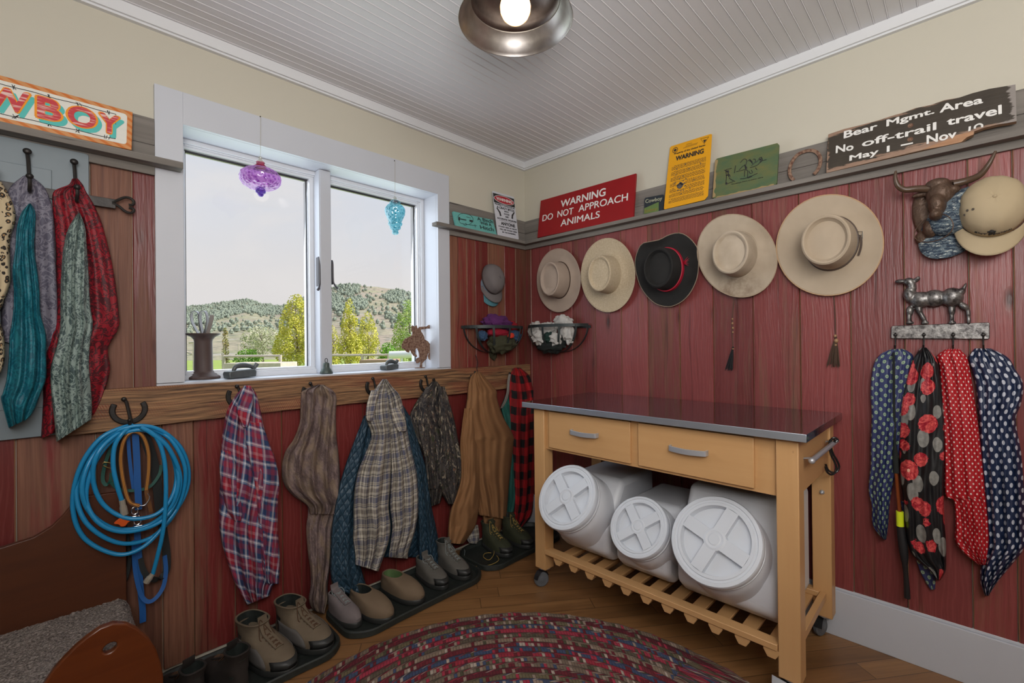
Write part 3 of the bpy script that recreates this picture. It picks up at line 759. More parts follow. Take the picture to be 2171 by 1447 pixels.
for body, u0, u1, v0, v1, bo in (('PROPERTY PATROLLED BY', .05, .97, .700, .732, 0), ('A CRAZY BITCH', .12, .92, .630, .680, .01), ('WITH', .44, .64, .575, .605, .01), ('DOGS', .42, .66, .515, .548, .01), ('AND', .46, .62, .455, .487, .01), ('AUTOMATIC WEAPONS', .07, .97, .385, .420, .01),
        ('ANYONE', .22, .88, .262, .335, .02), ('FOUND HERE AT NIGHT', .10, .96, .205, .235, 0), ('WILL BE FOUND HERE', .13, .94, .145, .176, 0), ('IN THE MORNING.', .24, .88, .088, .118, 0), ('SIGN COMPANY', .45, .78, .035, .052, 0)):
    if body != 'SIGN COMPANY': put_text(bm, q, body, u0, u1, v0, v1, w=.0004, bold=bo)
q.poly(bm, ((.16, .362), (.92, .362), (.92, .366), (.16, .366)), 0, .001)
for s in ((.22, 1), (.82, -1)):
    u0, k = s; o = [(-.12*k, .62), (-.09*k, .635), (.04*k, .55), (.05*k, .50), (.07*k, .47), (.0*k, .455), (-.02*k, .53)]
    q.poly(bm, [(u0+a, v) for a, v in o], 0, .001)
obj('print', bm, BLACKP, t, sm=0)

# little dark and green card
q = q_sign('B', (1366.6, 419.3), (1407.5, 411.5), (1405.5, 445.5), (1365.3, 454.2), .060, .045)
t = empty('cowboy_card', q(.5, 0), 'smallest sign, a dark and green card beside the yellow sign', 'sign')
bm = BM(); q.poly(bm, rr(0, 0, 1, 1, .08, .08), -.004, 0); obj('card', bm, mat('navy_card', col=(.018, .026, .034), rough=.5), t, sm=0)
bm = BM(); q.poly(bm, ((.0, .02), (.78, .0), (.76, .58), (.0, .36)), -.0003, .0007); obj('green_field', bm, mat('card_green', lambda g: {'Base Color': g.mix(g.noise(g.coord(), 50, 3), (.08, .16, .05), (.16, .22, .06))}), t, sm=0)
bm = BM(); put_text(bm, q, 'Cowboy', .06, .93, .58, .88, w=.0008, bold=.006); obj('lettering', bm, mat('pale_print', col=(.42, .42, .30)), t, sm=0)
bm = BM(); put_text(bm, q, 'Bunkhouse', .05, .70, .08, .28, w=.0008); obj('lettering', bm, mat('mustard_print', col=(.26, .22, .05)), t, sm=0)

# yellow enamel sign
c2 = lambda x, y: cz(x, y, 1405, 280, 8.77)
q = q_sign('B', c2(138, 268), c2(918, 25), c2(838, 1245), c2(20, 1438), .066, .020)
t = empty('yellow_warning_sign', q(.5, 0), 'tall yellow metal sign with small print and shot holes', 'sign')
HOLE = quv(q, *c2(325, 990))
hp = [(HOLE[0]+.075*math.cos(a)*(1+.18*math.sin(5*a)), HOLE[1]+.042*math.sin(a)*(1+.18*math.cos(4*a))) for a in [-2*PI*k/20 for k in range(20)]]
outer = [(.02, 0), (.93, 0), (1, .05), (1, .985), (.97, 1), (.03, 1), (0, .985), (0, .02)]
bm = BM()        # plate with a real shot-out hole: bridge outer outline to the hole
k0 = 10
loop = outer+[outer[0]]
bmf = []
for w in (0., -.0015):
    ring_o = [bm.verts.new(q(u, v, w)) for u, v in outer]; ring_h = [bm.verts.new(q(u, v, w)) for u, v in hp]; bmf.append((ring_o, ring_h))
    ed = [bm.edges.new((ring_o[i], ring_o[(i+1) % len(outer)])) for i in range(len(outer))]+[bm.edges.new((ring_h[i], ring_h[(i+1) % 20])) for i in range(20)]
    bmesh.ops.triangle_fill(bm, use_beauty=True, use_dissolve=False, edges=ed)
for a, b in zip(bmf[0], bmf[1]):
    for i in range(len(a)): bm.faces.new((a[i], a[(i+1) % len(a)], b[(i+1) % len(a)], b[i]))
BD = obj('plate', bm, mat('yellow_enamel', lambda g: {'Base Color': g.mix(g.noise(g.coord(), 12, 3), (.74, .335, .006), (.82, .39, .01))}, rough=.4), t, sm=0)
bm = BM(); tube(bm, [q(u, v, .001) for u, v in hp], .0018, 6, closed=True)
for (x, y) in ((705, 582), (488, 676), (262, 690), (245, 797), (383, 812), (312, 868), (432, 865), (582, 885), (380, 905), (405, 942), (418, 990), (507, 1040), (340, 1088), (343, 1145), (385, 1075), (280, 1085), (235, 930), (215, 957), (422, 592)):
    u, v = quv(q, *c2(x, y)); lathe(bm, [(0, .0002), (.0018, .0009), (.003, .0004), (.0034, -.0002)], q(u, v, .0004), q.n, 8)
absorb(BD, bm, mat('chipped_enamel', col=(.12, .11, .12), rough=.4, metal=.5))
bm = BM()
for r0, r1 in ((.0, .55), (.72, 1.)):
    u, v = quv(q, *c2(233, 335)); P = [q(u+.062*math.cos(a), v+.041*math.sin(a), .0006) for a in [2*PI*k/20 for k in range(20)]]
tube(bm, P, .0014, 5, closed=True); prism(bm, [q(u+.035*math.cos(a), v+.022*math.sin(a), 0) for a in [2*PI*k/12 for k in range(12)]], q.n*.0008)
tr = [q(*quv(q, *c2(*p)), .0005) for p in ((705, 125), (855, 88), (775, 215))]; tube(bm, tr, .0013, 5, closed=True); prism(bm, [q(*quv(q, *c2(*p)), 0) for p in ((755, 150), (815, 135), (775, 200))], q.n*.001)
pline(bm, q, 'Property of the United States', c2(215, 428), c2(790, 262), 4.2, 4.4, w=.0003, bold=.008)
pline(bm, q, 'WARNING', c2(240, 540), c2(762, 392), 9.8, 10.2, w=.0003, bold=.035)
for (x0, y0, x1, y1) in ((440, 232, 545, 203), (425, 265, 655, 200), (380, 300, 640, 222)):
    a = quv(q, *c2(x0, y0)); b = quv(q, *c2(x1, y1)); q.poly(bm, [a, b, (b[0], b[1]+.004), (a[0], a[1]+.004)], 0, .0006)
rn = random.Random(5)
for k in range(40):       # fine print: rows of short word bars too small to read in the photo
    v = .655-.0148*k
    if k in (5, 11, 17, 23, 29, 34): continue
    u = .10+(0 if k % 6 else .06)
    while u < .88:
        L = rn.uniform(.02, .075); u1 = min(u+L, .90); mid = (u+u1)/2
        if not (abs(mid-HOLE[0]) < .11 and abs(v-HOLE[1]) < .06): q.poly(bm, [(u, v), (u1, v), (u1, v+.0058), (u, v+.0058)], 0, .0004)
        u = u1+.012
absorb(BD, bm, BLACKP)

# green painted board with a sketch of cattle and a rider
c7 = lambda x, y: cz(x, y, 1510, 300, 11.573)
q = q_sign('B', c7(75, 425), c7(1640, 25), c7(1580, 1060), c7(5, 1400), .060, .022)
t = empty('green_plaque', q(.5, 0), 'green distressed wooden plaque with a dark ranch sketch', 'plaque')
def f_green(g):
    y, z = g.sep(g.coord())[1:3]; n = g.noise(g.comb(g.mul(y, 9), 0., g.mul(z, 22)), 1., 4, .6); n2 = g.noise(g.coord(), 70, 3)
    c = g.mix(g.step(n, .3, .7), (.045, .12, .065), (.16, .15, .045)); c = g.mix(g.m('MULTIPLY', g.step(n, .62, .74), .7, clamp=True), c, (.28, .12, .04)); return {'Base Color': g.mix(g.mul(n2, .3), c, (.09, .13, .05))}
bm = BM(); q.poly(bm, ((0, .03), (.03, 0), (.97, 0), (1, .04), (1, .95), (.975, 1), (.03, 1), (0, .96)), -.010, 0); obj('board', bm, mat('green_distressed_paint', f_green, rough=.6), t, sm=0)
bm = BM(); rn = random.Random(2)
P = [(.0, .02)]+[(.03+rn.uniform(-.012, .02), .04+.92*k/16) for k in range(17)]+[(0, .97)]; q.poly(bm, P, -.0004, .0005)
P = [(.05, 0)]+[(.08+.88*k/20, .015+rn.uniform(.0, .03)) for k in range(21)]+[(.96, 0)]; q.poly(bm, P, -.0004, .0005)
obj('worn_edge', bm, mat('bare_yellow_wood', col=(.34, .24, .11), rough=.8), t, sm=0)
bm = BM()
for s_ in ([(300, 700), (360, 720), (400, 790), (440, 840), (420, 900)], [(330, 700), (350, 860), (330, 1050)], [(420, 900), (500, 950), (560, 980)], [(340, 690), (480, 655)], [(575, 590), (545, 770)], [(590, 740), (780, 690), (860, 640)], [(660, 700), (760, 600), (820, 590)],
          [(690, 520), (760, 440), (820, 430), (850, 480), (830, 560), (800, 640)], [(800, 560), (830, 690), (870, 720), (860, 900)], [(800, 700), (790, 860)], [(870, 480), (930, 440), (960, 500), (1000, 560), (960, 590)], [(1000, 440), (1050, 430), (1060, 500), (1000, 560)], [(930, 640), (1060, 600), (1150, 540), (1220, 400), (1160, 400), (1120, 470), (1060, 520)], [(1180, 480), (1330, 445)], [(900, 720), (930, 780), (990, 760), (960, 700)], [(690, 915), (850, 890), (1110, 780)], [(1060, 640), (1100, 690)], [(330, 1050), (520, 980)], [(1200, 380), (1230, 450), (1180, 520)]): stroke(bm, q, s_, .0014, .0006, 5, c7)
for s_ in ([(350, 740), (400, 720), (390, 780)], [(340, 830), (400, 820), (410, 860)], [(810, 600), (840, 640), (830, 700)], [(1160, 430), (1200, 440), (1180, 480)], [(920, 470), (960, 480), (980, 520)], [(340, 1010), (370, 1030), (345, 1060)], [(880, 890), (970, 850), (900, 870)]): stroke(bm, q, s_, .0028, .0006, 5, c7)
u0, v0 = quv(q, *c7(470, 1060)); u1, v1 = quv(q, *c7(1240, 880)); u = u0; rn = random.Random(4)
pline(bm, q, 'Cowboys from another time', c7(470, 1066), c7(1245, 890), 2.4, 2.4, w=.0004)
obj('ink_sketch', bm, BLACKP, t)

# rusty horseshoe on the ledge
c4 = lambda x, y: cz(x, y, 1650, 290, 14.467)
hs = [(480, 1330), (390, 1230), (345, 1080), (370, 900), (450, 720), (580, 560), (740, 470), (930, 420), (1090, 430), (1220, 510), (1290, 650), (1290, 800), (1250, 940), (1180, 1060), (1090, 1150)]
P = cr([PB(*c4(*p), .034+.012*(p[1] > 900)*((p[1]-900)/450)) for p in hs], 4); C0 = PB(*c4(850, 830), .036); bm = BM()
ribbon(bm, P, lambda t: .0135, .006, lambda t: P[min(len(P)-1, int(t*(len(P)-1)))] - C0 if not isinstance(P[0], tuple) else Vector(P[min(len(P)-1, int(t*(len(P)-1)))])-C0)
def f_rust(g):
    n = g.noise(g.coord(), 90, 4); return {'Base Color': g.mix(g.step(n, .35, .65), (.11, .045, .028), (.30, .19, .13)), 'Normal': g.bump(n, .6, .003)}
M_RUST = mat('rusty_iron', f_rust, rough=.85)
tag(obj('rusty_horseshoe', bm, M_RUST, bevel=.0015), 'loose rusty horseshoe leaning on the ledge between two signs', 'horseshoe')

# bear management sign, broken lower edge
c5 = lambda x, y: cz(x, y, 1740, 170, 5.037)
q = q_sign('B', c5(80, 578), c5(2080, 45), c5(2092, 436), c5(60, 988), .062, .018)
t = empty('bear_area_sign', q(.5, 0), 'longest sign, dark brown weathered board about bears with a broken edge', 'sign')
outline = [(60, 988), (330, 925), (640, 850), (860, 798), (1080, 746), (1290, 708), (1500, 662), (1560, 610), (1632, 580), (1640, 545), (1740, 508), (1900, 470), (2000, 455), (2092, 436), (2080, 45), (1980, 62), (1800, 92), (1620, 138), (1480, 185), (1320, 212), (1180, 262), (1000, 300), (900, 340), (760, 380), (600, 432), (420, 480), (250, 520), (80, 578)]
U = [quv(q, *c5(*p)) for p in outline]
bm = BM(); fs = q.poly(bm, U, -.018, 0); fs[0].material_index = fs[1].material_index = 1
def f_bear(g):
    uvv = g.uv(); x, y, z = g.sep(uvv); c = g.coord(); yy, zz = g.sep(c)[1:3]
    n = g.noise(g.comb(g.mul(yy, 14), 0., g.mul(zz, 90)), 1., 4, .65); n2 = g.noise(c, 22, 4)
    edge = g.m('MINIMUM', g.m('MINIMUM', x, g.m('SUBTRACT', 1., x)), g.m('MULTIPLY', g.m('MINIMUM', y, g.m('SUBTRACT', 1., y)), .22))
    e = g.add(edge, g.mul(g.m('SUBTRACT', n, .5), .09))
    bare = g.mix(n, (.16, .085, .055), (.46, .31, .22)); bare = g.mix(g.step(x, .90, .95), bare, (.27, .24, .22))
    return {'Base Color': g.mix(g.step(e, .012, .02), bare, g.mix(n2, (.030, .022, .014), (.052, .040, .028))), 'Normal': g.bump(n, .3, .003)}
def uvq(me_obj, q):
    me = me_obj.data; uvl = me.uv_layers.new(name='UVMap'); loc = me_obj.matrix_world.translation if not me_obj.parent else me_obj.parent.location
    ex = q.c[1]-q.c[0]; ey = q.c[3]-q.c[0]
    for lp in me.loops:
        p = me.vertices[lp.vertex_index].co+loc-q.c[0]; uvl.data[lp.index].uv = (p.dot(ex)/ex.dot(ex), p.dot(ey-ex*(ey.dot(ex)/ex.dot(ex)))/(ey-ex*(ey.dot(ex)/ex.dot(ex))).length_squared)
BD = o = obj('board', bm, [mat('broken_wood', col=(.33, .19, .11), rough=.85), mat('dark_brown_flaked_paint', f_bear, rough=.55)], t, sm=0); uvq(o, q)
bm = BM(); q.poly(bm, [quv(q, *c5(*p)) for p in ((1080, 744), (1180, 700), (1320, 650), (1460, 585), (1632, 545), (1632, 580), (1560, 610), (1500, 661), (1290, 706))], -.0003, .0008); obj('bare_patch', bm, mat('split_wood', lambda g: {'Base Color': g.mix(g.noise(g.scale(g.coord(), 10, 20, 90), 1, 3), (.30, .14, .07), (.52, .31, .18))}, rough=.8), t, sm=0)
bm = BM()
for body, a, b, h0, h1, bo in (('Bear', (245, 625), (605, 525), 15.5, 14, .02), ('Mgmt.', (700, 520), (1215, 372), 19, 15, .02), ('Area', (1270, 352), (1735, 245), 18, 16, .02),
        ('No', (160, 782), (350, 745), 16, 15, .02), ('off-trail', (440, 715), (1235, 530), 15, 17, .015), ('travel', (1345, 488), (1935, 360), 16, 20, .02),
        ('May 1', (305, 882), (735, 782), 15, 17, .02), ('Nov', (1130, 685), (1450, 612), 19, 17, .02)):
    pline(bm, q, body, c5(*a), c5(*b), h0, h1, w=.0003, bold=bo*1.3)
for a, b in (((855, 705), (985, 678)),):
    prism(bm, [q(*quv(q, *c5(*p)), 0) for p in (a, b, (b[0], b[1]-15), (a[0], a[1]-15))], q.n*.0015)
prism(bm, [q(*quv(q, *c5(*p)), 0) for p in ((1575, 547), (1600, 540), (1605, 492), (1580, 497))], q.n*.0015)
P = [q(*quv(q, *c5(*p)), .0008) for p in ((1645, 520), (1650, 490), (1690, 468), (1722, 478), (1722, 505))]; tube(bm, cr(P, 5), .0028, 6, flat=.6)
absorb(BD, bm, WHITEP)
for p in ((958, 483), (955, 630)):
    bm = BM(); u, v = quv(q, *c5(*p)); lathe(bm, [(0, .002), (.004, .002), (.0045, 0), (.0075, .0015), (.0085, 0)], q(u, v, 0), q.n, 14)
    obj('screw', bm, M_RUST, t)

# COWBOY sign, running out of the frame on the left
c1 = lambda x, y: cz(x, y, 0, 140, 7.233)
ur, lr = c1(2035, 705), c1(2020, 1285)
R0, R1 = PA(*lr, .062), PA(*ur, .042); L0, L1 = PA(*c1(0, 862), .062), PA(*c1(0, 137), .042)
k = .80/(R0-L0).length; q = Quad(R0+(L0-R0)*k, R0, R1, R1+(L1-R1)*k, (0, -1, 0))
t = empty('cowboy_sign', q(.5, 0), 'long white sign with big red letters and an orange rope border', 'sign')
bm = BM(); q.poly(bm, RECT, -.010, 0)
def f_rope(g):
    x, y, z = g.sep(g.coord()); s = g.fr(g.mul(g.add(g.mul(x, 1.), g.mul(z, 1.6)), 26)); return {'Base Color': g.mix(g.step(s, .35, .5), (.58, .16, .025), (.62, .28, .10))}
obj('rope_border', bm, mat('orange_rope_paint', f_rope, rough=.45), t, bevel=.0015)
bm = BM(); q.poly(bm, rr(.012, .105, .982, .895, .012, .07), -.0003, .0008)
obj('panel', bm, mat('cream_sign_paint', lambda g: {'Base Color': g.mix(g.noise(g.scale(g.coord(), 8, 8, 60), 1, 4), (.70, .69, .62), (.80, .79, .73))}, rough=.4), t, sm=0)
ua = {'C': (None, None), 'O1': (None, None)}
def letter(ch, x0, x1, y0l, y0r, y1l, y1r):
    return ch, quv(q, *c1(x0, y0l)), quv(q, *c1(x1, y0r)), quv(q, *c1(x0, y1l)), quv(q, *c1(x1, y1r))
LT = [letter('W', -290, 490, 600, 790, 240, 425), letter('B', 528, 975, 795, 900, 430, 545), letter('O', 1000, 1505, 895, 1015, 555, 690), letter('Y', 1490, 1850, 1010, 1090, 690, 780)]
wW = LT[0][1][0]; vb, vt = LT[0][1][1], LT[0][3][1]
LT += [('O', (wW-.20, vb), (wW-.02, vb), (wW-.20, vt), (wW-.02, vt)), ('C', (wW-.39, vb), (wW-.22, vb), (wW-.39, vt), (wW-.22, vt))]
Mteal = mat('turquoise_shadow_paint', col=(.09, .50, .46), rough=.5); Mor = mat('orange_outline_paint', col=(.85, .30, .01), rough=.5)
Mred = mat('red_letter_paint', lambda g: {'Base Color': g.mix(g.step(g.noise(g.scale(g.coord(), 14, 14, 130), 1., 3, .6), .52, .66), (.55, .045, .055), (.78, .55, .50))}, rough=.45)
for nm, m_, dx, dy, w, bo in (('letter_shadow', Mteal, .012, -.075, .0012, .055), ('letter_outline', Mor, 0, 0, .0020, .055), ('letter_face', Mred, 0, 0, .0028, .035)):
    bm = BM()
    for ch, a, b, c, d in LT:
        s = .0 if nm != 'letter_face' else .007
        put_text(bm, q, ch, a[0]+dx+s, b[0]+dx-s, (a[1]+dy+s*3, b[1]+dy+s*3), (c[1]+dy-s*3, d[1]+dy-s*3), w=w, th=.0006, bold=bo)
    obj(nm, bm, m_, t, sm=0)
bm = BM(); rn = random.Random(3)
for v in (.815, .185): tube(bm, [q(.03+.915*k/50, v+.008*math.sin(k*.9), .0012) for k in range(51)], .0011, 5)
tube(bm, [q(.945, .185+.63*k/12, .0012) for k in range(13)], .0009, 5)
for k in range(11):
    for v in (.815, .185):
        u = .04+.088*k
        for a in range(3): tube(bm, [q(u+rn.uniform(-.010, .010), v-.045, .0012), q(u+rn.uniform(-.010, .010), v+.045, .0012)], .0009, 5)
obj('barbed_wire_drawing', bm, BLACKP, t)
# ================================================================ HATS on the right wall
def felt(name, c1, c2, sc=9., fn=None):
    def f(g):
        c = g.coord(); n = g.noise(c, sc, 4); col = g.mix(g.step(n, .3, .7), c1, c2)
        if fn: col = fn(g, c, col)
        return {'Base Color': col, 'Normal': g.bump(g.noise(c, 260, 2), .12, .001)}
    return mat(name, f, rough=.85)
FELT1 = felt('pinkish_tan_felt', (.37, .29, .235), (.43, .34, .275)); FELT2 = felt('straw', (.47, .375, .25), (.58, .48, .34), 120)
FELT3 = felt('black_felt', (.006, .006, .006), (.016, .015, .014)); FELT5 = felt('cream_felt', (.43, .345, .25), (.48, .39, .29))
def stain(g, c, col):       # dirt on the lower brim of the old hat, coordinates from the hat's own origin
    x, y, z = g.sep(c); n = g.noise(c, 38, 5, .7); n2 = g.noise(c, 12, 3)
    dy = g.add(y, -.005); r = g.m('SQRT', g.add(g.mul(dy, dy), g.mul(g.add(z, -.045), g.add(z, -.045))))
    m = g.m('MULTIPLY', g.step(g.add(g.mul(n, .5), g.mul(n2, .5)), .40, .60), g.step(r, .12, .045), clamp=True)
    return g.mix(g.mul(m, .75), col, (.16, .10, .06))
FELT4 = felt('stained_cream_felt', (.40, .32, .235), (.51, .425, .325), 9., stain); FELT4C = felt('old_cream_crown', (.42, .34, .25), (.53, .445, .345), 14.)
LEATH = mat('dark_brown_leather', col=(.055, .03, .018), rough=.45); STEEL = mat('brushed_steel', col=(.62, .62, .62), rough=.3, metal=1.)
def pxpoly(poly, off, c):
    """traced outline -> radius as a function of angle round c in the wall plane"""
    T = []
    for p in cr([(*p,) for p in poly], 6, True):
        v = PB(*p, off); T.append((math.atan2(v.z-c.z, -(v.y-c.y)), math.hypot(v.z-c.z, v.y-c.y)))
    T.sort(); T = [(T[-1][0]-2*PI, T[-1][1])]+T+[(T[0][0]+2*PI, T[0][1])]
    def f(a):
        a = (a+PI) % (2*PI)-PI
        for (a0, r0), (a1, r1) in zip(T, T[1:]):
            if a0 <= a <= a1: return r0+(r1-r0)*(a-a0)/max(1e-6, a1-a0)
        return T[0][1]
    return f
def hat(label, outline, cpx, off, mb, mc, crown=(.086, .098), ch=.105, band=None, bw=.012, bindm=None, rec=.014, curl=None, tilt=0.):
    ch *= 1.12; c = PB(*cpx, off); n = 56; R = pxpoly(outline, off, c)
    t = empty('hat', c+Vector((0, 0, -.2)), label, 'hat', 'hats hung in a row on the right wall')
    def pt(a, r, h):        # crown axis leaves the wall towards the room
        return Vector((c.x-h, c.y-math.cos(a)*r, c.z+math.sin(a)*r))
    def ce(a, k):
        ry, rz = crown[0]*1.13, crown[1]*1.13; return k/math.sqrt((math.cos(a)/ry)**2+(math.sin(a)/rz)**2)
    def rings(bm, L):
        rg = []
        for fn in L: rg.append([bm.verts.new(fn(2*PI*k/n)) for k in range(n)])
        for p, q in zip(rg, rg[1:]):
            for k in range(n): bm.faces.new((p[k], p[(k+1) % n], q[(k+1) % n], q[k]))
        return rg
    cu = curl or (lambda a: 0.)
    bm = BM()
    def bf(s): return lambda a: pt(a, ce(a, 1.0)*(1-s)+R(a)*s, .004+cu(a)*s**2.2+.006*math.sin(PI*s)*-1+(.010*(1-s)**6))
    rings(bm, [bf(s) for s in (0, .04, .1, .25, .4, .55, .7, .85, .94, 1)]); obj('brim', bm, mb, t, solid=.003)
    bm = BM()
    prof = [(1.0, 0), (1.0, .012), (.985, .03), (.965, ch*.6), (.94, ch*.85), (.91, ch*.97), (.86, ch*1.0), (.81, ch*.985), (.77, ch-rec*.55), (.70, ch-rec), (.5, ch-rec*1.05), (.25, ch-rec*.8), (.08, ch-rec*.72)]
    L = [(lambda k, h: (lambda a: pt(a, ce(a, k), h+.004+tilt*math.sin(a)*h)))(k, h) for k, h in prof]
    rg = rings(bm, L); bm.faces.new(rg[-1]); obj('crown', bm, mc, t, solid=.002)
    if band:
        bm = BM(); rings(bm, [(lambda k, h: (lambda a: pt(a, ce(a, k), h)))(k, h) for k, h in ((1.015, .005), (1.06, .007), (1.045, .006+bw), (.99, .008+bw))]); bo = obj('hatband', bm, band, t)
    if bindm:
        bm = BM(); tube(bm, [pt(a, R(a), .004+cu(a)) for a in [2*PI*k/n for k in range(n)]], .0024, 6, closed=True); obj('brim_binding', bm, bindm, t)
    return t, c, pt, ce
def ov(cx, cy, rx, ry, ang=0, n=16):
    return [(cx+rx*math.cos(a)*math.cos(ang)-ry*math.sin(a)*math.sin(ang), cy+rx*math.cos(a)*math.sin(ang)+ry*math.sin(a)*math.cos(ang)) for a in [2*PI*k/n for k in range(n)]]
H1, *_ = hat('leftmost hat of the row, pinkish tan felt with a thin dark band', ov(1185.5, 594, 46, 67), (1189, 594), .035, FELT1, FELT1, (.072, .098), .098, LEATH, .010, FELT1)
H2, *_ = hat('second hat from the left, pale straw hat with a round ridged crown', ov(1290, 583, 57, 78), (1293, 583), .035, FELT2, FELT2, (.072, .095), .095, mat('tan_cord_band', col=(.36, .26, .16), rough=.7), .005, FELT2)
c3b = lambda x, y: (1130+x/4.824, 380+y/4.824)
H3, C3, P3, CE3 = hat('black felt hat with a red band, third in the row', [c3b(*p) for p in ((1052, 900), (1062, 790), (1130, 672), (1240, 645), (1320, 625), (1400, 575), (1490, 550), (1570, 575), (1650, 650), (1692, 740), (1690, 960), (1640, 1110), (1560, 1220), (1460, 1285), (1370, 1300), (1260, 1270), (1160, 1180), (1090, 1060))], (1417, 572), .035, FELT3, FELT3, (.075, .096), .10,
        mat('crimson_ribbon', col=(.42, .006, .03), rough=.6), .024, mat('tan_binding', col=(.28, .21, .15), rough=.7), .02, curl=lambda a: .030*math.exp(-((a-2.0)/.5)**2) if a < 4 else 0.)
bm = BM(); rn = random.Random(4)
p0 = P3(.25, CE3(.25, 1.06), .018)
for k in range(6):
    d = Vector((-.006, -.010+rn.uniform(-.006, .004), .012*(k-2.5)/2.5+.002)); bm.faces.new([bm.verts.new(p0+v) for v in (Vector((0, .004, .003)), Vector((0, .004, -.003)), d*1.9+Vector((0, -.006, 0)))])
obj('feathered_bow', bm, MATS['crimson_ribbon'], H3, solid=.0015)
H4, C4, P4, CE4 = hat('fourth hat, cream felt with a dark dirt stain on the lower brim', ov(1563.5, 542, 81, 91, -.62), (1566, 541), .035, FELT4, FELT4C, (.074, .092), .098, mat('worn_cord', col=(.20, .15, .10), rough=.7), .006, mat('worn_binding', col=(.42, .32, .22)), .014)
H5, C5, P5, CE5 = hat('rightmost and widest hat, cream felt with a buckled brown leather band', ov(1760, 519.5, 114, 106, -.30), (1763, 517), .035, FELT5, FELT5, (.078, .094), .105, LEATH, .016, mat('tan_edge_ribbon', col=(.52, .33, .18)), .018)
a = .18; b = BM(); c = P5(a, CE5(a, 1.07), .012)
frm = [c+Vector((-.004, dy, dz)) for dy, dz in ((-.010, .013), (.008, .016), (.008, -.011), (-.010, -.014))]; tube(b, frm, .0018, 6, closed=True); tube(b, [frm[1]*.5+frm[2]*.5, frm[0]*.5+frm[3]*.5], .0013, 6); obj('buckle', b, STEEL, H5)
b = BM(); ribbon(b, cr([c+Vector((-.003, 0, 0)), c+Vector((-.006, -.006, -.02)), c+Vector((-.004, -.004, -.05)), c+Vector((-.002, .004, -.078))], 5), .007, .002, (0, 1, .3)); obj('strap_tail', b, LEATH, H5)
def cord(t, p0, beads, tasr, tasc, label):
    """stampede cord hanging below a hat, px list from the brim down to the tassel tip"""
    P = [PB(*p, .022) for p in p0]; b = BM(); tube(b, cr(P[:-1], 5), .0016, 6); o = obj('cord', b, mat('brown_cord', col=(.10, .06, .04), rough=.8), t)
    for p in beads:
        b = BM(); ell(b, PB(*p[:2], .022), (p[2], p[2], p[2]*1.2), seg=10, rings=8); obj('bead', b, mat('amber_bead', col=(.35, .20, .10), rough=.4), o)
    b = BM(); A_, B_ = P[-2], P[-1]; d = (B_-A_); rn = random.Random(9); 
    for k in range(46):
        s = Vector((rn.uniform(-1, 1)*.4, rn.uniform(-1, 1), 0))*tasr; tube(b, [A_, A_+d*.35+s*.45, A_+d*rn.uniform(.9, 1.04)+s], [.0016, .0013, .0009], 4)
    lathe(b, [(0, 0), (.004, -.002), (.005, -.008), (.0, -.012)], A_+Vector((0, 0, .002)), (0, 0, 1), 10)
    obj('tassel', b, mat(tasc[0], col=tasc[1], rough=.7), o)
cord(H4, [(1557, 632), (1552, 690), (1554, 735), (1545, 784)], [(1553, 676, .004), (1553, 685, .005), (1554, 695, .005), (1554, 704, .004), (1554, 738, .005)], .016, ('black_tassel_hair', (.01, .01, .012)), 0)
cord(H5, [(1768, 625), (1771, 670), (1772, 712), (1766, 777)], [(1771, 712, .006), (1773, 722, .008), (1772, 731, .005)], .022, ('brown_tassel_hair', (.085, .05, .032)), 0)

# ================================================================ CAPS
def cap(name, label, O, X, Y, Z, r=(.085, .105, .085), m=None, vm=None, vis=.07, group=None, flat=.78, seams=True, dent=0., vw=1.05):
    """O centre of the rim, X right, Y towards the visor, Z up through the crown"""
    X, Y = Vector(X).normalized(), Vector(Y).normalized(); Z = Y.cross(X).normalized() if Z is None else Vector(Z).normalized()
    t = empty(name, O, label, 'cap', group); n = 40; b = BM(); rg = []
    for j in range(11):
        ph = j/10*PI/2; k = math.cos(ph)**flat; h = math.sin(ph)**.9; ring = []
        for i in range(n):
            a = 2*PI*i/n; s = 1-.025*math.cos(6*a)**8*(0 < j < 10); wob = 1+.05*mnoise.noise(Vector((math.cos(a)*2, math.sin(a)*2, j*.4+O[2]*9)))*(j > 1)
            dd = 1-dent*math.exp(-((a-4.4)**2)*3)*math.sin(ph*2)
            ring.append(Vector(O)+X*math.cos(a)*r[0]*k*s*wob+Y*math.sin(a)*r[1]*k*s*wob+Z*h*r[2]*dd)
        rg.append([b.verts.new(p) for p in ring])
    for p, q in zip(rg, rg[1:]):
        for i in range(n): b.faces.new((p[i], p[(i+1) % n], q[(i+1) % n], q[i]))
    obj('crown', b, m, t, solid=.003)
    b = BM(); G_ = []
    for j in range(8):
        s = j/7; row = []
        for i in range(21):
            a = PI/2+(i/20-.5)*PI*.86; e = math.sin((i/20)*PI)**.55
            base = X*math.cos(a)*r[0]*vw+Y*math.sin(a)*r[1]*.99
            row.append(b.verts.new(Vector(O)+base+Y*vis*s*e+X*math.cos(a)*.006*s-Z*(.004+.022*s*s*0+.030*(math.cos(a)**2)*(.3+.7*s))))
        G_.append(row)
    for p, q in zip(G_, G_[1:]):
        for i in range(20): b.faces.new((p[i], p[i+1], q[i+1], q[i]))
    obj('visor', b, vm or m, t, solid=.0035)
    b = BM(); ell(b, Vector(O)+Z*r[2], (.006, .006, .006), seg=8, rings=6); obj('top_button', b, m, t)
    return t, X, Y, Z
def cloth(name, c1, c2, sc=220, rough=.85, fn=None):
    def f(g):
        c = g.coord(); n = g.noise(c, 7, 3); w = g.noise(c, sc, 2); col = g.mix(n, c1, c2)
        if fn: col = fn(g, c, col)
        return {'Base Color': col, 'Normal': g.bump(w, .15, .001)}
    return mat(name, f, rough=rough)
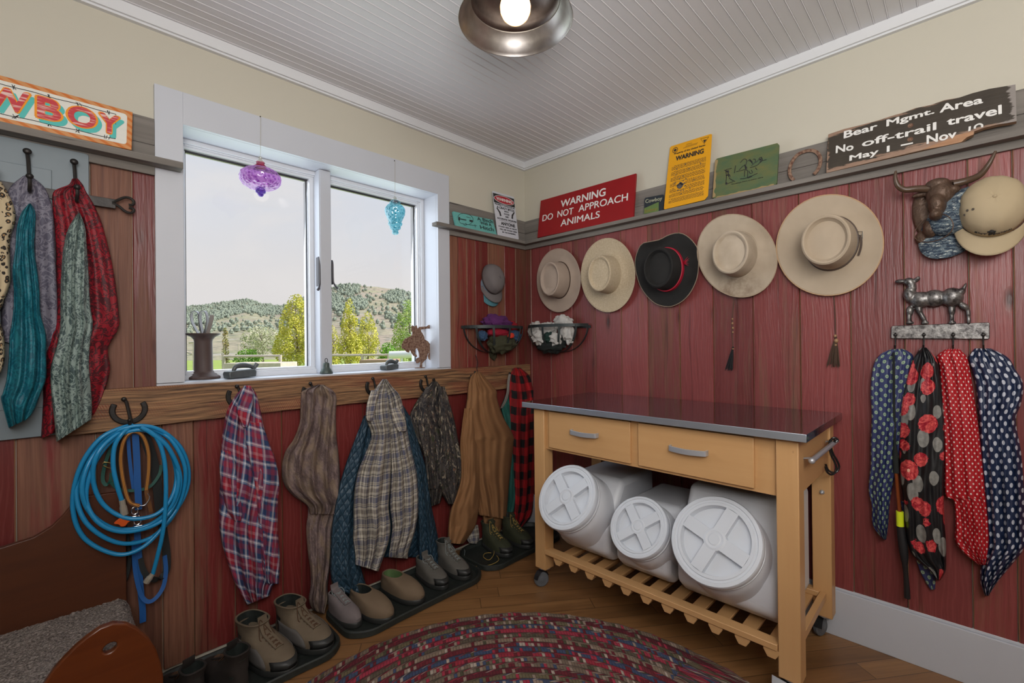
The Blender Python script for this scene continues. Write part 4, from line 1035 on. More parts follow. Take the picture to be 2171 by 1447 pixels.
GREYC = cloth('grey_cap_cotton', (.13, .115, .115), (.17, .15, .15)); DEN = cloth('faded_denim', (.10, .13, .17), (.17, .20, .24))
o = PA(1043, 592, .035); 
cap('cap', 'charcoal grey cotton cap on a nail left of the corner', o, (.96, -.0, .28), (.22, -.18, -.95), None, (.078, .095, .075), GREYC, None, .055)
cap('cap', 'frayed blue-grey cap hanging underneath the charcoal grey cap', PA(1037, 603, .010), (.98, 0, .18), (.14, -.22, -.96), None, (.075, .080, .022), DEN, mat('cap_teal', col=(.07, .20, .24), rough=.8), .062)
KHAKI = cloth('khaki_twill', (.40, .315, .19), (.48, .385, .25))
def camo(g, c, col):
    n = g.noise(g.scale(c, 1, 1, 3), 45, 3, .7); n2 = g.noise(g.scale(c, 1, 1, 3), 60, 3, .7)
    col = g.mix(g.gt(n, .5), (.030, .050, .080), (.12, .16, .19)); col = g.mix(g.gt(n2, .60), col, (.50, .54, .50)); return g.mix(g.lt(n2, .38), col, (.015, .02, .035))
NAVYC = cloth('navy_digital_camo', (0, 0, 0), (0, 0, 0), fn=camo)
cap('cap', 'blue and grey camouflage cap behind the khaki cap', PB(2044, 446, .045), (.1, -1, .10), (-.10, .30, -.95), None, (.095, .085, .05), NAVYC, None, .085)
t, X_, Y_, Zz = cap('cap', 'khaki cap hanging in front on the bronze bull head', PB(2104, 440, .07), (-.0, -.97, -.16), (-.24, .10, -.96), None, (.083, .102, .082), KHAKI, None, .066, dent=.10)
b = BM()
O_ = PB(2104, 440, .07)
def capf(u, v): # point on the front of the crown
    a = PI/2-u; k = math.cos(v)**.78; return O_+X_*math.cos(a)*.0835*k+Y_*math.sin(a)*.1025*k+Zz*(math.sin(v)**.9*.0825+.001)
pts = [capf(.12, .16), capf(.34, .16), capf(.34, .28), capf(.12, .28)]
q = Quad(capf(-.36, .15), capf(.62, .15), capf(.62, .34), capf(-.36, .34), Zz*.3+Y_+Vector((-1, 0, 0)))
o_ = lambda bm, txt, u0, u1: put_text(bm, lambda u, v, w=0: capf(-.42+1.05*u, .17+.12*v)+(capf(-.42+1.05*u, .17)-O_).normalized()*(.0015+w), txt, u0, u1, .15, .8)
o_(b, 'ENT', .0, .34); obj('embroidery', b, mat('black_thread', col=(.02, .018, .016), rough=.8), t, sm=0); b = BM(); o_(b, 'NATIONAL', .56, 1.0)
obj('embroidery', b, mat('black_thread', col=(.02, .018, .016), rough=.8), t, sm=0)
b = BM(); ell(b, capf(.06, .34), (.006, .006, .006), seg=8, rings=6); tube(b, [capf(.06, .33), capf(.04, .22), capf(.0, .12)], [.006, .005, .002], 6); tube(b, [capf(.06, .3), capf(.12, .24), capf(.14, .12)], [.005, .004, .002], 6); tube(b, [capf(-.06, .31), capf(.18, .32)], .003, 6)
obj('emblem', b, MATS['black_thread'], t)
for u, v in ((-1.05, .55), (-1.12, .75), (-1.0, .95)):
    b = BM(); lathe(b, [(0, .0015), (.002, .001), (.0035, .0018), (.0045, 0)], capf(u, v), capf(u, v)-O_, 10); obj('eyelet', b, mat('dark_eyelet', col=(.10, .08, .06), rough=.6), t)

# ================================================================ BULL HEAD, GOAT RACK
c8 = lambda x, y: cz(x, y, 1780, 300, 2.895)
def blob(bm, wall, p, off, rx, ry, dep, rot=0, seg=18):
    P = PA if wall == 'A' else PB; c = P(*p, off); k = (P(p[0]+10, p[1], off)-c).length/10; kz = abs(P(p[0], p[1]+10, off).z-c.z)/10
    res = bmesh.ops.create_uvsphere(bm, u_segments=seg, v_segments=12, radius=1)
    for v in res['verts']:
        a, b_, d = v.co.x*rx*k, v.co.z*ry*kz, v.co.y*dep
        a, b_ = a*math.cos(rot)-b_*math.sin(rot), a*math.sin(rot)+b_*math.cos(rot)
        v.co = c+(Vector((a, d, b_)) if wall == 'A' else Vector((d, -a, b_)))
def remesh(o, vs, disp=0., dsc=.02):
    md = o.modifiers.new('remesh', 'REMESH'); md.mode = 'VOXEL'; md.voxel_size = vs; md.use_smooth_shade = True
    s = o.modifiers.new('smooth', 'SMOOTH'); s.iterations = 4
def f_bronze(g):
    n = g.noise(g.coord(), 70, 4); return {'Base Color': g.mix(n, (.055, .032, .022), (.17, .105, .07)), 'Normal': g.bump(n, .7, .006)}
BRZ = mat('brown_bronze', f_bronze, rough=.45, metal=.35)
bull = empty('bull_head', PB(1960, 500, 0), 'brown bronze bull head with curved horns mounted on the right wall', 'wall sculpture')
bm = BM(); k = 1/2.895
for (x, y, rx, ry, off, dep, rot) in ((520, 450, 75, 150, .022, .018, .1), (620, 330, 92, 88, .06, .045, 0), (600, 260, 78, 34, .065, .03, 0), (600, 390, 58, 70, .085, .045, .1), (590, 450, 44, 34, .11, .035, 0), (560, 530, 52, 62, .05, .03, 0), (520, 590, 58, 50, .03, .02, 0), (500, 325, 60, 17, .05, .012, .1), (700, 250, 46, 15, .05, .012, -.3), (575, 420, 12, 10, .13, .01, 0), (690, 300, 55, 30, .06, .03, 0)):
    blob(bm, 'B', c8(x, y), off, rx*k, ry*k, dep, rot)
o = obj('head', bm, BRZ, bull); remesh(o, .0035)
for pts_, nm in (([(560, 290, .07), (470, 290, .07), (400, 295, .075), (358, 270, .085), (342, 225, .09), (345, 180, .09)], 'horn'), ([(700, 260, .07), (780, 240, .07), (860, 205, .08), (915, 140, .09), (958, 58, .09)], 'horn')):
    b = BM(); P = cr([PB(*c8(x, y), o_) for x, y, o_ in pts_], 6); L = len(P); tube(b, P, [.012*(1-i/L)**.6+.0015 for i in range(L)], 10); obj(nm, b, mat('dark_horn', col=(.085, .05, .03), rough=.35), bull)
b = BM(); tube(b, [PB(*c8(578+118*math.cos(a)+10*math.sin(2*a), 530+82*math.sin(a)-30*math.cos(a)), .10+.03*math.cos(a)) for a in [2*PI*i/30 for i in range(30)]], .0016, 6, closed=True); obj('nose_ring', b, BRZ, bull)

def f_pewter(g):
    n = g.noise(g.coord(), 55, 4, .7); return {'Base Color': g.mix(g.step(n, .35, .65), (.055, .05, .05), (.30, .29, .28)), 'Roughness': .38, 'Metallic': .75, 'Normal': g.bump(n, .35, .003)}
PEW = mat('hammered_pewter', f_pewter)
goat = empty('goat_hook_rack', PB(2000, 710, 0), 'hammered grey metal goat figure on a bar with four hooks', 'hook rack')
bm = BM()
for (x, y, rx, ry, off, dep, rot) in ((375, 858, 34, 13, .035, .012, -.05), (425, 860, 32, 24, .035, .014, 0), (445, 890, 26, 40, .035, .015, .1), (430, 945, 36, 45, .035, .02, .2), (500, 970, 70, 46, .035, .022, 0), (580, 962, 70, 50, .035, .022, 0), (690, 955, 66, 56, .036, .026, 0), (748, 920, 24, 24, .035, .018, -.5), (766, 895, 11, 28, .034, .012, -.3), (478, 843, 16, 17, .036, .011, -.5),
        (430, 1040, 22, 30, .034, .013, 0), (428, 1080, 14, 40, .034, .011, 0), (432, 1112, 24, 10, .034, .011, 0), (488, 1030, 20, 32, .034, .014, .2), (508, 1072, 16, 42, .034, .012, .4), (525, 1112, 24, 10, .034, .011, 0), (688, 1035, 22, 34, .034, .014, 0), (688, 1080, 15, 36, .034, .011, 0), (690, 1112, 26, 10, .034, .011, 0), (765, 1012, 24, 30, .034, .016, .7), (790, 1055, 15, 32, .034, .011, 0), (793, 1095, 14, 26, .034, .01, 0)):
    blob(bm, 'B', c8(x, y), off, rx*k*1.12, ry*k*1.08, dep*1.1, rot)
o = obj('goat_figure', bm, PEW, goat); remesh(o, .003)
q = Quad(PB(*c8(315, 1208), .03), PB(*c8(922, 1212), .03), PB(*c8(922, 1108), .03), PB(*c8(318, 1130), .03), (-1, 0, 0))
bm = BM(); q.poly(bm, rr(0, 0, 1, 1, .02, .1), -.014, 0); obj('bar', bm, PEW, goat, bevel=.002)
GH = []
for x in (343, 517, 697, 882):
    a, b_ = PB(*c8(x, 1192), .032), PB(*c8(x, 1262), .032); GH.append((x, a, b_)); b = BM()
    tube(b, cr([a+Vector((-.003, 0, .012)), a, b_+Vector((0, 0, .012)), b_+Vector((-.006, 0, 0)), b_+Vector((-.018, 0, -.004)), b_+Vector((-.026, 0, .008))], 5), .0025, 8); ell(b, a+Vector((-.002, 0, .004)), (.003, .006, .006), seg=8, rings=6); obj('hook', b, M_IRON, goat)
# ================================================================ KITCHEN CART
def f_maple(axis):
    def f(g):
        x, y, z = g.sep(g.coord()); a = {'y': y, 'z': z, 'x': x}[axis]; v = g.comb(g.mul(x, 40 if axis != 'x' else 2.5), g.mul(y, 40 if axis != 'y' else 2.5), g.mul(z, 40 if axis != 'z' else 2.5))
        n = g.noise(v, 1., 4, .55, .3); n2 = g.noise(v, .35, 3)
        s = g.step(g.vor(g.scale(g.coord(), 16, 16, 9), 1.), .05, .02)
        col = g.mix(n, (.55, .30, .12), (.66, .385, .17)); col = g.mix(g.mul(n2, .5), col, (.60, .35, .16)); col = g.mix(g.m('MULTIPLY', s, .4, clamp=True), col, (.28, .14, .06))
        return {'Base Color': col}
    return f
MPY = mat('maple_along_y', f_maple('y'), rough=.42); MPZ = mat('maple_upright', f_maple('z'), rough=.42); MPX = mat('maple_along_x', f_maple('x'), rough=.42)
def f_steel(g):
    x, y, z = g.sep(g.coord()); n = g.noise(g.comb(g.mul(x, 90), g.mul(y, 2.), z), 1., 4); sp = g.noise(g.coord(), 9, 5, .7)
    sm = g.m('MULTIPLY', g.step(sp, .5, .66), g.step(y, -.0, -.35), clamp=True)
    return {'Base Color': g.mix(n, (.30, .31, .34), (.40, .41, .44)), 'Roughness': g.mix(sm, (.09, .09, .09), (.22, .22, .22)), 'Metallic': 1.}
M_TOP = mat('stainless_top', f_steel); DST = mat('satin_steel_pull', col=(.52, .54, .58), rough=.36, metal=.55)
cart = empty('kitchen_cart', (-.33, -1.16, 0), 'maple kitchen cart on casters with a stainless steel top and two drawers', 'cart')
FX = -.59
bm = BM(); box(bm, (-.62, -1.770, .889), (-.03, -.545, .915)); bm.faces.ensure_lookup_table()
for f in bm.faces: f.material_index = 1 if max(v.co.x for v in f.verts) < -.6 else 0
obj('worktop', bm, [M_TOP, mat('stainless_edge_sheen', col=(.50, .56, .64), rough=.38, metal=.85)], cart, bevel=.0012)  # front edge coloured pale blue, a reflection painted into the steel
for (x0, y0) in ((FX, -.663), (FX, -1.741), (-.102, -.663), (-.102, -1.741)):
    bm = BM(); box(bm, (x0, y0, .098), (x0+.066, y0+.066, .888)); leg = obj('leg', bm, MPZ, cart, bevel=.003)
    cx, cy = x0+.033, y0+.033; b = BM(); lathe(b, [(.0, .0975), (.03, .0975), (.03, .094), (.013, .092), (.013, .084), (0, .084)], (cx, cy, 0), n=18)
    cst = obj('caster', b, DST, cart); b = BM(); fx = -1 if x0 == FX else .6; hx, hy = cx+.012*fx, cy+(.012 if y0 > -1 else .016)
    b = BM(); wc = Vector((hx, hy, .0365)); lathe(b, [(0, -.012), (.014, -.012), (.020, -.009), (.031, -.010), (.0365, -.006), (.0365, .006), (.031, .010), (.020, .009), (.014, .012), (0, .012)], wc, (.55, .83, 0) if y0 > -1 else (.35, .93, 0), n=26)
    obj('wheel', b, mat('grey_caster_rubber', col=(.12, .13, .145), rough=.45), cst)
    b = BM(); P = cr([(cx, cy, .088), (hx, hy, .080), (hx-.028*fx*0, hy, .074)], 3)
    for k in range(9):
        a = math.radians(20+140*k/8)
    P = [wc+Vector((math.cos(math.radians(15+150*k/10))*.043, 0, math.sin(math.radians(15+150*k/10))*.043)) for k in range(11)]
    ribbon(b, P, .030, .003, (.3, 1, 0)); obj('caster_hood', b, mat('caster_black', col=(.02, .02, .022), rough=.4), cst)
    if y0 < -1 and x0 == FX:
        b = BM(); prism(b, [Vector((x0-.006, y0+.01, .085)), Vector((x0-.055, y0+.03, .060)), Vector((x0-.06, y0+.07, .062)), Vector((x0-.0, y0+.085, .090))], (0, 0, .006)); obj('brake_pedal', b, DST, cst)
# aprons and drawer fronts
bm = BM(); box(bm, (-.573, -1.675, .690), (-.555, -.663, .888)); obj('front_apron', bm, MPY, cart, bevel=.001)
bm = BM(); box(bm, (-.085, -1.675, .700), (-.067, -.663, .888)); obj('back_apron', bm, MPY, cart, bevel=.001)
for y0 in (-1.733, -.690): bm = BM(); box(bm, (-.523, y0, .700), (-.103, y0+.02, .888)); obj('side_apron', bm, MPX, cart, bevel=.001)
for y0, y1 in ((-1.132, -.690), (-1.607, -1.168)):
    bm = BM(); box(bm, (-.586, y0, .703), (-.5735, y1, .878)); d = obj('drawer', bm, MPY, cart, bevel=.002)
    c = (y0+y1)/2+.007; b = BM(); hw = .070
    ribbon(b, cr([(-.5855, c+hw, .800), (-.600, c+hw-.001, .800), (-.607, c+hw-.010, .799), (-.613, c, .797), (-.607, c-hw+.010, .799), (-.600, c-hw+.001, .800), (-.5855, c-hw, .800)], 4), .020, .006, (0, 0, 1)); obj('drawer_handle', b, DST, d, bevel=.001)
# slatted shelf: long rails above, slats with tapered ends below
bm = BM(); box(bm, (-.594, -1.674, .181), (-.548, -.664, .202)); obj('shelf_rail', bm, MPY, cart, bevel=.002)
bm = BM(); box(bm, (-.120, -1.700, .181), (-.075, -.664, .202)); obj('shelf_rail', bm, MPY, cart, bevel=.002)
for i in range(11):
    y = -.740-.0915*i; bm = BM(); pr = [(-.025, .1805), (.025, .1805), (.025, .172), (.012, .150), (-.012, .150), (-.025, .172)]
    prism(bm, [Vector((-.590, y+a, z)) for a, z in pr], (.505, 0, 0)); obj('slat', bm, MPX, cart, bevel=.0015)
bm = BM(); box(bm, (-.11, -1.735, .182), (-.545, -1.76, .2)) if False else box(bm, (-.52, -1.722, .170), (-.105, -1.70, .2)); obj('side_rail', bm, MPX, cart, bevel=.002)
bm = BM(); tube(bm, [(-.525, -1.764, .815), (-.12, -1.764, .815)], .0085, 14); rod = obj('towel_bar', bm, DST, cart)
for x in (-.49, -.135):
    bm = BM(); ribbon(bm, [(x, -1.730, .800), (x, -1.7335, .812), (x, -1.750, .815), (x, -1.764, .815)], .012, .004, (1, 0, 0)); obj('bracket', bm, DST, rod)
bm = BM(); ell(bm, (-.527, -1.764, .815), (.011, .0105, .0105), seg=14, rings=10); obj('end_knob', bm, DST, rod)
bm = BM(); ell(bm, (-.1045, -1.712, .60), (.012, .009, .009), seg=12, rings=8); obj('leg_bolt', bm, DST, cart)
def s_hook(label, x, dy, rot):
    P = [(0, .014), (.008, .024), (-.004, .031), (-.017, .022), (-.018, 0), (-.010, -.03), (.004, -.055), (.012, -.078), (.004, -.098), (-.014, -.103), (-.030, -.092), (-.037, -.072)]
    b = BM(); c, s = math.cos(rot), math.sin(rot)
    tube(b, cr([(x+a*s, -1.764-a*c*.9+dy-.004, .815+z-.012) for a, z in P], 5), .004, 8)
    tag(obj('s_hook', b, mat('black_coated_wire', col=(.012, .012, .013), rough=.25), None), label, 'hook', 'black hooks hanging on the cart towel bar')
s_hook('black S hook hanging from the towel bar, the one nearer the wall', -.16, .0, .5)
s_hook('black S hook hanging from the towel bar, the one farther from the wall', -.19, .002, .9)

# ================================================================ FOOD BUCKETS
M_PL = mat('white_bucket_plastic', lambda g: {'Base Color': g.mix(g.noise(g.coord(), 6, 3), (.62, .635, .68), (.70, .71, .745)), 'Normal': g.bump(g.noise(g.coord(), 180, 2), .05, .001)}, rough=.38)
M_LID = mat('white_lid_plastic', col=(.66, .69, .74), rough=.35)
def bucket(label, c, R, ybox, ztop, ang, th=.60):
    t = empty('food_bucket', (-.30, c[1], .203), label, 'bucket', 'white food buckets lying on the cart shelf'); c = Vector(c)
    nrm = Vector((-math.cos(th), 0, math.sin(th))); up = Vector((math.sin(th), 0, math.cos(th))); sd = Vector((0, -1, 0))
    bm = BM(); y0, y1 = ybox; z0 = .2035
    pr = [(-.47, z0), (-.535, z0+.055), (-.535, z0+.16), (-.40, ztop), (-.10, ztop), (-.10, z0)]
    prism(bm, [Vector((x, y0, z)) for x, z in pr], (0, y1-y0, 0)); bo = obj('body', bm, M_PL, t); md = bo.modifiers.new('bevel', 'BEVEL'); md.width = .026; md.segments = 4; md.limit_method = 'NONE' if False else 'ANGLE'
    bm = BM(); prof = [(R*1.10, -.20), (R*1.06, -.10), (R*1.0, -.052), (R*.985, -.050), (R*.985, -.042), (R*1.025, -.040), (R*1.03, -.034), (R*.99, -.032), (R*.985, -.022), (R*.98, -.012)]
    lathe(bm, prof, c, nrm, 56); obj('neck', bm, M_PL, t)
    bm = BM(); lathe(bm, [(R*1.0, -.024), (R*1.035, -.022), (R*1.04, -.004), (R*1.015, .003), (R*.94, .004), (R*.925, .001), (R*.88, .001), (R*.865, .0035), (R*.80, .0035), (R*.765, -.018), (0, -.018)], c, nrm, 64)
    lid = obj('lid', bm, M_LID, t)
    bm = BM()
    def L(a, b, w): return c+sd*a+up*b+nrm*w
    for k in range(2):
        A = ang+k*PI/2; ca, sa = math.cos(A), math.sin(A); hw = R*.155; ln = R*.79; P = []
        for a, b in ((-ln, -hw), (ln, -hw), (ln, hw), (-ln, hw)): P.append(L(a*ca-b*sa, a*sa+b*ca, -.019))
        prism(bm, P, nrm*(.0225+.0004*k))
    lathe(bm, [(R*.27, -.018), (R*.26, .0035), (R*.20, .0055), (R*.19, .0045), (R*.14, .0045), (R*.13, .006), (0, .006)], c, nrm, 40)
    obj('lid_grip', bm, M_LID, lid, bevel=.002)
bucket('large white food bucket lying at the left end of the cart shelf', (-.622, -.823, .506), .147, (-.985, -.70), .56, math.radians(48))
bucket('smallest white food bucket, lying in the middle of the cart shelf', (-.575, -1.158, .447), .122, (-1.27, -1.02), .50, math.radians(42))
bucket('largest white food bucket lying at the right end of the cart shelf', (-.585, -1.472, .489), .155, (-1.668, -1.30), .62, math.radians(-20))

# ================================================================ WIRE BASKETS with hats and gloves
M_WIRE = mat('dark_flat_wire', lambda g: {'Base Color': g.mix(g.noise(g.coord(), 30, 3), (.02, .028, .030), (.05, .06, .06))}, rough=.5, metal=.3)
def basket(wall, xl, xr, y, label, drop=.155, out=.16):
    P = PA if wall == 'A' else PB; a, b_ = P(xl, y, .018), P(xr, y+2, .018); mid = (a+b_)/2; r = (b_-a).length/2; sd = (b_-a).normalized(); sd.z = 0
    nrm = Vector((0, -1, 0)) if wall == 'A' else Vector((-1, 0, 0)); up = Vector((0, 0, 1)); t = empty('wire_basket', mid-up*drop, label, 'basket')
    def rim(th): return mid+sd*r*math.cos(th)+nrm*out*math.sin(th)
    b = BM(); ribbon(b, [rim(PI*k/24) for k in range(25)], .018, .003, (0, 0, 1)); ribbon(b, [a-sd*.02+nrm*.002, b_+sd*.02+nrm*.002], .016, .003, (0, 0, 1)); obj('rim', b, M_WIRE, t)
    for k in range(7):
        th = PI*(k+.0)/6; q = rim(th); bt = mid-up*drop+nrm*.012; P_ = []
        for j in range(11):
            s = j/10*PI/2; e = Vector((q.x-mid.x, q.y-mid.y, 0)); P_.append(mid+e*math.cos(s)**.8+nrm*.012*math.sin(s)-up*drop*math.sin(s))
        side = sd*math.sin(th)+nrm*math.cos(th)*-1 if 0 < k < 6 else nrm
        b = BM(); ribbon(b, P_, .013, .003, side); obj('rib', b, M_WIRE, t)
    def inside(u, v, d):      # u -1..1 across, v height 0 rim..-1 bottom, d 0 wall..1 front (stays inside the ribs)
        k = math.sqrt(max(0, 1-min(1, max(0, -v))**2)); return mid+sd*u*r*k+nrm*(.012+(out-.012)*d*k*math.sqrt(max(.05, 1-u*u)))+up*v*drop
    return t, inside, sd, nrm
def lump(name, label, cat, inside, sd, nrm, u, v, d, rx, rd, rz, m, seed, amp=.22, rot=0, group=None, fr=3.):
    b = BM(); c = inside(u, v, d); R = Matrix((sd, nrm, (0, 0, 1))).transposed().to_3x3() @ Matrix.Rotation(rot, 3, 'Y')
    ell(b, c, (rx*1.2, rd*1.0, rz*1.22), R, 36, 24, lambda p: 1+amp*mnoise.noise(Vector((p.x*fr+seed, p.y*fr, p.z*fr)))+amp*.55*abs(mnoise.noise(Vector((p.x*fr*2.3+seed, p.y*fr*2.3, p.z*fr*2.3)))))
    return tag(obj(name, b, m, sm=60), label, cat, group)
KN = lambda nm, c: mat(nm, lambda g: {'Base Color': g.mix(g.noise(g.coord(), 25, 3), tuple(x*.7 for x in c), c), 'Normal': g.bump(g.noise(g.coord(), 90, 2), .4, .004)}, rough=.9)
PUR, RDK, OLV, BLU, ORG, WCOT, BLK = KN('purple_fleece', (.11, .02, .13)), KN('red_knit', (.34, .006, .018)), KN('olive_fleece', (.05, .05, .024)), KN('blue_fleece', (.035, .08, .16)), KN('orange_fleece', (.75, .05, .02)), KN('white_cotton', (.58, .56, .53)), KN('black_knit', (.012, .016, .015))
t, ins, sd, nr = basket('A', 983, 1096, 693, 'black flat-wire half-round basket left of the corner full of winter hats')
GA = 'knitwear heaped in the left wire basket'
lump('fleece_hat', 'purple fleece hat heaped on top of the left wire basket', 'hat', ins, sd, nr, -.10, .14, .42, .088, .05, .040, PUR, 1, .3, .15, GA)
lump('knit_hat', 'small bright red knit hat at the right rear of the left wire basket', 'hat', ins, sd, nr, .52, .02, .35, .040, .03, .030, RDK, 2, .2, 0, GA)
lump('knit_hat', 'wide red knit hat just under the rim of the left wire basket', 'hat', ins, sd, nr, -.14, -.22, .55, .070, .042, .022, KN('crimson_knit', (.36, .008, .03)), 3, .2, 0, GA)
lump('fleece_scarf', 'olive green fleece filling the bottom of the left wire basket', 'scarf', ins, sd, nr, .02, -.62, .62, .085, .052, .052, OLV, 4, .3, 0, GA)
lump('fleece_scarf', 'end of olive fleece poking out below the left wire basket', 'scarf', ins, sd, nr, -.25, -1.02, .9, .022, .02, .034, OLV, 14, .25, 0, GA)
lump('fleece_glove', 'blue fleece glove at the right side of the left wire basket', 'glove', ins, sd, nr, .52, -.34, .62, .040, .035, .028, BLU, 5, .25, 0, GA)
lump('fleece_glove', 'blue fleece glove at the left side of the left wire basket', 'glove', ins, sd, nr, -.66, -.34, .55, .026, .03, .024, BLU, 6, .25, 0, GA)
lump('fleece_glove', 'bright orange fleece scrap between the ribs of the left wire basket', 'glove', ins, sd, nr, .16, -.34, .90, .022, .012, .013, ORG, 7, .2, 0, GA)
t, ins, sd, nr = basket('B', 1130, 1247, 690, 'black flat-wire half-round basket under the hats full of gloves', .165, .16)
GB = 'gloves heaped in the right wire basket'
for i, (u, v, d, rx, rz, lab, rot) in enumerate(((-.62, -.12, .5, .045, .040, 'white cotton glove at the left end of the right wire basket', .2), (.38, .10, .35, .050, .034, 'white cotton glove on top at the right of the right wire basket', .3), (-.10, -.12, .45, .052, .034, 'white cotton glove just under the rim in the middle of the right wire basket', 0),
        (-.28, -.42, .86, .042, .034, 'white cotton glove pressed against the second rib of the right wire basket', .4), (.30, -.50, .80, .032, .030, 'white cotton glove low between the right ribs of the right wire basket', .5), (.60, -.30, .6, .034, .046, 'white cotton glove with folded fingers at the right side of the right wire basket', -.3))):
    lump('cotton_glove', lab, 'glove', ins, sd, nr, u, v, d, rx, .030, rz, WCOT, 20+i, .42, rot, GB, 2.6)
lump('knit_glove', 'black knit gloves filling the bottom of the right wire basket', 'glove', ins, sd, nr, -.05, -.66, .60, .092, .050, .048, BLK, 31, .3, 0, GB)
lump('knit_glove', 'dark green glove between the white gloves of the right wire basket', 'glove', ins, sd, nr, .04, -.44, .78, .036, .03, .026, KN('dark_green_knit', (.012, .04, .032)), 32, .25, 0, GB)
# ================================================================ HANGING CLOTH
def drape(name, rows, m, parent=None, base=.03, T=.05, nf=3., amp=.010, seed=0, wall='A', tb=.35, gather=.6, back=.017, ns=44, drift=.5, f=None, hem=True, **tg):
    """hanging cloth: rows of (x left, y left, x right, y right) traced edges down the garment; folds run down from where it hangs"""
    P = PA if wall == 'A' else PB
    if f: rows = [(*f(a, b), *f(c, d)) for a, b, c, d in rows]
    R = cr(rows, 7); nt = len(R); bm = BM(); uvl = bm.loops.layers.uv.new('UVMap'); rn = random.Random(seed*13+5); ph = rn.uniform(0, 6)
    Fg, Bg, pos = [], [], []
    for j, (xl, yl, xr, yr) in enumerate(R):
        t = j/(nt-1); env = tb+(1-tb)*min(1, t*2.2)**.7; fr, bk, pp = [], [], []
        for i in range(ns+1):
            s = i/ns; px, py = xl+(xr-xl)*s, yl+(yr-yl)*s
            pr = max(0, 1-abs(2*s-1)**3.2)**.5
            ang = 2*PI*(nf*s+drift*.35*math.sin(t*3.1+ph)+.25*mnoise.noise(Vector((s*2+seed, t*2.2, 1))))+ph
            fd = math.sin(ang)*.65+.35*math.sin(ang*1.9+ph+t*2)
            nz = mnoise.noise(Vector((s*4+seed*3, t*7, 4)))+.55*mnoise.noise(Vector((s*7+t*6+seed, t*13-s*3, 8)))
            d = base+T*pr*env*(.85+.3*mnoise.noise(Vector((seed+t*2, 9, s))))+amp*(fd*(.45+.75*t)+nz*.9)*pr**.5
            d = max(d, back+.004); v = P(px, py, d)
            if wall == 'A' and v.x > -.022: v = P(px, py, d); v.x = -.022
            fr.append(bm.verts.new(v)); pp.append(v)
            vb = P(px, py, back); vb.x = min(vb.x, -.022) if wall == 'A' else vb.x
            bk.append(bm.verts.new(vb) if 0 < i < ns else None)
        Fg.append(fr); Bg.append(bk); pos.append(pp)
    V0 = [[0]*(ns+1) for _ in range(nt)]
    for j in range(1, nt):
        for i in range(ns+1): V0[j][i] = V0[j-1][i]+(pos[j][i]-pos[j-1][i]).length
    W = max(sum((pp[i+1]-pp[i]).length for i in range(ns)) for pp in pos); uv = {}
    for j in range(nt):
        acc = [0]
        for i in range(ns): acc.append(acc[-1]+(pos[j][i+1]-pos[j][i]).length)
        mid = acc[ns//2]
        for i in range(ns+1): uv[Fg[j][i]] = ((acc[i]-mid)*(1-gather)+(i/ns-.5)*W*gather, -V0[j][ns//2]*.5-V0[j][i]*.5)
    def face(vs, mi=0):
        try: fa = bm.faces.new(vs)
        except ValueError: return
        for lp in fa.loops: lp[uvl].uv = uv.get(lp.vert, (0, 0))
    def g(B, j, i): return B[j][i] if B[j][i] else Fg[j][i]
    for j in range(nt-1):
        for i in range(ns):
            face((Fg[j][i], Fg[j][i+1], Fg[j+1][i+1], Fg[j+1][i]))
            q = [g(Bg, j, i), g(Bg, j+1, i), g(Bg, j+1, i+1), g(Bg, j, i+1)]; face(q)
    for j in (0, nt-1):
        for i in range(ns):
            q = [Fg[j][i], Fg[j][i+1], g(Bg, j, i+1), g(Bg, j, i)]; q = [v for k, v in enumerate(q) if v not in q[:k]]
            if len(q) > 2: face(q)
    return obj(name, bm, m, parent, sm=70, **tg)
def rowz(*L):   # (y, xl, xr) shorthand
    return [(a[1], a[0], a[2], a[0]) if len(a) == 3 else (a[0], a[1], a[2], a[3]) for a in L]

def fab(name, fn, rough=.88, bump=.12):
    def f(g):
        u = g.uv(); w = g.noise(u, 420, 2); return {'Base Color': fn(g, u), 'Normal': g.bump(g.add(w, g.mul(g.noise(u, 20, 4, .6, .6), 3.)), bump, .006)}
    return mat(name, f, rough=rough)
def rotuv(g, u, deg):
    n = g.node('ShaderNodeVectorRotate', rotation_type='Z_AXIS'); g.put(n.inputs['Vector'], u); n.inputs['Angle'].default_value = math.radians(deg); return n.outputs[0]
def plaid(base, per, bands, rot=0, warp=.0):
    """bands: (offset, width, colour, weight) in metres, woven both ways"""
    def fn(g, u):
        v = rotuv(g, u, rot); v = g.vadd(v, g.scale(g.noise(u, 6, 2, .5, 0, True), warp)); x, y, _ = g.sep(v); cols = []
        for a in (x, y):
            c = base; fa = g.mul(g.fr(g.mul(a, 1/per)), per)
            for o, w, cc, wt in bands:
                d = g.m('ABSOLUTE', g.m('SUBTRACT', fa, o+w/2)); c = g.mix(g.mul(g.lt(d, w/2), wt), c, cc)
            cols.append(c)
        return g.mix(.5, cols[0], cols[1])
    return fn
def damask(c1, c2, sc=60, w=.035):
    def fn(g, u):
        n = g.noise(u, sc, 2, .5, 1.6); n2 = g.noise(u, sc*.45, 2, .5, 1.); l = g.lt(g.m('ABSOLUTE', g.m('SUBTRACT', n, .5)), w); l2 = g.lt(g.m('ABSOLUTE', g.m('SUBTRACT', n2, .5)), w*.5)
        return g.mix(g.m('MAXIMUM', l, l2), g.mix(g.noise(u, 12, 2), c1, tuple(x*1.25 for x in c1)), c2)
    return fn
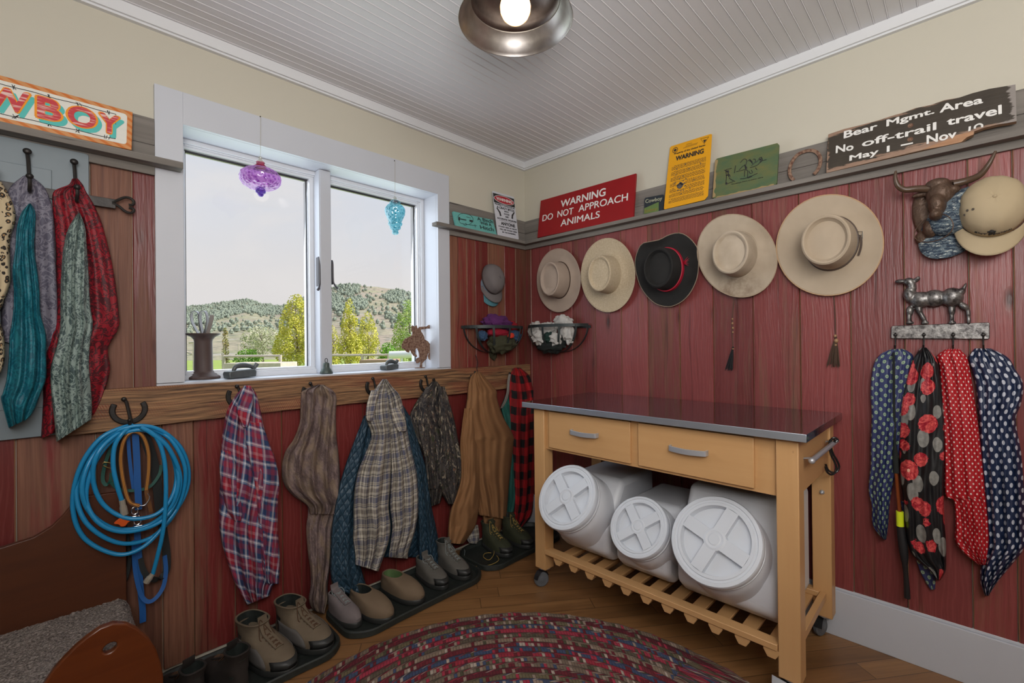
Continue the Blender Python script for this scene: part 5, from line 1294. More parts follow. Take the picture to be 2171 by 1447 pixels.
def dots(c1, c2, sp, r, rot=45, core=None):
    def fn(g, u):
        v = g.scale(rotuv(g, u, rot), 1/sp); x, y, _ = g.sep(v); fx = g.m('SUBTRACT', g.fr(x), .5); fy = g.m('SUBTRACT', g.fr(y), .5)
        d = g.m('SQRT', g.add(g.mul(fx, fx), g.mul(fy, fy))); c = g.mix(g.lt(d, r), c1, c2)
        return g.mix(g.lt(d, r*.45), c, core) if core else c
    return fn
def leopard(g, u):
    v = g.vadd(u, g.scale(g.noise(u, 30, 2, .5, 0, True), .012)); d = g.vor(v, 62, rand=.9); n = g.noise(u, 90, 2)
    ring = g.mul(g.lt(g.m('ABSOLUTE', g.m('SUBTRACT', d, .33)), .11), g.gt(n, .42)); c = g.mix(g.lt(d, .24), (.52, .42, .27), (.30, .18, .08)); return g.mix(ring, c, (.02, .015, .012))
def roses(g, u):
    c = (.008, .008, .010); v = g.vadd(u, g.scale(g.noise(u, 18, 2, .5, 0, True), .010))
    lf = g.vor(g.vadd(g.scale(v, 1, .62, 1), (.013, .021, 0.)), 17., rand=1.); col = g.mix(g.lt(lf, .36), c, g.mix(g.noise(u, 60, 2), (.10, .10, .095), (.36, .35, .32)))
    d = g.vor(v, 12., rand=.8); pet = g.noise(g.scale(v, 1, 1, 1), 42, 2, .5, 2.5); rose = g.mix(g.step(pet, .38, .62), (.35, .006, .022), (.72, .11, .10)); rose = g.mix(g.lt(d, .07), rose, (.75, .42, .30))
    return g.mix(g.lt(g.add(d, g.mul(pet, .14)), .50), col, rose)
def bark(g, u):
    n = g.noise(g.scale(rotuv(g, u, 50), 26, 44, 1), 1., 5, .8, 2.2); n2 = g.noise(g.scale(rotuv(g, u, 25), 30, 95, 1), 1., 4, .75, 2.); n3 = g.noise(u, 11, 3)
    c = g.mix(g.step(n, .35, .65), (.085, .058, .058), (.29, .21, .195)); c = g.mix(g.mul(g.step(n3, .45, .6), .6), c, (.30, .22, .14)); return g.mix(g.mul(g.step(n2, .62, .68), .8), c, (.035, .024, .03))
def mossy(g, u):
    n = g.noise(u, 15, 4, .65, .8); n2 = g.noise(g.scale(u, 1, .6, 1), 28, 3, .6, 1.4); n3 = g.noise(u, 40, 2, .5, 1.)
    c = g.mix(g.step(n, .40, .46), (.022, .022, .028), (.075, .065, .060)); c = g.mix(g.gt(n, .60), c, (.045, .055, .025)); c = g.mix(g.lt(g.m('ABSOLUTE', g.m('SUBTRACT', n2, .5)), .022), c, (.014, .012, .013))
    c = g.mix(g.gt(n2, .60), c, (.32, .27, .20)); return g.mix(g.mul(g.gt(n3, .64), g.gt(n, .5)), c, (.17, .085, .05))
C_LEO = fab('leopard_print_fleece', leopard); C_LAV = fab('lavender_grey_damask', damask((.085, .080, .115), (.20, .19, .235), 32, .045), .6); C_TEAL = fab('teal_damask', damask((.004, .085, .125), (.012, .17, .22), 34, .04), .55)
C_CRIM = fab('crimson_damask', damask((.23, .003, .012), (.060, .002, .006), 34, .045), .6); C_SAGE = fab('sage_damask', damask((.055, .085, .085), (.24, .31, .28), 38, .05), .55)
C_ROSE = fab('rose_print_silk', roses, .4, .05); C_RED = fab('red_polka_cotton', dots((.42, .005, .012), (.72, .62, .58), .0165, .20), .6)
C_NAVY = fab('navy_polka_silk', dots((.010, .020, .060), (.50, .52, .58), .0285, .27), .42, .05); C_BLUE = fab('blue_green_dot_silk', dots((.030, .040, .125), (.30, .42, .26), .0255, .27, 45, (.16, .24, .20)), .42, .05)
C_FLAN = fab('red_blue_flannel_plaid', plaid((.022, .050, .135), .145, [(.0, .047, (.34, .012, .03), .95), (.014, .012, (.55, .30, .32), .6), (.050, .016, (.30, .36, .50), .85), (.057, .004, (.80, .78, .76), 1), (.088, .022, (.24, .03, .07), .85), (.122, .014, (.40, .44, .54), .85), (.128, .0035, (.80, .78, .75), 1)], 14, .012))
C_CRM = fab('cream_navy_shirt_plaid', plaid((.50, .455, .37), .098, [(.0, .024, (.030, .045, .13), .85), (.030, .005, (.05, .05, .07), .9), (.041, .004, (.66, .62, .54), 1), (.050, .018, (.15, .125, .115), .85), (.073, .004, (.64, .60, .52), 1), (.080, .005, (.04, .05, .12), .9), (.090, .003, (.05, .05, .06), .8)], -4, .009))
C_BUF = fab('red_black_buffalo_plaid', plaid((.36, .006, .010), .105, [(.0, .052, (.004, .004, .005), 1.)], 5, .008))
C_BARK = fab('bark_camouflage', bark, .9, .25); C_MOSS = fab('forest_camouflage', mossy, .85, .25)
C_TAN = fab('tan_duck_canvas', lambda g, u: g.mix(g.noise(u, 8, 4), (.225, .105, .040), (.31, .155, .065)), .85, .18)
C_TEALJ = fab('teal_jacket_cloth', lambda g, u: g.mix(g.noise(u, 8, 3), (.010, .085, .070), (.015, .115, .095)), .7); C_HOOD = fab('grey_hood_lining', lambda g, u: g.mix(g.noise(u, 60, 3), (.20, .19, .17), (.30, .28, .25)))
def quilt(g, u):
    return g.mix(g.noise(u, 10, 3), (.018, .048, .080), (.034, .078, .120))
def f_quilt(g):
    u = g.uv(); v = g.scale(rotuv(g, u, 45), 1/.034); x, y, _ = g.sep(v); a = g.m('MINIMUM', g.m('ABSOLUTE', g.m('SUBTRACT', g.fr(x), .5)), g.m('ABSOLUTE', g.m('SUBTRACT', g.fr(y), .5)))
    h = g.m('POWER', g.mul(a, 2.), .45); return {'Base Color': g.mix(g.step(a, .03, .0), quilt(g, u), (.006, .012, .022)), 'Normal': g.bump(g.add(h, g.mul(g.noise(u, 40, 3), .5)), .9, .006)}
C_QLT = mat('navy_quilted_nylon', f_quilt, rough=.5)

# ---- grey panel, iron coat rack and scarves at far left
bm = BM(); q = Quad(Vector((-2.62, -.03, .928)), Vector((-2.186, -.03, .928)), Vector((-2.186, -.03, 1.862)), Vector((-2.62, -.03, 1.862)), (0, -1, 0)); q.poly(bm, rr(0, 0, 1, 1, .02, .01), -.014, 0)
pn = obj('panel_cover', bm, mat('blue_grey_metal_paint', lambda g: {'Base Color': g.mix(g.noise(g.coord(), 3, 2), (.15, .19, .215), (.185, .225, .25))}, rough=.45), None, label='blue-grey painted metal electrical panel cover behind the scarves', cat='panel', bevel=.002)
bm = BM(); X0 = PA(90, 354, .032); box(bm, (-2.60, -.0335, 1.02), (PA(110, 400, .032).x, -.0302, PA(90, 357, .032).z)); absorb(pn, bm, MATS['blue_grey_metal_paint'])
zr = lambda x, y: (x/2.1925, 300+y/2.1925)
rack = empty('iron_coat_rack', PA(60, 405, .045), 'black iron strap with heart-shaped end and long ball-headed hooks', 'coat rack')
z0 = PA(200, 425, .04).z; bm = BM(); a, b_ = PA(-40, 385, .036), PA(245, 431, .036); box(bm, (-2.55, -.040, z0-.016), (b_.x, -.033, z0+.016)); obj('strap_bar', bm, M_IRON, rack, bevel=.001)
for sg in (1, -1):
    bm = BM(); P = [(240, 290-sg*0), (258, 285-sg*14), (275, 290-sg*22), (284, 295-sg*14), (280, 296-sg*3), (270, 297-sg*1)]
    P = [(238, 430), (252, 430-sg*7), (266, 433-sg*15), (278, 436-sg*15), (284, 437-sg*9), (281, 438-sg*4), (273, 437-sg*3)]
    tube(bm, cr([PA(*p, .038) for p in P], 6), .0045, 8); obj('scroll_end', bm, M_IRON, rack)
for x, y in ((58, 324), (157, 346), (-18, 304)):
    a = PA(x, y, .05); bm = BM(); h = PA(x, y+62, .05).z; L = PA(x+5, y+115, .05).z
    tube(bm, cr([a, a+Vector((.002, .006, -.03)), Vector((a.x+.004, -.046, h)), Vector((a.x+.005, -.060, h-.025)), Vector((a.x+.005, -.082, h-.034)), Vector((a.x+.006, -.098, h-.018)), Vector((a.x+.006, -.102, h+.0))], 6), .0048, 8)
    ell(bm, a+Vector((0, -.004, .004)), (.0105, .008, .0095), seg=14, rings=10); hk = obj('hook', bm, M_IRON, rack)
    bm = BM(); ell(bm, Vector((a.x+.006, -.104, h+.006)), (.009, .009, .009), seg=12, rings=8); obj('ball_tip', bm, M_IRON, hk)
GS = 'scarves on the iron rack'
drape('scarf', rowz((385, -70, 3), (430, -75, 27), (467, -75, 33), (505, -75, 22), (560, -75, 22), (600, -75, 22), (640, -75, 8), (672, -70, -2), (705, -60, 7), (748, -60, 11), (782, -50, 5), (802, -40, -8)), C_LEO, None, .085, .04, 2, .008, 1, label='leopard print scarf cut by the left edge of the photo', cat='scarf', group=GS)
drape('scarf', rowz((372, 50, 64), (398, 20, 95), (440, 8, 111), (485, 8, 115), (550, 5, 118), (620, 3, 122), (690, 2, 123), (2, 715, 121, 732), (5, 722, 98, 752)), C_LAV, None, .045, .030, 3, .007, 2, label='lavender-grey scarf with a swirl pattern behind the teal scarf', cat='scarf', group=GS)
drape('scarf', rowz((288, 134, 144), (330, 100, 165), (400, 78, 165), (500, 70, 160), (600, 57, 175), (700, 64, 185), (800, 60, 190), (900, 45, 215), (1000, 40, 216), (1100, 30, 214), (1170, 12, 190), (5, 1200, 160, 1248), (40, 1330, 130, 1288)), C_TEAL, None, .092, .030, 3.2, .010, 3, f=zr, label='teal scarf hanging lowest at left over the blue-grey panel', cat='scarf', group=GS)
drape('scarf', rowz((172, 335, 362), (200, 318, 385), (232, 250, 400), (300, 244, 440), (400, 254, 480), (600, 262, 528), (800, 262, 553), (870, 240, 550), (960, 215, 503), (1060, 200, 512), (200, 1200, 480, 1180), (190, 1380, 440, 1268)), C_CRIM, None, .042, .032, 3, .009, 4, f=zr, label='crimson red scarf hanging behind the sage green scarf', cat='scarf', group=GS)
drape('scarf', rowz((332, 362, 372), (400, 318, 396), (500, 294, 404), (620, 284, 412), (760, 280, 420), (850, 280, 432), (930, 268, 420), (1040, 238, 414), (1140, 236, 422), (1240, 246, 428), (262, 1395, 424, 1290)), C_SAGE, None, .090, .030, 3, .010, 5, f=zr, label='sage green scarf in front of the crimson scarf', cat='scarf', group=GS)

# ---- bandanas on the goat rack
zb = lambda x, y: (1780+x/1.936, 700+y/1.936)
GB_ = 'bandanas on the goat hook rack'
o = drape('bandana', rowz((76, 212, 262), (100, 165, 300), (150, 137, 300), (250, 126, 290), (350, 131, 272), (450, 126, 258), (550, 126, 240), (650, 118, 216), (720, 131, 206), (800, 136, 200), (858, 178, 192)), C_BLUE, None, .034, .034, 3, .009, 11, 'B', f=zb, label='blue silk bandana with pale green dots, leftmost on the goat rack', cat='bandana', group=GB_)
drape('bandana_corner', rowz((700, 250, 330), (860, 285, 350), (930, 310, 360), (1000, 335, 392), (1063, 372, 392)), C_BLUE, o, .026, .012, 1, .004, 12, 'B', f=zb)
drape('bandana', rowz((70, 334, 356), (120, 302, 398), (200, 277, 414), (300, 256, 424), (400, 250, 430), (500, 246, 430), (600, 250, 428), (700, 262, 428), (800, 270, 432), (870, 278, 437), (930, 305, 438), (985, 372, 436), (1024, 400, 414)), C_ROSE, None, .062, .030, 2.6, .010, 13, 'B', f=zb, label='black bandana with pink roses, second on the goat rack', cat='bandana', group=GB_)
drape('bandana', rowz((76, 438, 492), (105, 400, 520), (150, 410, 534), (250, 416, 550), (400, 426, 572), (550, 430, 590), (675, 432, 602), (700, 468, 604), (800, 475, 614), (860, 472, 615), (910, 505, 612), (962, 572, 600)), C_RED, None, .044, .034, 3, .009, 14, 'B', f=zb, label='red bandana with small white dots, third on the goat rack', cat='bandana', group=GB_)
drape('bandana', rowz((74, 555, 622), (110, 530, 690), (160, 541, 722), (220, 558, 754), (300, 565, 745), (370, 570, 724), (500, 576, 745), (650, 590, 757), (800, 602, 758), (890, 604, 757), (955, 580, 712), (1030, 577, 650), (1088, 596, 612)), C_NAVY, None, .036, .042, 3.4, .012, 15, 'B', f=zb, label='navy bandana with large white dots, rightmost on the goat rack', cat='bandana', group=GB_)
t = empty('folding_umbrella', PB(*zb(275, 1090), .06), 'slim black folding umbrella with copper shaft and yellow reflective band', 'umbrella')
def seg(L, r, m, nm, par):
    bm = BM(); tube(bm, [PB(*zb(x, y), .062) for x, y in L], r, 14); return obj(nm, bm, m, par)
seg([(222, 90), (224, 300), (227, 470), (229, 500), (232, 585)], [.0035, .0035, .004, .008, .0085], BLK, 'strap', t); seg([(232, 583), (246, 742)], .006, mat('copper_shaft', col=(.38, .10, .03), rough=.3, metal=.7), 'shaft', t)  # strap's thin upper length stands in for a dark fold in the cloth
seg([(247, 742), (249, 803)], .0115, mat('yellow_reflective_tape', col=(.72, .85, .02), rough=.4), 'reflective_band', t)
seg([(250, 803), (256, 850), (262, 900), (266, 930), (268, 962)], [.0115, .0135, .014, .012, .008], mat('black_umbrella_cloth', col=(.010, .010, .012), rough=.6), 'folded_canopy', t)
seg([(268, 962), (272, 1000), (276, 1060), (278, 1098)], [.0085, .0075, .009, .0095], mat('black_grip', col=(.014, .014, .015), rough=.35), 'handle', t)

# ---- garments on the horseshoe rail
za = lambda x, y: (100+x/2.1685, 780+y/2.1685); zc = lambda x, y: (580+x/2.631, 770+y/2.631)
t = empty('flannel_shirt', PA(*za(950, 1040), .05), 'red and blue plaid flannel shirt hanging on the second horseshoe hook', 'shirt', 'garments on the horseshoe hooks')
drape('shirt_body', rowz((82, 905, 935), (120, 870, 962), (180, 832, 978), (250, 814, 992), (350, 800, 1022), (420, 797, 1050), (500, 795, 1064), (600, 792, 1060), (700, 790, 1056), (800, 802, 1062), (900, 832, 1070), (970, 855, 1066), (885, 1030, 1040, 1000), (918, 1088, 1022, 1046)), C_FLAN, t, .05, .06, 4.5, .016, 21, f=za)
drape('sleeve', rowz((380, 800, 842), (440, 792, 868), (520, 798, 876), (600, 812, 890), (660, 830, 898), (702, 858, 892)), C_FLAN, t, .095, .03, 1.5, .008, 22, f=za)
drape('sleeve', rowz((250, 900, 985), (400, 925, 1040), (520, 950, 1066), (640, 965, 1060), (760, 975, 1062), (880, 985, 1070), (970, 1000, 1066), (990, 1010, 1066)), C_FLAN, t, .095, .03, 1.5, .012, 23, f=za)
drape('collar', rowz((80, 905, 935), (130, 885, 950), (200, 872, 940), (270, 900, 925)), C_FLAN, t, .10, .02, 1, .006, 24, f=za)
t = empty('camouflage_coveralls', PA(*zc(250, 1360), .05), 'mauve-brown bark camouflage trousers hanging from the third horseshoe hook', 'trousers', 'garments on the horseshoe hooks')
drape('trouser_seat', rowz((118, 245, 278), (150, 162, 330), (190, 152, 352), (260, 150, 348), (330, 145, 348), (420, 112, 352), (500, 62, 362), (600, 46, 370), (680, 62, 372), (740, 112, 372), (790, 182, 370), (840, 200, 345)), C_BARK, t, .05, .055, 4.6, .024, 31, f=zc)
drape('trouser_leg', rowz((760, 185, 372), (830, 192, 352), (920, 182, 328), (1050, 190, 320), (1150, 204, 312), (1240, 206, 302), (1310, 196, 304), (1370, 216, 290), (1394, 262, 284)), C_BARK, t, .05, .045, 2.6, .018, 32, f=zc)
t = empty('quilted_jacket', PA(*zc(600, 1280), .05), 'dark blue diamond-quilted jacket beneath the cream plaid shirt', 'jacket', 'garments on the horseshoe hooks')
drape('jacket_back', rowz((200, 560, 700), (300, 510, 762), (400, 468, 792), (600, 400, 845), (800, 350, 872), (950, 335, 890), (1080, 420, 830)), C_QLT, t, .03, .04, 3, .01, 41, f=zc)
drape('front_panel', rowz((290, 505, 575), (400, 462, 565), (500, 424, 560), (600, 390, 545), (700, 362, 525), (800, 342, 510), (900, 326, 500), (1000, 320, 488), (1100, 316, 482), (1180, 318, 500), (1240, 335, 518), (372, 1275, 515, 1262), (470, 1302, 492, 1298)), C_QLT, t, .075, .045, 2, .012, 42, f=zc)
drape('front_panel', rowz((290, 700, 760), (400, 722, 796), (500, 745, 828), (600, 772, 855), (700, 790, 870), (800, 800, 882), (900, 802, 904), (1000, 803, 922), (1100, 808, 934), (1170, 815, 942), (818, 1225, 915, 1200), (820, 1256, 850, 1250)), C_QLT, t, .075, .045, 2, .012, 43, f=zc)
t = empty('plaid_shirt', PA(*zc(600, 1150), .1), 'cream, navy and grey plaid shirt hung over the quilted jacket', 'shirt', 'garments on the horseshoe hooks')
drape('shirt_side', rowz((88, 608, 628), (130, 575, 635), (180, 538, 640), (250, 520, 645), (310, 516, 650), (400, 545, 654), (500, 512, 657), (600, 472, 655), (700, 452, 650), (800, 446, 642), (900, 446, 652), (980, 443, 645), (1060, 454, 620), (456, 1120, 585, 1160)), C_CRM, t, .115, .045, 3.2, .019, 51, f=zc)
drape('shirt_side', rowz((88, 612, 632), (130, 620, 662), (180, 625, 705), (250, 632, 724), (320, 640, 738), (400, 650, 750), (500, 655, 772), (600, 655, 796), (700, 652, 806), (800, 650, 808), (900, 662, 796), (980, 655, 775), (1050, 645, 752), (642, 1080, 750, 1088)), C_CRM, t, .11, .045, 3.0, .018, 52, f=zc)
drape('sleeve', rowz((250, 655, 700), (300, 660, 730), (345, 672, 742), (378, 690, 738)), C_CRM, t, .15, .02, 1, .006, 53, f=zc); drape('collar', rowz((150, 545, 590), (220, 522, 575), (290, 514, 560), (322, 522, 548)), C_CRM, t, .15, .02, 1, .006, 54, f=zc)
t = empty('camouflage_jacket', PA(*zc(930, 790), .05), 'dark forest camouflage jacket on the fifth horseshoe hook', 'jacket', 'garments on the horseshoe hooks')
drape('jacket_body', rowz((100, 885, 912), (140, 848, 938), (220, 792, 962), (300, 758, 985), (380, 772, 998), (450, 810, 1000), (540, 845, 990), (640, 855, 970), (720, 866, 945), (876, 798, 930, 778)), C_MOSS, t, .045, .06, 3.4, .016, 61, f=zc)
drape('sleeve', rowz((130, 915, 955), (220, 918, 982), (320, 922, 1010), (420, 925, 1028), (500, 920, 1045), (570, 915, 1060), (650, 916, 1058), (720, 936, 1048), (784, 972, 1016)), C_MOSS, t, .08, .05, 2, .014, 62, f=zc)
drape('sleeve', rowz((130, 850, 915), (250, 800, 900), (400, 812, 905), (550, 845, 900), (700, 858, 915)), C_MOSS, t, .08, .035, 1.5, .010, 63, f=zc)
t = empty('canvas_jacket', PA(*zc(1100, 1000), .05), 'tan canvas work jacket hanging above the boots near the corner', 'jacket', 'garments on the horseshoe hooks')
drape('jacket_body', rowz((46, 1130, 1152), (80, 1096, 1182), (150, 1082, 1242), (200, 1078, 1248), (300, 1062, 1282), (400, 1060, 1340), (450, 1060, 1342), (550, 1075, 1328), (650, 1090, 1316), (750, 1120, 1308), (1142, 845, 1300, 868)), C_TAN, t, .06, .075, 3.4, .012, 71, f=zc)
drape('sleeve', rowz((250, 1064, 1135), (350, 1050, 1140), (450, 1040, 1148), (550, 1045, 1150), (650, 1042, 1150), (740, 1015, 1150), (820, 986, 1144), (900, 975, 1128), (950, 972, 1100), (970, 1000, 1058, 1008)), C_TAN, t, .105, .045, 1.6, .012, 72, f=zc)
drape('sleeve', rowz((700, 1165, 1290), (800, 1160, 1286), (880, 1168, 1276), (1175, 925, 1268, 938)), C_TAN, t, .05, .045, 1.4, .010, 73, f=zc)
drape('shirt_cuff', rowz((900, 1062, 1140), (950, 1068, 1148), (985, 1078, 1146), (1004, 1095, 1135)), C_CRM, t, .05, .03, 1, .006, 74, f=zc)
bm = BM(); tube(bm, cr([PA(*p, .075) for p in ((1008, 752), (1013, 768), (1011, 782), (1016, 796), (1008, 800))], 5), .0022, 6); obj('hanging_loop', bm, mat('black_cord', col=(.015, .014, .014), rough=.7), t)
t = empty('teal_jacket', PA(*zc(1320, 860), .03), 'teal jacket with pale hood edge squeezed between the tan jacket and the buffalo plaid', 'jacket', 'garments on the horseshoe hooks')
drape('jacket_body', rowz((170, 1296, 1380), (210, 1280, 1385), (250, 1268, 1390), (320, 1285, 1395), (450, 1300, 1395), (600, 1302, 1390), (750, 1300, 1375), (1300, 855, 1345, 870)), C_TEALJ, t, .035, .035, 2, .008, 81, f=zc)
drape('hood_edge', rowz((60, 1310, 1325), (110, 1302, 1318), (160, 1298, 1315), (210, 1284, 1300), (250, 1264, 1276)), C_HOOD, t, .07, .015, 1, .003, 82, f=zc)
drape('buffalo_plaid_shirt', rowz((24, 1340, 1376), (60, 1322, 1420), (100, 1316, 1448), (150, 1312, 1470), (190, 1312, 1482), (300, 1318, 1478), (450, 1326, 1472), (600, 1334, 1468), (750, 1340, 1462), (1338, 860, 1440, 850), (1344, 944, 1362, 938)), C_BUF, None, .05, .05, 3.2, .013, 91, f=zc, label='red and black buffalo plaid shirt hanging in the corner behind the cart', cat='shirt', group='garments on the horseshoe hooks')
# ================================================================ HOSE, LEASHES on the first horseshoe hook
HB = PA(*za(390, 300), .09)
def loopA(px, off, n=8, closed=False, f=za):
    P = [PA(*f(p[0], p[1]), p[2] if len(p) > 2 else off) for p in px]; return cr(P, n, closed)
M_HOSE = mat('blue_rubber_hose', col=(.012, .24, .50), rough=.3)
hose = empty('coiled_hose', PA(*za(380, 855), .07), 'coiled bright blue rubber hose hanging on the leftmost horseshoe hook', 'hose')
bm = BM(); r = .0068
L = [[(385, 262), (250, 318), (150, 460), (118, 640), (172, 782), (320, 855), (440, 822), (545, 715), (632, 585), (650, 470), (610, 360), (510, 280)],
     [(388, 268), (262, 325), (165, 450), (136, 590), (190, 722), (330, 803), (470, 782), (572, 688), (625, 570), (632, 450), (570, 330), (480, 280)],
     [(380, 274), (280, 325), (195, 430), (160, 560), (205, 672), (318, 738), (462, 722), (566, 640), (604, 520), (575, 395), (500, 305)],
     [(384, 280), (300, 318), (228, 400), (212, 520), (262, 630), (372, 690), (500, 672), (574, 590), (594, 480), (556, 365), (470, 292)],
     [(382, 290), (290, 340), (212, 450), (178, 600), (240, 712), (360, 752), (510, 712), (588, 620), (612, 500), (560, 370), (480, 300)]]
path = []
for k, l in enumerate(L):
    for j, p in enumerate(l): path.append((p[0], p[1], .092+.012*math.sin(j*1.3+k*2)+.006*k*(j > 1)))
path += [(430, 272, .125), (500, 315, .125), (538, 420, .125), (546, 580, .125), (534, 740, .12), (508, 860, .11), (486, 945, .10)]
tube(bm, loopA([(343, 608, .105), (322, 540, .11), (304, 450, .11), (310, 360, .11), (345, 300, .11)]+path, .1, 7), r, 10); obj('hose_tube', bm, M_HOSE, hose)
M_CLR = mat('cloudy_fitting', col=(.30, .27, .22), rough=.3)
for P, nm in (([(344, 605, .105), (350, 640, .104), (356, 672, .102)], 'hose_fitting'), ([(486, 945, .10), (472, 962, .10), (455, 985, .098)], 'hose_fitting')):
    bm = BM(); tube(bm, loopA(P, .1, 4), [.0085]*4+[.0105]*5, 10); obj(nm, bm, M_CLR, hose, sm=30)
t = empty('dog_leads', PA(*za(440, 1160), .05), 'blue webbing lead with metal clips hanging inside the blue hose', 'leash')
M_BLS = mat('blue_webbing', lambda g: {'Base Color': g.mix(g.wave(g.coord(), 200, 0, 0), (.006, .075, .28), (.010, .11, .36))}, rough=.6); M_CHR = mat('chrome_clip', col=(.70, .70, .72), rough=.18, metal=1.)
sx = (1, 0, 0)
bm = BM(); ribbon(bm, loopA([(405, 300, .075), (412, 420, .07), (415, 520, .068), (420, 620, .066), (420, 650, .066)], .07), .019, .002, sx); obj('strap', bm, M_BLS, t)
bm = BM(); ribbon(bm, loopA([(372, 300, .07), (376, 380, .066), (385, 470, .062), (398, 560, .06)], .07), .010, .002, sx); obj('strap', bm, M_BLS, t)
bm = BM(); ribbon(bm, loopA([(398, 790, .05), (402, 900, .05), (414, 980, .055), (436, 1050, .062), (468, 1073, .066), (505, 1050, .062), (535, 1000, .056), (546, 930, .05), (540, 860, .045)], .05), .013, .002, lambda s: (math.cos(PI*s), .2, .6*math.sin(PI*s))); obj('strap', bm, M_BLS, t)
bm = BM(); ribbon(bm, loopA([(412, 720, .045), (420, 850, .045), (428, 1000, .045), (438, 1100, .045), (440, 1168, .045)], .05), .018, .002, sx); obj('strap', bm, M_BLS, t)
for (x, y, rr_) in ((402, 655, .009), (415, 700, .010)):
    bm = BM(); c = PA(*za(x, y), .085); tube(bm, [c+Vector((rr_*math.cos(a), 0, rr_*1.4*math.sin(a))) for a in [2*PI*k/16 for k in range(16)]], .0022, 8, closed=True); tube(bm, [c+Vector((0, 0, .012)), c+Vector((0, 0, .026))], .005, 8); tube(bm, [c+Vector((-.008, 0, -.02)), c+Vector((.012, 0, -.02))], .003, 8); obj('clip', bm, M_CHR, t)
t = empty('leather_lead', PA(*za(420, 630), .09), 'looped tan leather lead with orange edges inside the blue hose', 'leash')
bm = BM(); ribbon(bm, loopA([(425, 632, .09), (378, 612, .09), (352, 530, .09), (338, 420, .092), (352, 335, .1), (392, 292, .105), (438, 310, .1), (464, 380, .094), (466, 470, .09), (456, 560, .088), (468, 620, .086), (478, 660, .084)], .09), .011, .003, lambda s: (1, 0, .35)); lo = obj('leather_strap', bm, mat('tan_leather', col=(.16, .065, .02), rough=.45), t)
for dx in (-1, 1):
    bm = BM(); tube(bm, loopA([(425, 632+dx*4, .092), (378+dx*3, 612, .092), (352+dx*3, 530, .093), (338+dx*3, 420, .095), (352+dx*3, 335, .103), (392, 292-dx*4, .108), (438+dx*3, 310, .103), (464+dx*3, 380, .097), (466+dx*3, 470, .093), (456+dx*3, 560, .091)], .09), .0013, 6); obj('stitched_edge', bm, mat('orange_leather_edge', col=(.55, .24, .05), rough=.5), lo)
bm = BM(); tube(bm, loopA([(425, 632, .094), (450, 628, .094), (470, 598, .094), (462, 575, .094)], .09), .0018, 6); obj('buckle', bm, M_CHR, t)
bm = BM(); ribbon(bm, loopA([(440, 300, .06), (462, 350, .055), (490, 440, .05), (506, 540, .048), (516, 640, .046), (536, 760, .044), (550, 860, .044), (546, 935, .044), (500, 972, .05), (452, 945, .05), (430, 880, .045), (424, 800, .04), (420, 740, .038)], .05), lambda s: .024*(1-s)**.6+.007, .003, lambda s: (1, 0, .3)); tag(obj('black_lead', bm, mat('black_webbing', col=(.012, .014, .014), rough=.7)), 'wide black webbing lead hanging at the right inside the blue hose', 'leash')
bm = BM(); ribbon(bm, loopA([(345, 300, .05), (325, 360, .045), (330, 460, .042), (348, 560, .040), (352, 700, .038), (372, 800, .036), (376, 900, .036), (350, 990, .04), (300, 1050, .05), (240, 1078, .055), (190, 1098, .06)], .05), lambda s: .016+.004*math.sin(s*9), .010, lambda s: (1-s, 0, s)); tag(obj('black_strap', bm, MATS['black_webbing'], bevel=.002), 'thick black rubber strap curling left towards the carpeted step', 'strap')
t = empty('green_collar', PA(*za(400, 560), .05), 'dark green pet collar with a brass buckle inside the blue hose', 'collar')
bm = BM(); ribbon(bm, loopA([(300, 350, .055), (272, 420, .055), (255, 500, .055), (268, 535, .058), (290, 520, .06), (296, 480, .06)], .05), .010, .003, (.6, 0, .5)); obj('collar_band', bm, mat('dark_green_webbing', col=(.004, .075, .055), rough=.6), t)
bm = BM(); ribbon(bm, loopA([(294, 525, .06), (330, 556, .062), (400, 562, .062), (470, 545, .06), (515, 490, .055), (525, 445, .05)], .05), .010, .003, (0, .2, 1)); obj('collar_band', bm, MATS['dark_green_webbing'], t)
bm = BM(); tube(bm, loopA([(258, 448, .066), (298, 462, .066), (300, 440, .066), (262, 432, .066)], .06, 2, True), .0018, 6); obj('buckle', bm, mat('brass', col=(.62, .45, .16), rough=.3, metal=1.), t)
bm = BM(); c = PA(*za(350, 702), .105); pts = [c+Vector((.020*math.cos(a)*(1+.22*math.cos(4*a)), 0, .014*math.sin(a)*(1+.25*math.sin(3*a)))) for a in [2*PI*k/24 for k in range(24)]]; prism(bm, pts, (0, -.005, 0)); tag(obj('orange_tag', bm, mat('orange_plastic', col=(.62, .085, .008), rough=.4), bevel=.001), 'small orange plastic tag caught in the lower coils of the blue hose', 'tag')

# ================================================================ CARPETED PET STEP at lower left
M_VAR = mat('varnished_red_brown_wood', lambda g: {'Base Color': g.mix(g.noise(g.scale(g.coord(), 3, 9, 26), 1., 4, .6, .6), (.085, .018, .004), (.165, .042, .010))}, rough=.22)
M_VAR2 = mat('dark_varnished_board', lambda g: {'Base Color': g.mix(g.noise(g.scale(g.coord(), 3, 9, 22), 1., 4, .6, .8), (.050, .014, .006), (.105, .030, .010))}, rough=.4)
st = empty('pet_step', (-2.4, -.28, 0), 'varnished wooden pet step with grey carpet tread and a rounded end panel', 'step')
bm = BM(); prism(bm, [Vector((x, -.048, z)) for x, z in ((-2.80, .0), (-2.10, .0), (-2.10, .714), (-2.215, .722), (-2.236, .700), (-2.255, .672), (-2.280, .645), (-2.321, .622), (-2.39, .612), (-2.80, .606))], (0, -.018, 0)); obj('side_panel', bm, M_VAR2, st, bevel=.003)
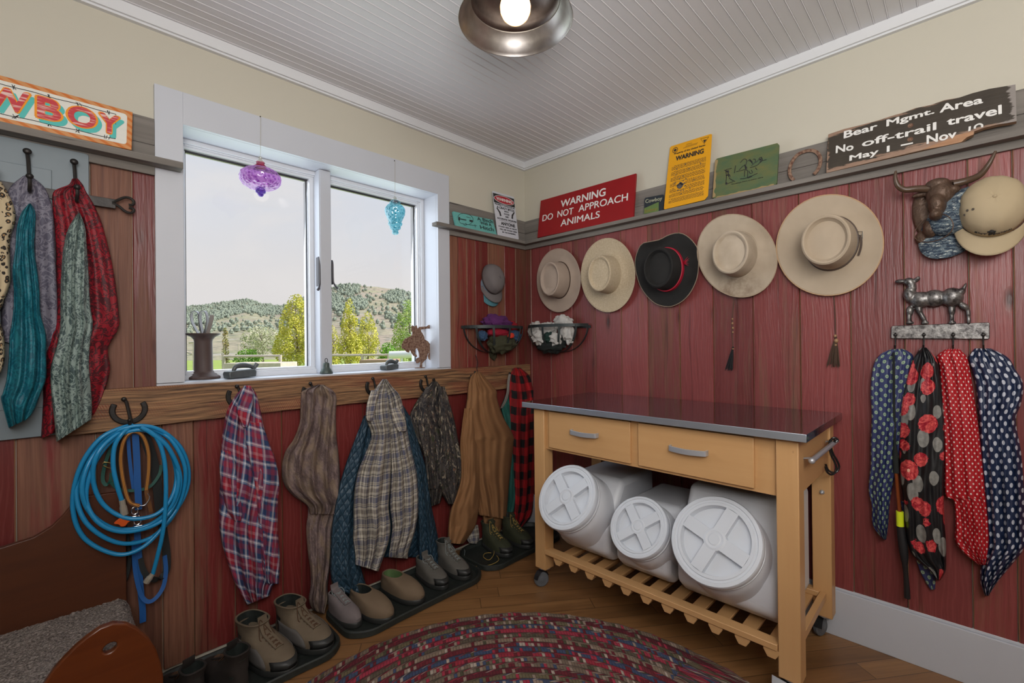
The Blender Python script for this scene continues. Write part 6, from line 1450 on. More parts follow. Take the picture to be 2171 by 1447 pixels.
o_ = .46; O_p = [(60, 1500), (95, 1447), (112, 1422), (135, 1396), (160, 1371), (185, 1350), (212, 1331), (240, 1321), (268, 1322), (292, 1333), (315, 1352), (331, 1376), (341, 1405), (346, 1430), (348, 1470)]
out = [PA(*p, o_) for p in O_p]; out = [Vector((-2.80, -o_, out[0].z))]+out+[Vector((out[-1].x, -o_, 0)), Vector((-2.80, -o_, 0))]
hol = [PA(233+15*math.cos(a)+3*math.sin(a), 1373-11*math.sin(a)-5*math.cos(a), o_) for a in [2*PI*k/20 for k in range(20)]]
bm = BM(); rings_ = []
for dy in (0, .022):
    ro = [bm.verts.new(p+Vector((0, dy, 0))) for p in out]; rh = [bm.verts.new(p+Vector((0, dy, 0))) for p in hol]; rings_.append((ro, rh))
    ed = [bm.edges.new((r_[i], r_[(i+1) % len(r_)])) for r_ in (ro, rh) for i in range(len(r_))]; bmesh.ops.triangle_fill(bm, use_beauty=True, edges=ed)
for a, b_ in zip(*rings_):
    for i in range(len(a)): bm.faces.new((a[i], a[(i+1) % len(a)], b_[(i+1) % len(a)], b_[i]))
obj('end_panel', bm, M_VAR, st, bevel=.004)
bm = BM(); nx, ny = 150, 96; x0, x1, y0, y1 = -2.80, -2.094, -.0675, -.437; G_ = []
for i in range(nx+1):
    row = []
    for j in range(ny+1):
        u, v = i/nx, j/ny; x = x0+(x1-x0)*u; y = y0+(y1-y0)*v; e = min(1, (1-u)*nx/6); z = .352-.03*(1-e)**2+.005*mnoise.noise(Vector((x*160, y*160, 0)))+.003*mnoise.noise(Vector((x*60, y*60, 3)))
        row.append(bm.verts.new((x+.002*mnoise.noise(Vector((x*150, y*150, 9))), y, z)))
    G_.append(row)
for i in range(nx):
    for j in range(ny): bm.faces.new((G_[i][j], G_[i+1][j], G_[i+1][j+1], G_[i][j+1]))
lo = [bm.verts.new((G_[nx][j].co.x+.003*mnoise.noise(Vector((j, 0, 0))), G_[nx][j].co.y, .26)) for j in range(ny+1)]
for j in range(ny): bm.faces.new((G_[nx][j], lo[j], lo[j+1], G_[nx][j+1]))
def f_carpet(g):
    c = g.coord(); v = g.vor(c, 190); n = g.noise(c, 170, 3, .7); col = g.mix(g.step(n, .35, .65), (.075, .06, .052), (.34, .29, .26)); return {'Base Color': col, 'Normal': g.bump(v, .8, .004)}
obj('carpet_tread', bm, mat('grey_berber_carpet', f_carpet, rough=.95), st, recalc=False)
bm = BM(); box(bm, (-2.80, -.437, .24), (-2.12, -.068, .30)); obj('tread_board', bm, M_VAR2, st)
bm = BM(); tube(bm, cr([PA(*p, .075) for p in ((0, 1155), (35, 1152), (75, 1138), (110, 1112), (150, 1070))], 5), .0022, 6) if False else None
bm.free()

# ================================================================ RUG
RC, RR_ = Vector((-1.475, -1.375, 0)), .95; NR = 33; bw = RR_/NR; bm = BM(); uvl = bm.loops.layers.uv.new('UVMap'); NA = 300; prev = None; ctr = None; uvd = {}
for i in range(NR*4+1):
    rr0 = RR_*i/(NR*4); ph = (i % 4)/4; h = .006+.0045*math.sin(PI*ph) if i < NR*4 else .001
    if i == 0: ring = [bm.verts.new(RC+Vector((0, 0, h)))]
    else: ring = [bm.verts.new(RC+Vector((math.cos(2*PI*k/NA)*(rr0+.0015*math.sin(k*1.7+i)*(i > NR*4-3)), math.sin(2*PI*k/NA)*rr0, h+.0018*math.sin(2*PI*k/NA*rr0/.019+(i//4)*2.1)*(h > .007)))) for k in range(NA)]
    if prev:
        for k in range(NA):
            a = [prev[0]] if len(prev) == 1 else [prev[k], prev[(k+1) % NA]]
            f = bm.faces.new(a+[ring[(k+1) % NA], ring[k]])
            for lp in f.loops:
                co = lp.vert.co-RC; an = 2*PI*(k+(.0 if lp.vert in (ring[k], a[0]) else 1))/NA; lp[uvl].uv = (an*RR_, co.length)
    prev = ring
def f_rug(g):
    u, v, _ = g.sep(g.uv()); ri = g.m('FLOOR', g.mul(v, 1/bw)); fv = g.m('SUBTRACT', g.fr(g.mul(v, 1/bw)), .5)
    arc = g.mul(u, g.m('DIVIDE', v, RR_)); half = g.m('SIGN', fv); sk = g.add(arc, g.mul(g.m('ABSOLUTE', fv), .030)); cell = g.m('FLOOR', g.mul(g.add(sk, g.mul(half, .0045)), 1/.0120))
    wn = g.node('ShaderNodeTexWhiteNoise', noise_dimensions='3D'); g.put(wn.inputs['Vector'], g.comb(cell, ri, half)); r = wn.outputs[0]
    wr = g.node('ShaderNodeTexWhiteNoise', noise_dimensions='1D'); g.put(wr.inputs['W'], g.add(ri, .5)); rr1 = wr.outputs[0]
    t3 = g.fr(g.mul(g.add(ri, 1.), 1/11.))
    main = g.ramp(t3, [(0., (.17, .12, .085)), (.09, (.30, .022, .040)), (.18, (.045, .065, .125)), (.27, (.36, .28, .22)), (.36, (.15, .016, .025)), (.45, (.24, .17, .12)), (.54, (.10, .075, .05)), (.63, (.33, .03, .055)), (.72, (.05, .07, .13)), (.81, (.14, .11, .06)), (.90, (.11, .012, .02))], 'CONSTANT')
    var = g.ramp(r, [(0., (.13, .012, .020)), (.30, (.30, .22, .17)), (.50, (.07, .065, .035)), (.68, (.34, .028, .055)), (.84, (.05, .07, .13)), (.92, (.42, .34, .28))], 'CONSTANT')
    col = g.mix(g.lt(g.fr(g.mul(r, 7.3)), .38), main, var)
    dk = g.m('ABSOLUTE', g.m('SUBTRACT', g.fr(g.mul(g.add(sk, g.mul(half, .0045)), 1/.0120)), .5)); col = g.mix(g.mul(g.step(dk, .36, .5), .7), col, (.02, .008, .008)); col = g.mix(g.mul(g.step(g.m('ABSOLUTE', fv), .40, .5), .8), col, (.02, .008, .008))
    return {'Base Color': col, 'Normal': g.bump(g.add(g.mul(dk, -1.), g.noise(g.coord(), 300, 2)), .6, .004)}
obj('braided_rug', bm, mat('braided_wool', f_rug, rough=.95), label='round braided rug in maroon, tan and blue on the wood floor', cat='rug', recalc=True)

# ================================================================ BOOT TRAYS AND FOOTWEAR
def f_rub(g):
    n = g.noise(g.coord(), 60, 4); return {'Base Color': g.mix(n, (.008, .011, .010), (.032, .038, .034)), 'Normal': g.bump(n, .4, .003)}
M_RUB = mat('black_rubber_tray', f_rub, rough=.5)
def tray(x0, x1, y0, y1, label):
    bm = BM(); cx, cy = (x0+x1)/2, (y0+y1)/2; a, b_ = (x1-x0)/2, (y1-y0)/2; n = 72; prev = None
    def pt(k, ins, z):
        t = 2*PI*k/n; c, s = math.cos(t), math.sin(t); e = .40; w = 1+.02*math.cos(4*t)*0
        bul = 1+.035*math.cos(6*t)
        return (cx+math.copysign(abs(c)**e, c)*(a-ins), cy+math.copysign(abs(s)**e, s)*(b_-ins)*bul, z)
    for ins, z in ((.004, .001), (0, .004), (.002, .024), (.007, .028), (.013, .026), (.022, .008), (.030, .006), (.034, .0075), (.038, .006)):
        ring = [bm.verts.new(pt(k, ins, z)) for k in range(n)]
        if prev:
            for k in range(n): bm.faces.new((prev[k], prev[(k+1) % n], ring[(k+1) % n], ring[k]))
        prev = ring
    bm.faces.new(prev); return tag(obj('boot_tray', bm, M_RUB), label, 'boot tray', 'black boot trays along the window wall')
tray(-2.07, -1.455, -.385, -.035, 'black rubber boot tray nearest the pet step, holding the taupe hiking boots')
tray(-1.435, -.690, -.375, -.035, 'black rubber boot tray in the middle, holding the taupe clogs')
tray(-.675, -.035, -.360, -.035, 'black rubber boot tray in the corner, holding the green laced boots')
def shoe(name, label, heel, toe, z0, mu, ms, ml, hgt='low', W=.050, lace=None, lining=None, toecap=None, group=None, clog=False, panels=None, cat='shoe', sole=.024):
    heel, toe = Vector((*heel, 0)), Vector((*toe, 0)); d = (toe-heel); Lg = d.length; d.normalize(); sd = Vector((d.y, -d.x, 0))
    t = empty(name, (heel+toe)/2+Vector((0, 0, z0)), label, cat, group); n = 40
    def outline(xb, xf, hw, z, ex=0.):
        P = []
        for k in range(n):
            a = 2*PI*k/n; c, s = math.cos(a), math.sin(a); u = (1+c)/2; wd = hw*(.80+.26*math.exp(-((u-.68)/.26)**2)) if xf-xb > .16 else hw*.95
            x = xb+(xf-xb)*(.5+.5*math.copysign(abs(c)**.80, c)); y = math.copysign(abs(s)**.80, s)*(wd+ex); P.append(heel+d*x+sd*y+Vector((0, 0, z0+z)))
        return P
    def loft(bm, R, cap0=True, cap1=True):
        rg = [[bm.verts.new(p) for p in r] for r in R]
        for p, q in zip(rg, rg[1:]):
            for k in range(n): bm.faces.new((p[k], p[(k+1) % n], q[(k+1) % n], q[k]))
        if cap0: bm.faces.new(rg[0])
        if cap1: bm.faces.new(rg[-1])
    s = sole
    bm = BM(); loft(bm, [outline(.004, Lg-.006, W*.94, 0), outline(0, Lg, W, .004, .002), outline(0, Lg+.001, W, s*.8, .003), outline(.002, Lg-.002, W, s)]); obj('sole', bm, ms, t)
    if clog: R = [(s, .002, Lg-.004, W), (s+.012, 0, Lg-.002, W*1.02), (s+.028, 0, Lg-.012, W*.99), (s+.042, .004, Lg-.035, W*.94), (s+.054, .006, Lg-.070, W*.86), (s+.062, .010, Lg-.105, W*.78), (s+.066, .012, Lg-.135, W*.72)]
    else: R = [(s, .002, Lg-.004, W*.98), (s+.014, 0, Lg-.002, W*.99), (s+.030, .0, Lg-.014, W*.97), (s+.044, .004, Lg-.045, W*.92), (s+.056, .006, Lg-.085, W*.86), (s+.068, .008, Lg-.120, W*.80), (s+.078, .010, Lg-.145, W*.76)]
    if hgt == 'mid': R += [(s+.094, .010, Lg-.160, W*.74), (s+.110, .004, Lg-.166, W*.79), (s+.120, .000, Lg-.160, W*.84)]
    bm = BM(); loft(bm, [outline(a[1], a[2], a[3], a[0]) for a in R], False, False)
    z, xb, xf, hw = R[-1]; loft_in = [outline(xb, xf, hw, z), outline(xb+.002, xf-.002, hw-.002, z+.003), outline(xb+.008, xf-.008, hw-.007, z+.001)]
    loft(bm, loft_in, False, False); up = obj('upper', bm, mu, t)
    bm = BM(); loft(bm, [outline(xb+.007, xf-.007, hw-.006, z+.001), outline(xb+.010, xf-.006, hw-.008, z-.03), outline(xb+.012, xf+.0, hw-.008, s+.012)], False, True); obj('lining', bm, lining or M_RUB, t)
    def top(x, off=.0, y=0.):    # point on the instep line
        for (z1, b1, f1, w1), (z2, b2, f2, w2) in zip(R, R[1:]):
            if f2 <= x <= f1:
                k = (f1-x)/max(1e-6, f1-f2); return heel+d*x+sd*y+Vector((0, 0, z0+z1+(z2-z1)*k+off-abs(y)*.45))
        return heel+d*x+sd*y+Vector((0, 0, z0+R[-1][0]+off))
    if toecap:
        bm = BM(); k0 = []
        for (z_, a, b_, w) in R[:3]:
            o = outline(a, b_, w, z_, .002); o = [p for i, p in enumerate(o)]; k0.append(o)
        rg = [[bm.verts.new(r[i % n]+d*.0015) for i in range(-6, 7)] for r in k0]
        for p, q in zip(rg, rg[1:]):
            for i in range(12): bm.faces.new((p[i], p[i+1], q[i+1], q[i]))
        obj('toe_cap', bm, toecap, t, solid=.002)
    if panels:
        for sg in (1, -1):
            bm = BM(); rg = []
            for (z_, a, b_, w) in R[:5]:
                o = outline(a, b_, w, z_, .0022); i0 = 5; idx = range(7, 15) if sg > 0 else range(-15, -6); rg.append([bm.verts.new(o[i % n]) for i in idx])
            for p, q in zip(rg, rg[1:]):
                for i in range(len(p)-1): bm.faces.new((p[i], p[i+1], q[i+1], q[i]))
            obj('side_panel', bm, panels, t, solid=.0015)
    if lace:
        xs = [Lg-.075-.018*i for i in range(6)]; bm = BM()
        for i, x in enumerate(xs[:-1]):
            for q in (1, -1): tube(bm, cr([top(x, .003, -.020*q), top(x-.009, .008, 0), top(xs[i+1], .003, .020*q)], 3), .0025, 6)
        P = [top(xs[-1], .006, 0)]+[top(xs[-1]-.004, .014, .014), top(xs[-1]+.02, .012, .030), top(xs[-1]+.03, .004, .012), top(xs[-1], .008, 0), top(xs[-1]+.01, .012, -.026), top(xs[-1]+.035, .006, -.020), top(xs[-1], .008, 0)]
        tube(bm, cr(P, 4), .0017, 6); obj('laces', bm, lace, t)
        bm = BM(); w = .017
        q = [top(xs[0], .002, 0), top(xs[2], .004), top(xs[4], .006), top(xs[-1], .010)+Vector((0, 0, .004))-d*.006]
        e = q[-1]+Vector((0, 0, .022))-d*.004; ribbon(bm, cr(q+[e], 4), .036, .004, sd); obj('tongue', bm, mu, t)
    if clog:
        pass
    return t
SU = lambda nm, a, b: mat(nm, lambda g: {'Base Color': g.mix(g.noise(g.coord(), 18, 4), a, b), 'Normal': g.bump(g.noise(g.coord(), 120, 3), .25, .002)}, rough=.85)
TAUPE = SU('taupe_suede', (.12, .09, .06), (.19, .145, .095)); GREYP = SU('grey_mesh', (.10, .09, .085), (.14, .13, .12)); DKR = mat('dark_rubber', col=(.025, .026, .025), rough=.45)
CLOGM = SU('clog_suede', (.155, .105, .065), (.21, .15, .095)); GREYS = SU('grey_hiker_suede', (.085, .078, .068), (.14, .13, .115)); GRN = SU('dark_green_leather', (.022, .026, .012), (.045, .05, .024)); DKB = SU('near_black_leather', (.012, .009, .008), (.028, .02, .016))
LBR = mat('brown_lace', col=(.09, .045, .022), rough=.8); LYL = mat('yellow_lace', col=(.36, .24, .06), rough=.8); LGR = mat('grey_lace', col=(.22, .25, .25), rough=.8)
TZ = .0065
shoe('hiking_boot', 'taupe hiking boot with dark rubber toe, the left one below the flannel shirt', (-1.755, -.075), (-1.660, -.365), TZ, TAUPE, DKR, None, 'mid', .060, LBR, None, DKR, 'taupe hiking boots', panels=GREYP, cat='boot')
shoe('hiking_boot', 'taupe hiking boot with dark rubber toe, the right one next to the empty tray end', (-1.610, -.060), (-1.512, -.345), TZ, TAUPE, DKR, None, 'mid', .060, LBR, None, DKR, 'taupe hiking boots', panels=GREYP, cat='boot')
shoe('dark_boot', 'almost black laced boot at the bottom edge, left of the taupe hiking boots', (-1.815, -.350), (-1.885, -.115), TZ, DKB, DKR, None, 'mid', .048, LBR, None, None, 'dark laced boots', cat='boot')
shoe('dark_boot', 'almost black boot at the bottom edge close to the pet step', (-1.945, -.340), (-2.005, -.110), TZ, DKB, DKR, None, 'mid', .046, LBR, None, None, 'dark laced boots', cat='boot')
shoe('sneaker', 'small mauve-grey sneaker half hidden below the camouflage trousers', (-1.400, -.085), (-1.362, -.285), TZ, SU('mauve_mesh', (.12, .10, .10), (.24, .20, .20)), DKR, None, 'low', .040, LGR, None, None)
shoe('clog', 'taupe suede slip-on clog, left of the pair under the quilted jacket', (-1.305, -.095), (-1.245, -.350), TZ, CLOGM, DKR, None, 'low', .054, None, None, None, 'taupe suede clogs', True)
shoe('clog', 'taupe suede slip-on clog, right of the pair under the quilted jacket', (-1.135, -.075), (-1.070, -.330), TZ, CLOGM, DKR, None, 'low', .054, None, mat('green_insole', col=(.10, .17, .06), rough=.8), None, 'taupe suede clogs', True)
shoe('grey_hiking_shoe', 'grey laced hiking shoe lying lower, beside the right quilted jacket panel', (-.935, -.080), (-.925, -.315), TZ, GREYS, DKR, None, 'low', .046, LGR, None, DKR, 'grey hiking shoes')
shoe('grey_hiking_shoe', 'grey laced hiking shoe with its high tongue, nearest the tan jacket', (-.800, -.080), (-.790, -.325), TZ, GREYS, DKR, None, 'mid', .046, LGR, None, DKR, 'grey hiking shoes')
shoe('green_boot', 'dark green boot with yellow laces in the corner tray, left of its pair', (-.455, -.060), (-.470, -.305), TZ, GRN, DKR, None, 'mid', .050, LYL, None, DKR, 'dark green laced boots', cat='boot')
shoe('green_boot', 'dark green boot with yellow laces in the corner tray beside the cart leg', (-.300, -.070), (-.310, -.320), TZ, GRN, DKR, None, 'mid', .050, LYL, None, DKR, 'dark green laced boots', cat='boot')
def fl(px, py, z=.012): return PZ(px, py, z)
cc = lambda x, y: (940+x/6.4, 1080+y/6.4)
bm = BM(); tube(bm, cr([fl(*cc(*p), z) for p, z in (((690, 320), .09), ((650, 340), .08), ((680, 480), .05), ((685, 600), .02), ((620, 680), .011), ((545, 640), .011), ((570, 590), .011), ((680, 590), .012), ((750, 660), .011), ((720, 710), .011), ((600, 755), .011), ((410, 768), .011))], 6), .0019, 6)
tag(obj('loose_lace', bm, LYL), 'long yellow bootlace trailing in a loop over the corner boot tray', 'lace')
bm = BM(); tube(bm, cr([fl(*cc(*p), z) for p, z in (((115, 470), .10), ((160, 530), .06), ((230, 540), .03), ((290, 550), .018), ((280, 640), .013), ((255, 710), .012))], 6), .0018, 6)
tag(obj('loose_lace', bm, LGR), 'pale grey lace beside the grey hiking shoes', 'lace')

# ================================================================ SILL OBJECTS
SZ = 1.0735
sp = PZ(434, 803, SZ); sc_ = 5.12; k = (PA(440, 760, -sp.y)-PA(430, 760, -sp.y)).length/10*.72/sc_; kz = abs(PA(434, 700, -sp.y).z-PA(434, 800, -sp.y).z)/100/sc_
sp = Vector((sp.x+.0, max(.045, sp.y+.02), SZ)); M_SPL = mat('old_brown_spool_wood', lambda g: {'Base Color': g.mix(g.noise(g.scale(g.coord(), 60, 60, 6), 1., 4), (.045, .026, .022), (.105, .065, .055))}, rough=.6)
dpt = (sp-CAM).dot(_f); k = dpt/FPX/sc_
t = empty('wooden_spool', sp, 'brown wooden bobbin spool standing on the left end of the sill', 'spool')
bm = BM(); lathe(bm, [(0, 0), (155*k, 0), (161*k, 10*k), (158*k, 26*k), (125*k, 52*k), (100*k, 66*k), (88*k, 90*k), (86*k, 250*k), (84*k, 400*k), (88*k, 425*k), (110*k, 452*k), (150*k, 475*k), (160*k, 486*k), (160*k, 492*k), (55*k, 492*k), (50*k, 400*k), (0, 400*k)], sp, n=40); obj('spool_body', bm, M_SPL, t)
t2 = empty('sheep_shears', sp+Vector((0, 0, 402*k)), 'old iron sheep shears standing upright in the wooden spool', 'shears')
def spx(x, z, dy=0.): return sp+_r*(x-168)*k*1.0+Vector((0, dy, (858-z)*k))
M_OLD = mat('dull_old_steel', lambda g: {'Base Color': g.mix(g.noise(g.coord(), 50, 3), (.10, .095, .10), (.24, .22, .21))}, rough=.45, metal=.6)
for P in ([(150, 430), (100, 340), (50, 240), (42, 170), (60, 130), (92, 125), (122, 150), (130, 220), (140, 300), (160, 380)], [(172, 430), (180, 370), (200, 310), (213, 250), (212, 180), (195, 130), (165, 124), (140, 150), (136, 220), (150, 300), (165, 380)]):
    bm = BM(); ribbon(bm, cr([spx(*p) for p in P], 5), .016, .0025, (_f.x, _f.y, 0)); obj('shear_loop', bm, M_OLD, t2)
t3 = bm = BM(); ribbon(bm, cr([spx(*p) for p in ((200, 430), (215, 370), (238, 290), (258, 220), (264, 165))], 5), lambda s: .013+.004*s, .006, (_r.x*.9, _r.y*.9-.3, .1)); tag(obj('knife_handle', bm, mat('horn_handle', col=(.27, .23, .20), rough=.5), bevel=.001), 'pale curved horn handle standing in the wooden spool beside the shears', 'handle')
def sill_iron(px, py, w, label, flip=1):
    c = PA(px, py, -.062); c.z = SZ; k2 = (c-CAM).dot(_f)/FPX*w/320; t = empty('antique_iron', c+Vector((0, 0, .001)), label, 'iron', 'antique irons on the window sill')
    R_ = Vector((.93, .36*flip, 0)).normalized(); D_ = Vector((-R_.y, R_.x, 0))
    def q(x, z, y=0): return c+R_*((x-600)*k2*flip*1.08)+D_*y+Vector((0, 0, (830-z)*k2))
    M = mat('grey_cast_iron', lambda g: {'Base Color': g.mix(g.noise(g.coord(), 60, 3), (.075, .085, .085), (.14, .15, .15))}, rough=.5, metal=.4)
    b = BM(); prism(b, [q(x, z, -.022) for x, z in ((440, 828), (715, 822), (722, 760), (700, 738), (560, 742), (440, 750), (430, 775))], D_*.044); obj('iron_base', b, M, t, bevel=.004)
    b = BM(); P = cr([q(*p) for p in ((505, 752), (525, 712), (570, 694), (630, 694), (690, 710), (735, 738))], 5); tube(b, P, [.006+.005*math.sin(PI*i/(len(P)-1)) for i in range(len(P))], 10); tube(b, [q(718, 745), q(738, 715), q(760, 685)], [.006, .009, .010], 10); obj('iron_handle', b, M, t)
sill_iron(514, 797, 320/5.12*1.0, 'dark antique cast iron with a curved handle, on the sill right of the spool')
sill_iron(828, 783, 235/5.12*.92, 'smaller antique cast iron on the sill, left of the bucking horse')
bc = PA(692, 792, -.035); bc.z = SZ; k3 = (bc-CAM).dot(_f)/FPX/4.804; t = empty('brass_bell', bc+Vector((0, 0, .0005)), 'small green-patinated bell standing on the sill in front of the window mullion', 'bell')
M_PAT = mat('green_patina_metal', lambda g: {'Base Color': g.mix(g.noise(g.coord(), 70, 3), (.045, .06, .052), (.10, .125, .11))}, rough=.5, metal=.4)
bm = BM(); lathe(bm, [(60*k3, 0), (61*k3, 10*k3), (50*k3, 40*k3), (34*k3, 60*k3), (30*k3, 80*k3), (30*k3, 100*k3), (24*k3, 108*k3), (0, 112*k3)], bc+Vector((0, 0, .0005)), n=28); obj('bell_body', bm, M_PAT, t, solid=.0015)
bm = BM(); tube(bm, [bc+_r*(14*k3*math.sin(a))+Vector((0, 0, (134-22*math.cos(a))*k3)) for a in [2*PI*i/18 for i in range(18)]], .0016, 6, closed=True); obj('bell_loop', bm, M_IRON, t)
hc = PZ(888, 778, SZ); hy = max(.035, min(.07, hc.y)); c9 = lambda x, y: (660+x/4.804, 660+y/4.804)
horse = [(1022, 160), (1035, 150), (1050, 165), (1075, 150), (1085, 185), (1100, 168), (1180, 162), (1190, 150), (1210, 148), (1222, 165), (1248, 172), (1235, 185), (1180, 185), (1120, 195), (1115, 205), (1130, 230), (1150, 265), (1155, 295), (1190, 315), (1210, 345), (1222, 385), (1225, 420), (1240, 430), (1243, 455), (1230, 480), (1225, 505), (1215, 490), (1208, 505), (1195, 490), (1188, 465), (1195, 442), (1201, 434), (1190, 438), (1180, 470), (1178, 490), (1150, 515), (1130, 540), (1130, 578), (1105, 578), (1110, 545), (1112, 520), (1095, 535), (1075, 540), (1065, 520), (1070, 490), (1105, 475), (1100, 440), (1085, 400), (1080, 380), (1060, 395), (1055, 430), (1080, 465), (1070, 475), (1040, 460), (1020, 430), (1005, 400), (998, 430), (975, 425), (945, 395), (920, 385), (925, 360), (920, 345), (935, 330), (930, 315), (945, 305), (950, 290), (970, 285), (985, 275), (1025, 255), (1030, 230), (1020, 200)]
t = empty('bronco_silhouette', PA(*c9(1110, 585), -hy), 'rusty steel silhouette of a rider on a bucking horse on the sill', 'figurine')
P = [PA(*c9(*p), -hy) for p in horse]; zz = min(p.z for p in P); P = [p+Vector((0, 0, SZ+.004-zz)) for p in P]
bm = BM(); prism(bm, P, (0, .003, 0)); obj('silhouette', bm, M_RUST, t, sm=0)
bm = BM(); c = PA(*c9(1105, 580), -hy); lathe(bm, [(0, 0), (1, 0), (1, .0035), (0, .0035)], Vector((c.x, c.y+.001, SZ)), n=32)
for v in bm.verts: v.co.x = c.x+(v.co.x-c.x)*.032; v.co.y = c.y+(v.co.y-c.y)*.018
obj('foot_plate', bm, M_RUST, t, sm=30)
t.location.z

# ================================================================ GLASS ORNAMENTS
def f_glassy(c1, c2, sc):
    def f(g):
        nt = g.nt; out = nt.nodes['Material Output']; bmp = g.bump(g.vor(g.coord(), sc), 1., .004); col = g.mix(g.step(g.vor(g.coord(), sc), .1, .55), c1, c2)
        t_ = g.node('ShaderNodeBsdfTransparent'); g.put(t_.inputs[0], col); gl = g.node('ShaderNodeBsdfGlossy'); gl.inputs['Roughness'].default_value = .06; g.put(gl.inputs['Normal'], bmp); g.put(gl.inputs[0], (.9, .9, .95))
        rf = g.node('ShaderNodeBsdfDiffuse'); g.put(rf.inputs[0], col); lw = g.node('ShaderNodeLayerWeight'); lw.inputs[0].default_value = .35; g.put(lw.inputs['Normal'], bmp)
        m1 = g.node('ShaderNodeMixShader'); g.put(m1.inputs[0], g.m('MULTIPLY', lw.outputs['Facing'], .55)); g.l.new(t_.outputs[0], m1.inputs[1]); g.l.new(rf.outputs[0], m1.inputs[2])
        m2 = g.node('ShaderNodeMixShader'); g.put(m2.inputs[0], .12); g.l.new(m1.outputs[0], m2.inputs[1]); g.l.new(gl.outputs[0], m2.inputs[2]); g.l.new(m2.outputs[0], out.inputs[0]); return {}
    return f
MG_P = mat('purple_glass', f_glassy((.36, .07, .50), (.78, .50, .86), 75)); MG_V = mat('violet_glass', f_glassy((.14, .07, .42), (.42, .30, .75), 90)); MG_R = mat('ruby_glass', f_glassy((.40, .02, .09), (.65, .12, .22), 60)); MG_T = mat('aqua_glass', f_glassy((.05, .42, .50), (.45, .82, .90), 80)); MG_C = mat('clear_glass', f_glassy((.72, .72, .62), (.92, .92, .88), 60))
def ornament(label, pin, cxp, y0, parts, s=5.36, oy=240):
    a = PA(*pin, .022); b_ = PA(cxp, oy+y0/s, .05); t = empty('glass_ornament', Vector((b_.x, b_.y, b_.z)), label, 'ornament'); kk = (PA(cxp, 400, .05)-CAM).dot(_f)/FPX/s
    bm = BM(); tube(bm, [a, Vector((a.x, -.05, a.z-.01)) if False else a+Vector((0, -.005, -.004)), Vector((b_.x, b_.y, b_.z))], .0006, 5); obj('thread', bm, mat('hanging_thread', col=(.45, .42, .30)), t)
    bm = BM(); ell(bm, a, (.0028, .0028, .0028), seg=8, rings=6); obj('pin', bm, M_IRON, t)
    for nm, prof, m in parts:
        bm = BM(); lathe(bm, [(r*kk, -(y-y0)*kk) for r, y in prof], b_, n=36, fn=lambda an, r, h: (r*(1+.018*math.sin(an*9+h*260)), h)); obj(nm, bm, m, t)
ornament('purple hand-blown glass ornament hanging in front of the left window pane', (552, 247), 552, 485, [
    ('glass_loop', [(6, 485), (16, 492), (20, 505), (14, 520), (22, 532), (38, 548), (44, 560)], MG_C), ('glass_cap', [(44, 558), (40, 580), (52, 598), (68, 606), (60, 616), (50, 622)], MG_R),
    ('glass_bulb', [(50, 618), (110, 630), (165, 655), (200, 690), (212, 735), (208, 775), (185, 815), (140, 845), (90, 862), (55, 868)], MG_P), ('glass_finial', [(52, 850), (44, 868), (54, 885), (50, 902), (34, 915), (30, 930), (20, 945), (0, 952)], MG_V)])
ornament('aqua hand-blown glass ornament hanging in front of the right window pane', (836.5, 340.5), 837.3, 945, [
    ('glass_loop', [(6, 945), (18, 955), (22, 968), (14, 980), (24, 990)], MG_C), ('glass_bulb', [(24, 985), (52, 998), (62, 1015), (58, 1030), (88, 1052), (110, 1085), (114, 1115), (106, 1150), (90, 1190), (76, 1222), (70, 1236), (80, 1252), (74, 1272), (56, 1282), (62, 1298), (54, 1316), (36, 1326), (32, 1342), (38, 1352), (34, 1370), (18, 1378), (0, 1379)], MG_T), ('glass_flower', [(10, 985), (30, 992), (52, 1000), (34, 1008), (26, 1024), (8, 1030)], MG_R)])

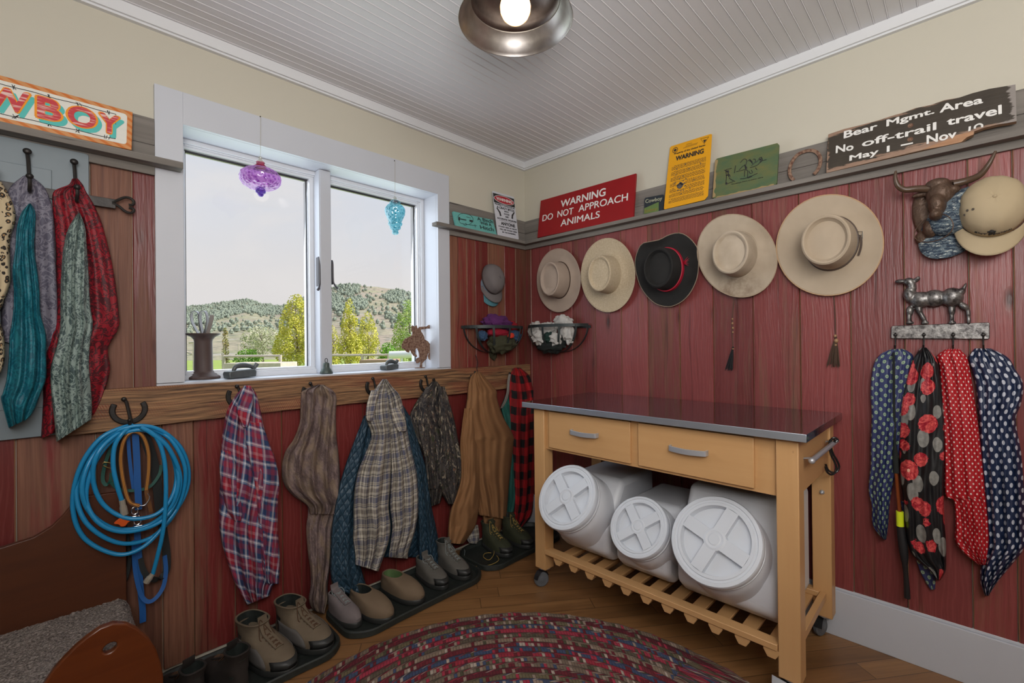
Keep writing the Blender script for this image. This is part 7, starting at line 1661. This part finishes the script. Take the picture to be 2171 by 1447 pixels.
# ================================================================ CEILING LAMP
LC = Vector((-1.216, -1.102, 0)); lamp = empty('ceiling_lamp', (LC.x, LC.y, 2.25), 'galvanised metal barn-style ceiling lamp with a glowing globe bulb', 'lamp')
def f_galv(g):
    x, y, z = g.sep(g.coord()); n = g.noise(g.coord(), 28, 4, .65); return {'Base Color': g.mix(n, (.36, .33, .32), (.60, .57, .54)), 'Roughness': g.mix(n, (.30, .30, .30), (.46, .46, .46)), 'Metallic': 1.}
M_GAL = mat('galvanised_metal', f_galv)
bm = BM(); lathe(bm, [(.184, 2.249), (.1835, 2.251), (.176, 2.258), (.160, 2.283), (.146, 2.311), (.143, 2.313)], LC, n=72); obj('shade_flare', bm, M_GAL, lamp, solid=.0015)
bm = BM(); lathe(bm, [(.143, 2.313), (.138, 2.340), (.118, 2.366), (.080, 2.384), (.045, 2.392), (.040, 2.395)], LC, n=72); obj('shade_dome', bm, mat('dark_galvanised_metal', lambda g: {'Base Color': g.mix(g.noise(g.coord(), 34, 4, .65), (.14, .11, .10), (.28, .24, .23))}, rough=.4, metal=1.), lamp, solid=.0015)
bm = BM(); lathe(bm, [(0, 2.4295), (.06, 2.4295), (.062, 2.415), (.045, 2.398), (.030, 2.385), (.022, 2.37), (.020, 2.345), (0, 2.345)], LC, n=40); obj('socket', bm, M_GAL, lamp)
def f_bulb(g):
    nt = g.nt; e = g.node('ShaderNodeEmission'); lw = g.node('ShaderNodeLayerWeight'); lw.inputs[0].default_value = .5
    g.put(e.inputs[0], g.mix(g.step(lw.outputs['Facing'], .72, .95), (1., .90, .74), (1., .42, .06))); e.inputs[1].default_value = 2.6; g.l.new(e.outputs[0], nt.nodes['Material Output'].inputs[0]); return {}
bm = BM(); lathe(bm, [(0, 2.243), (.014, 2.2455), (.028, 2.252), (.040, 2.263), (.048, 2.279), (.050, 2.296), (.046, 2.314), (.034, 2.330), (.022, 2.342), (.018, 2.350)], LC, n=40); obj('globe_bulb', bm, mat('glowing_bulb', f_bulb), lamp)
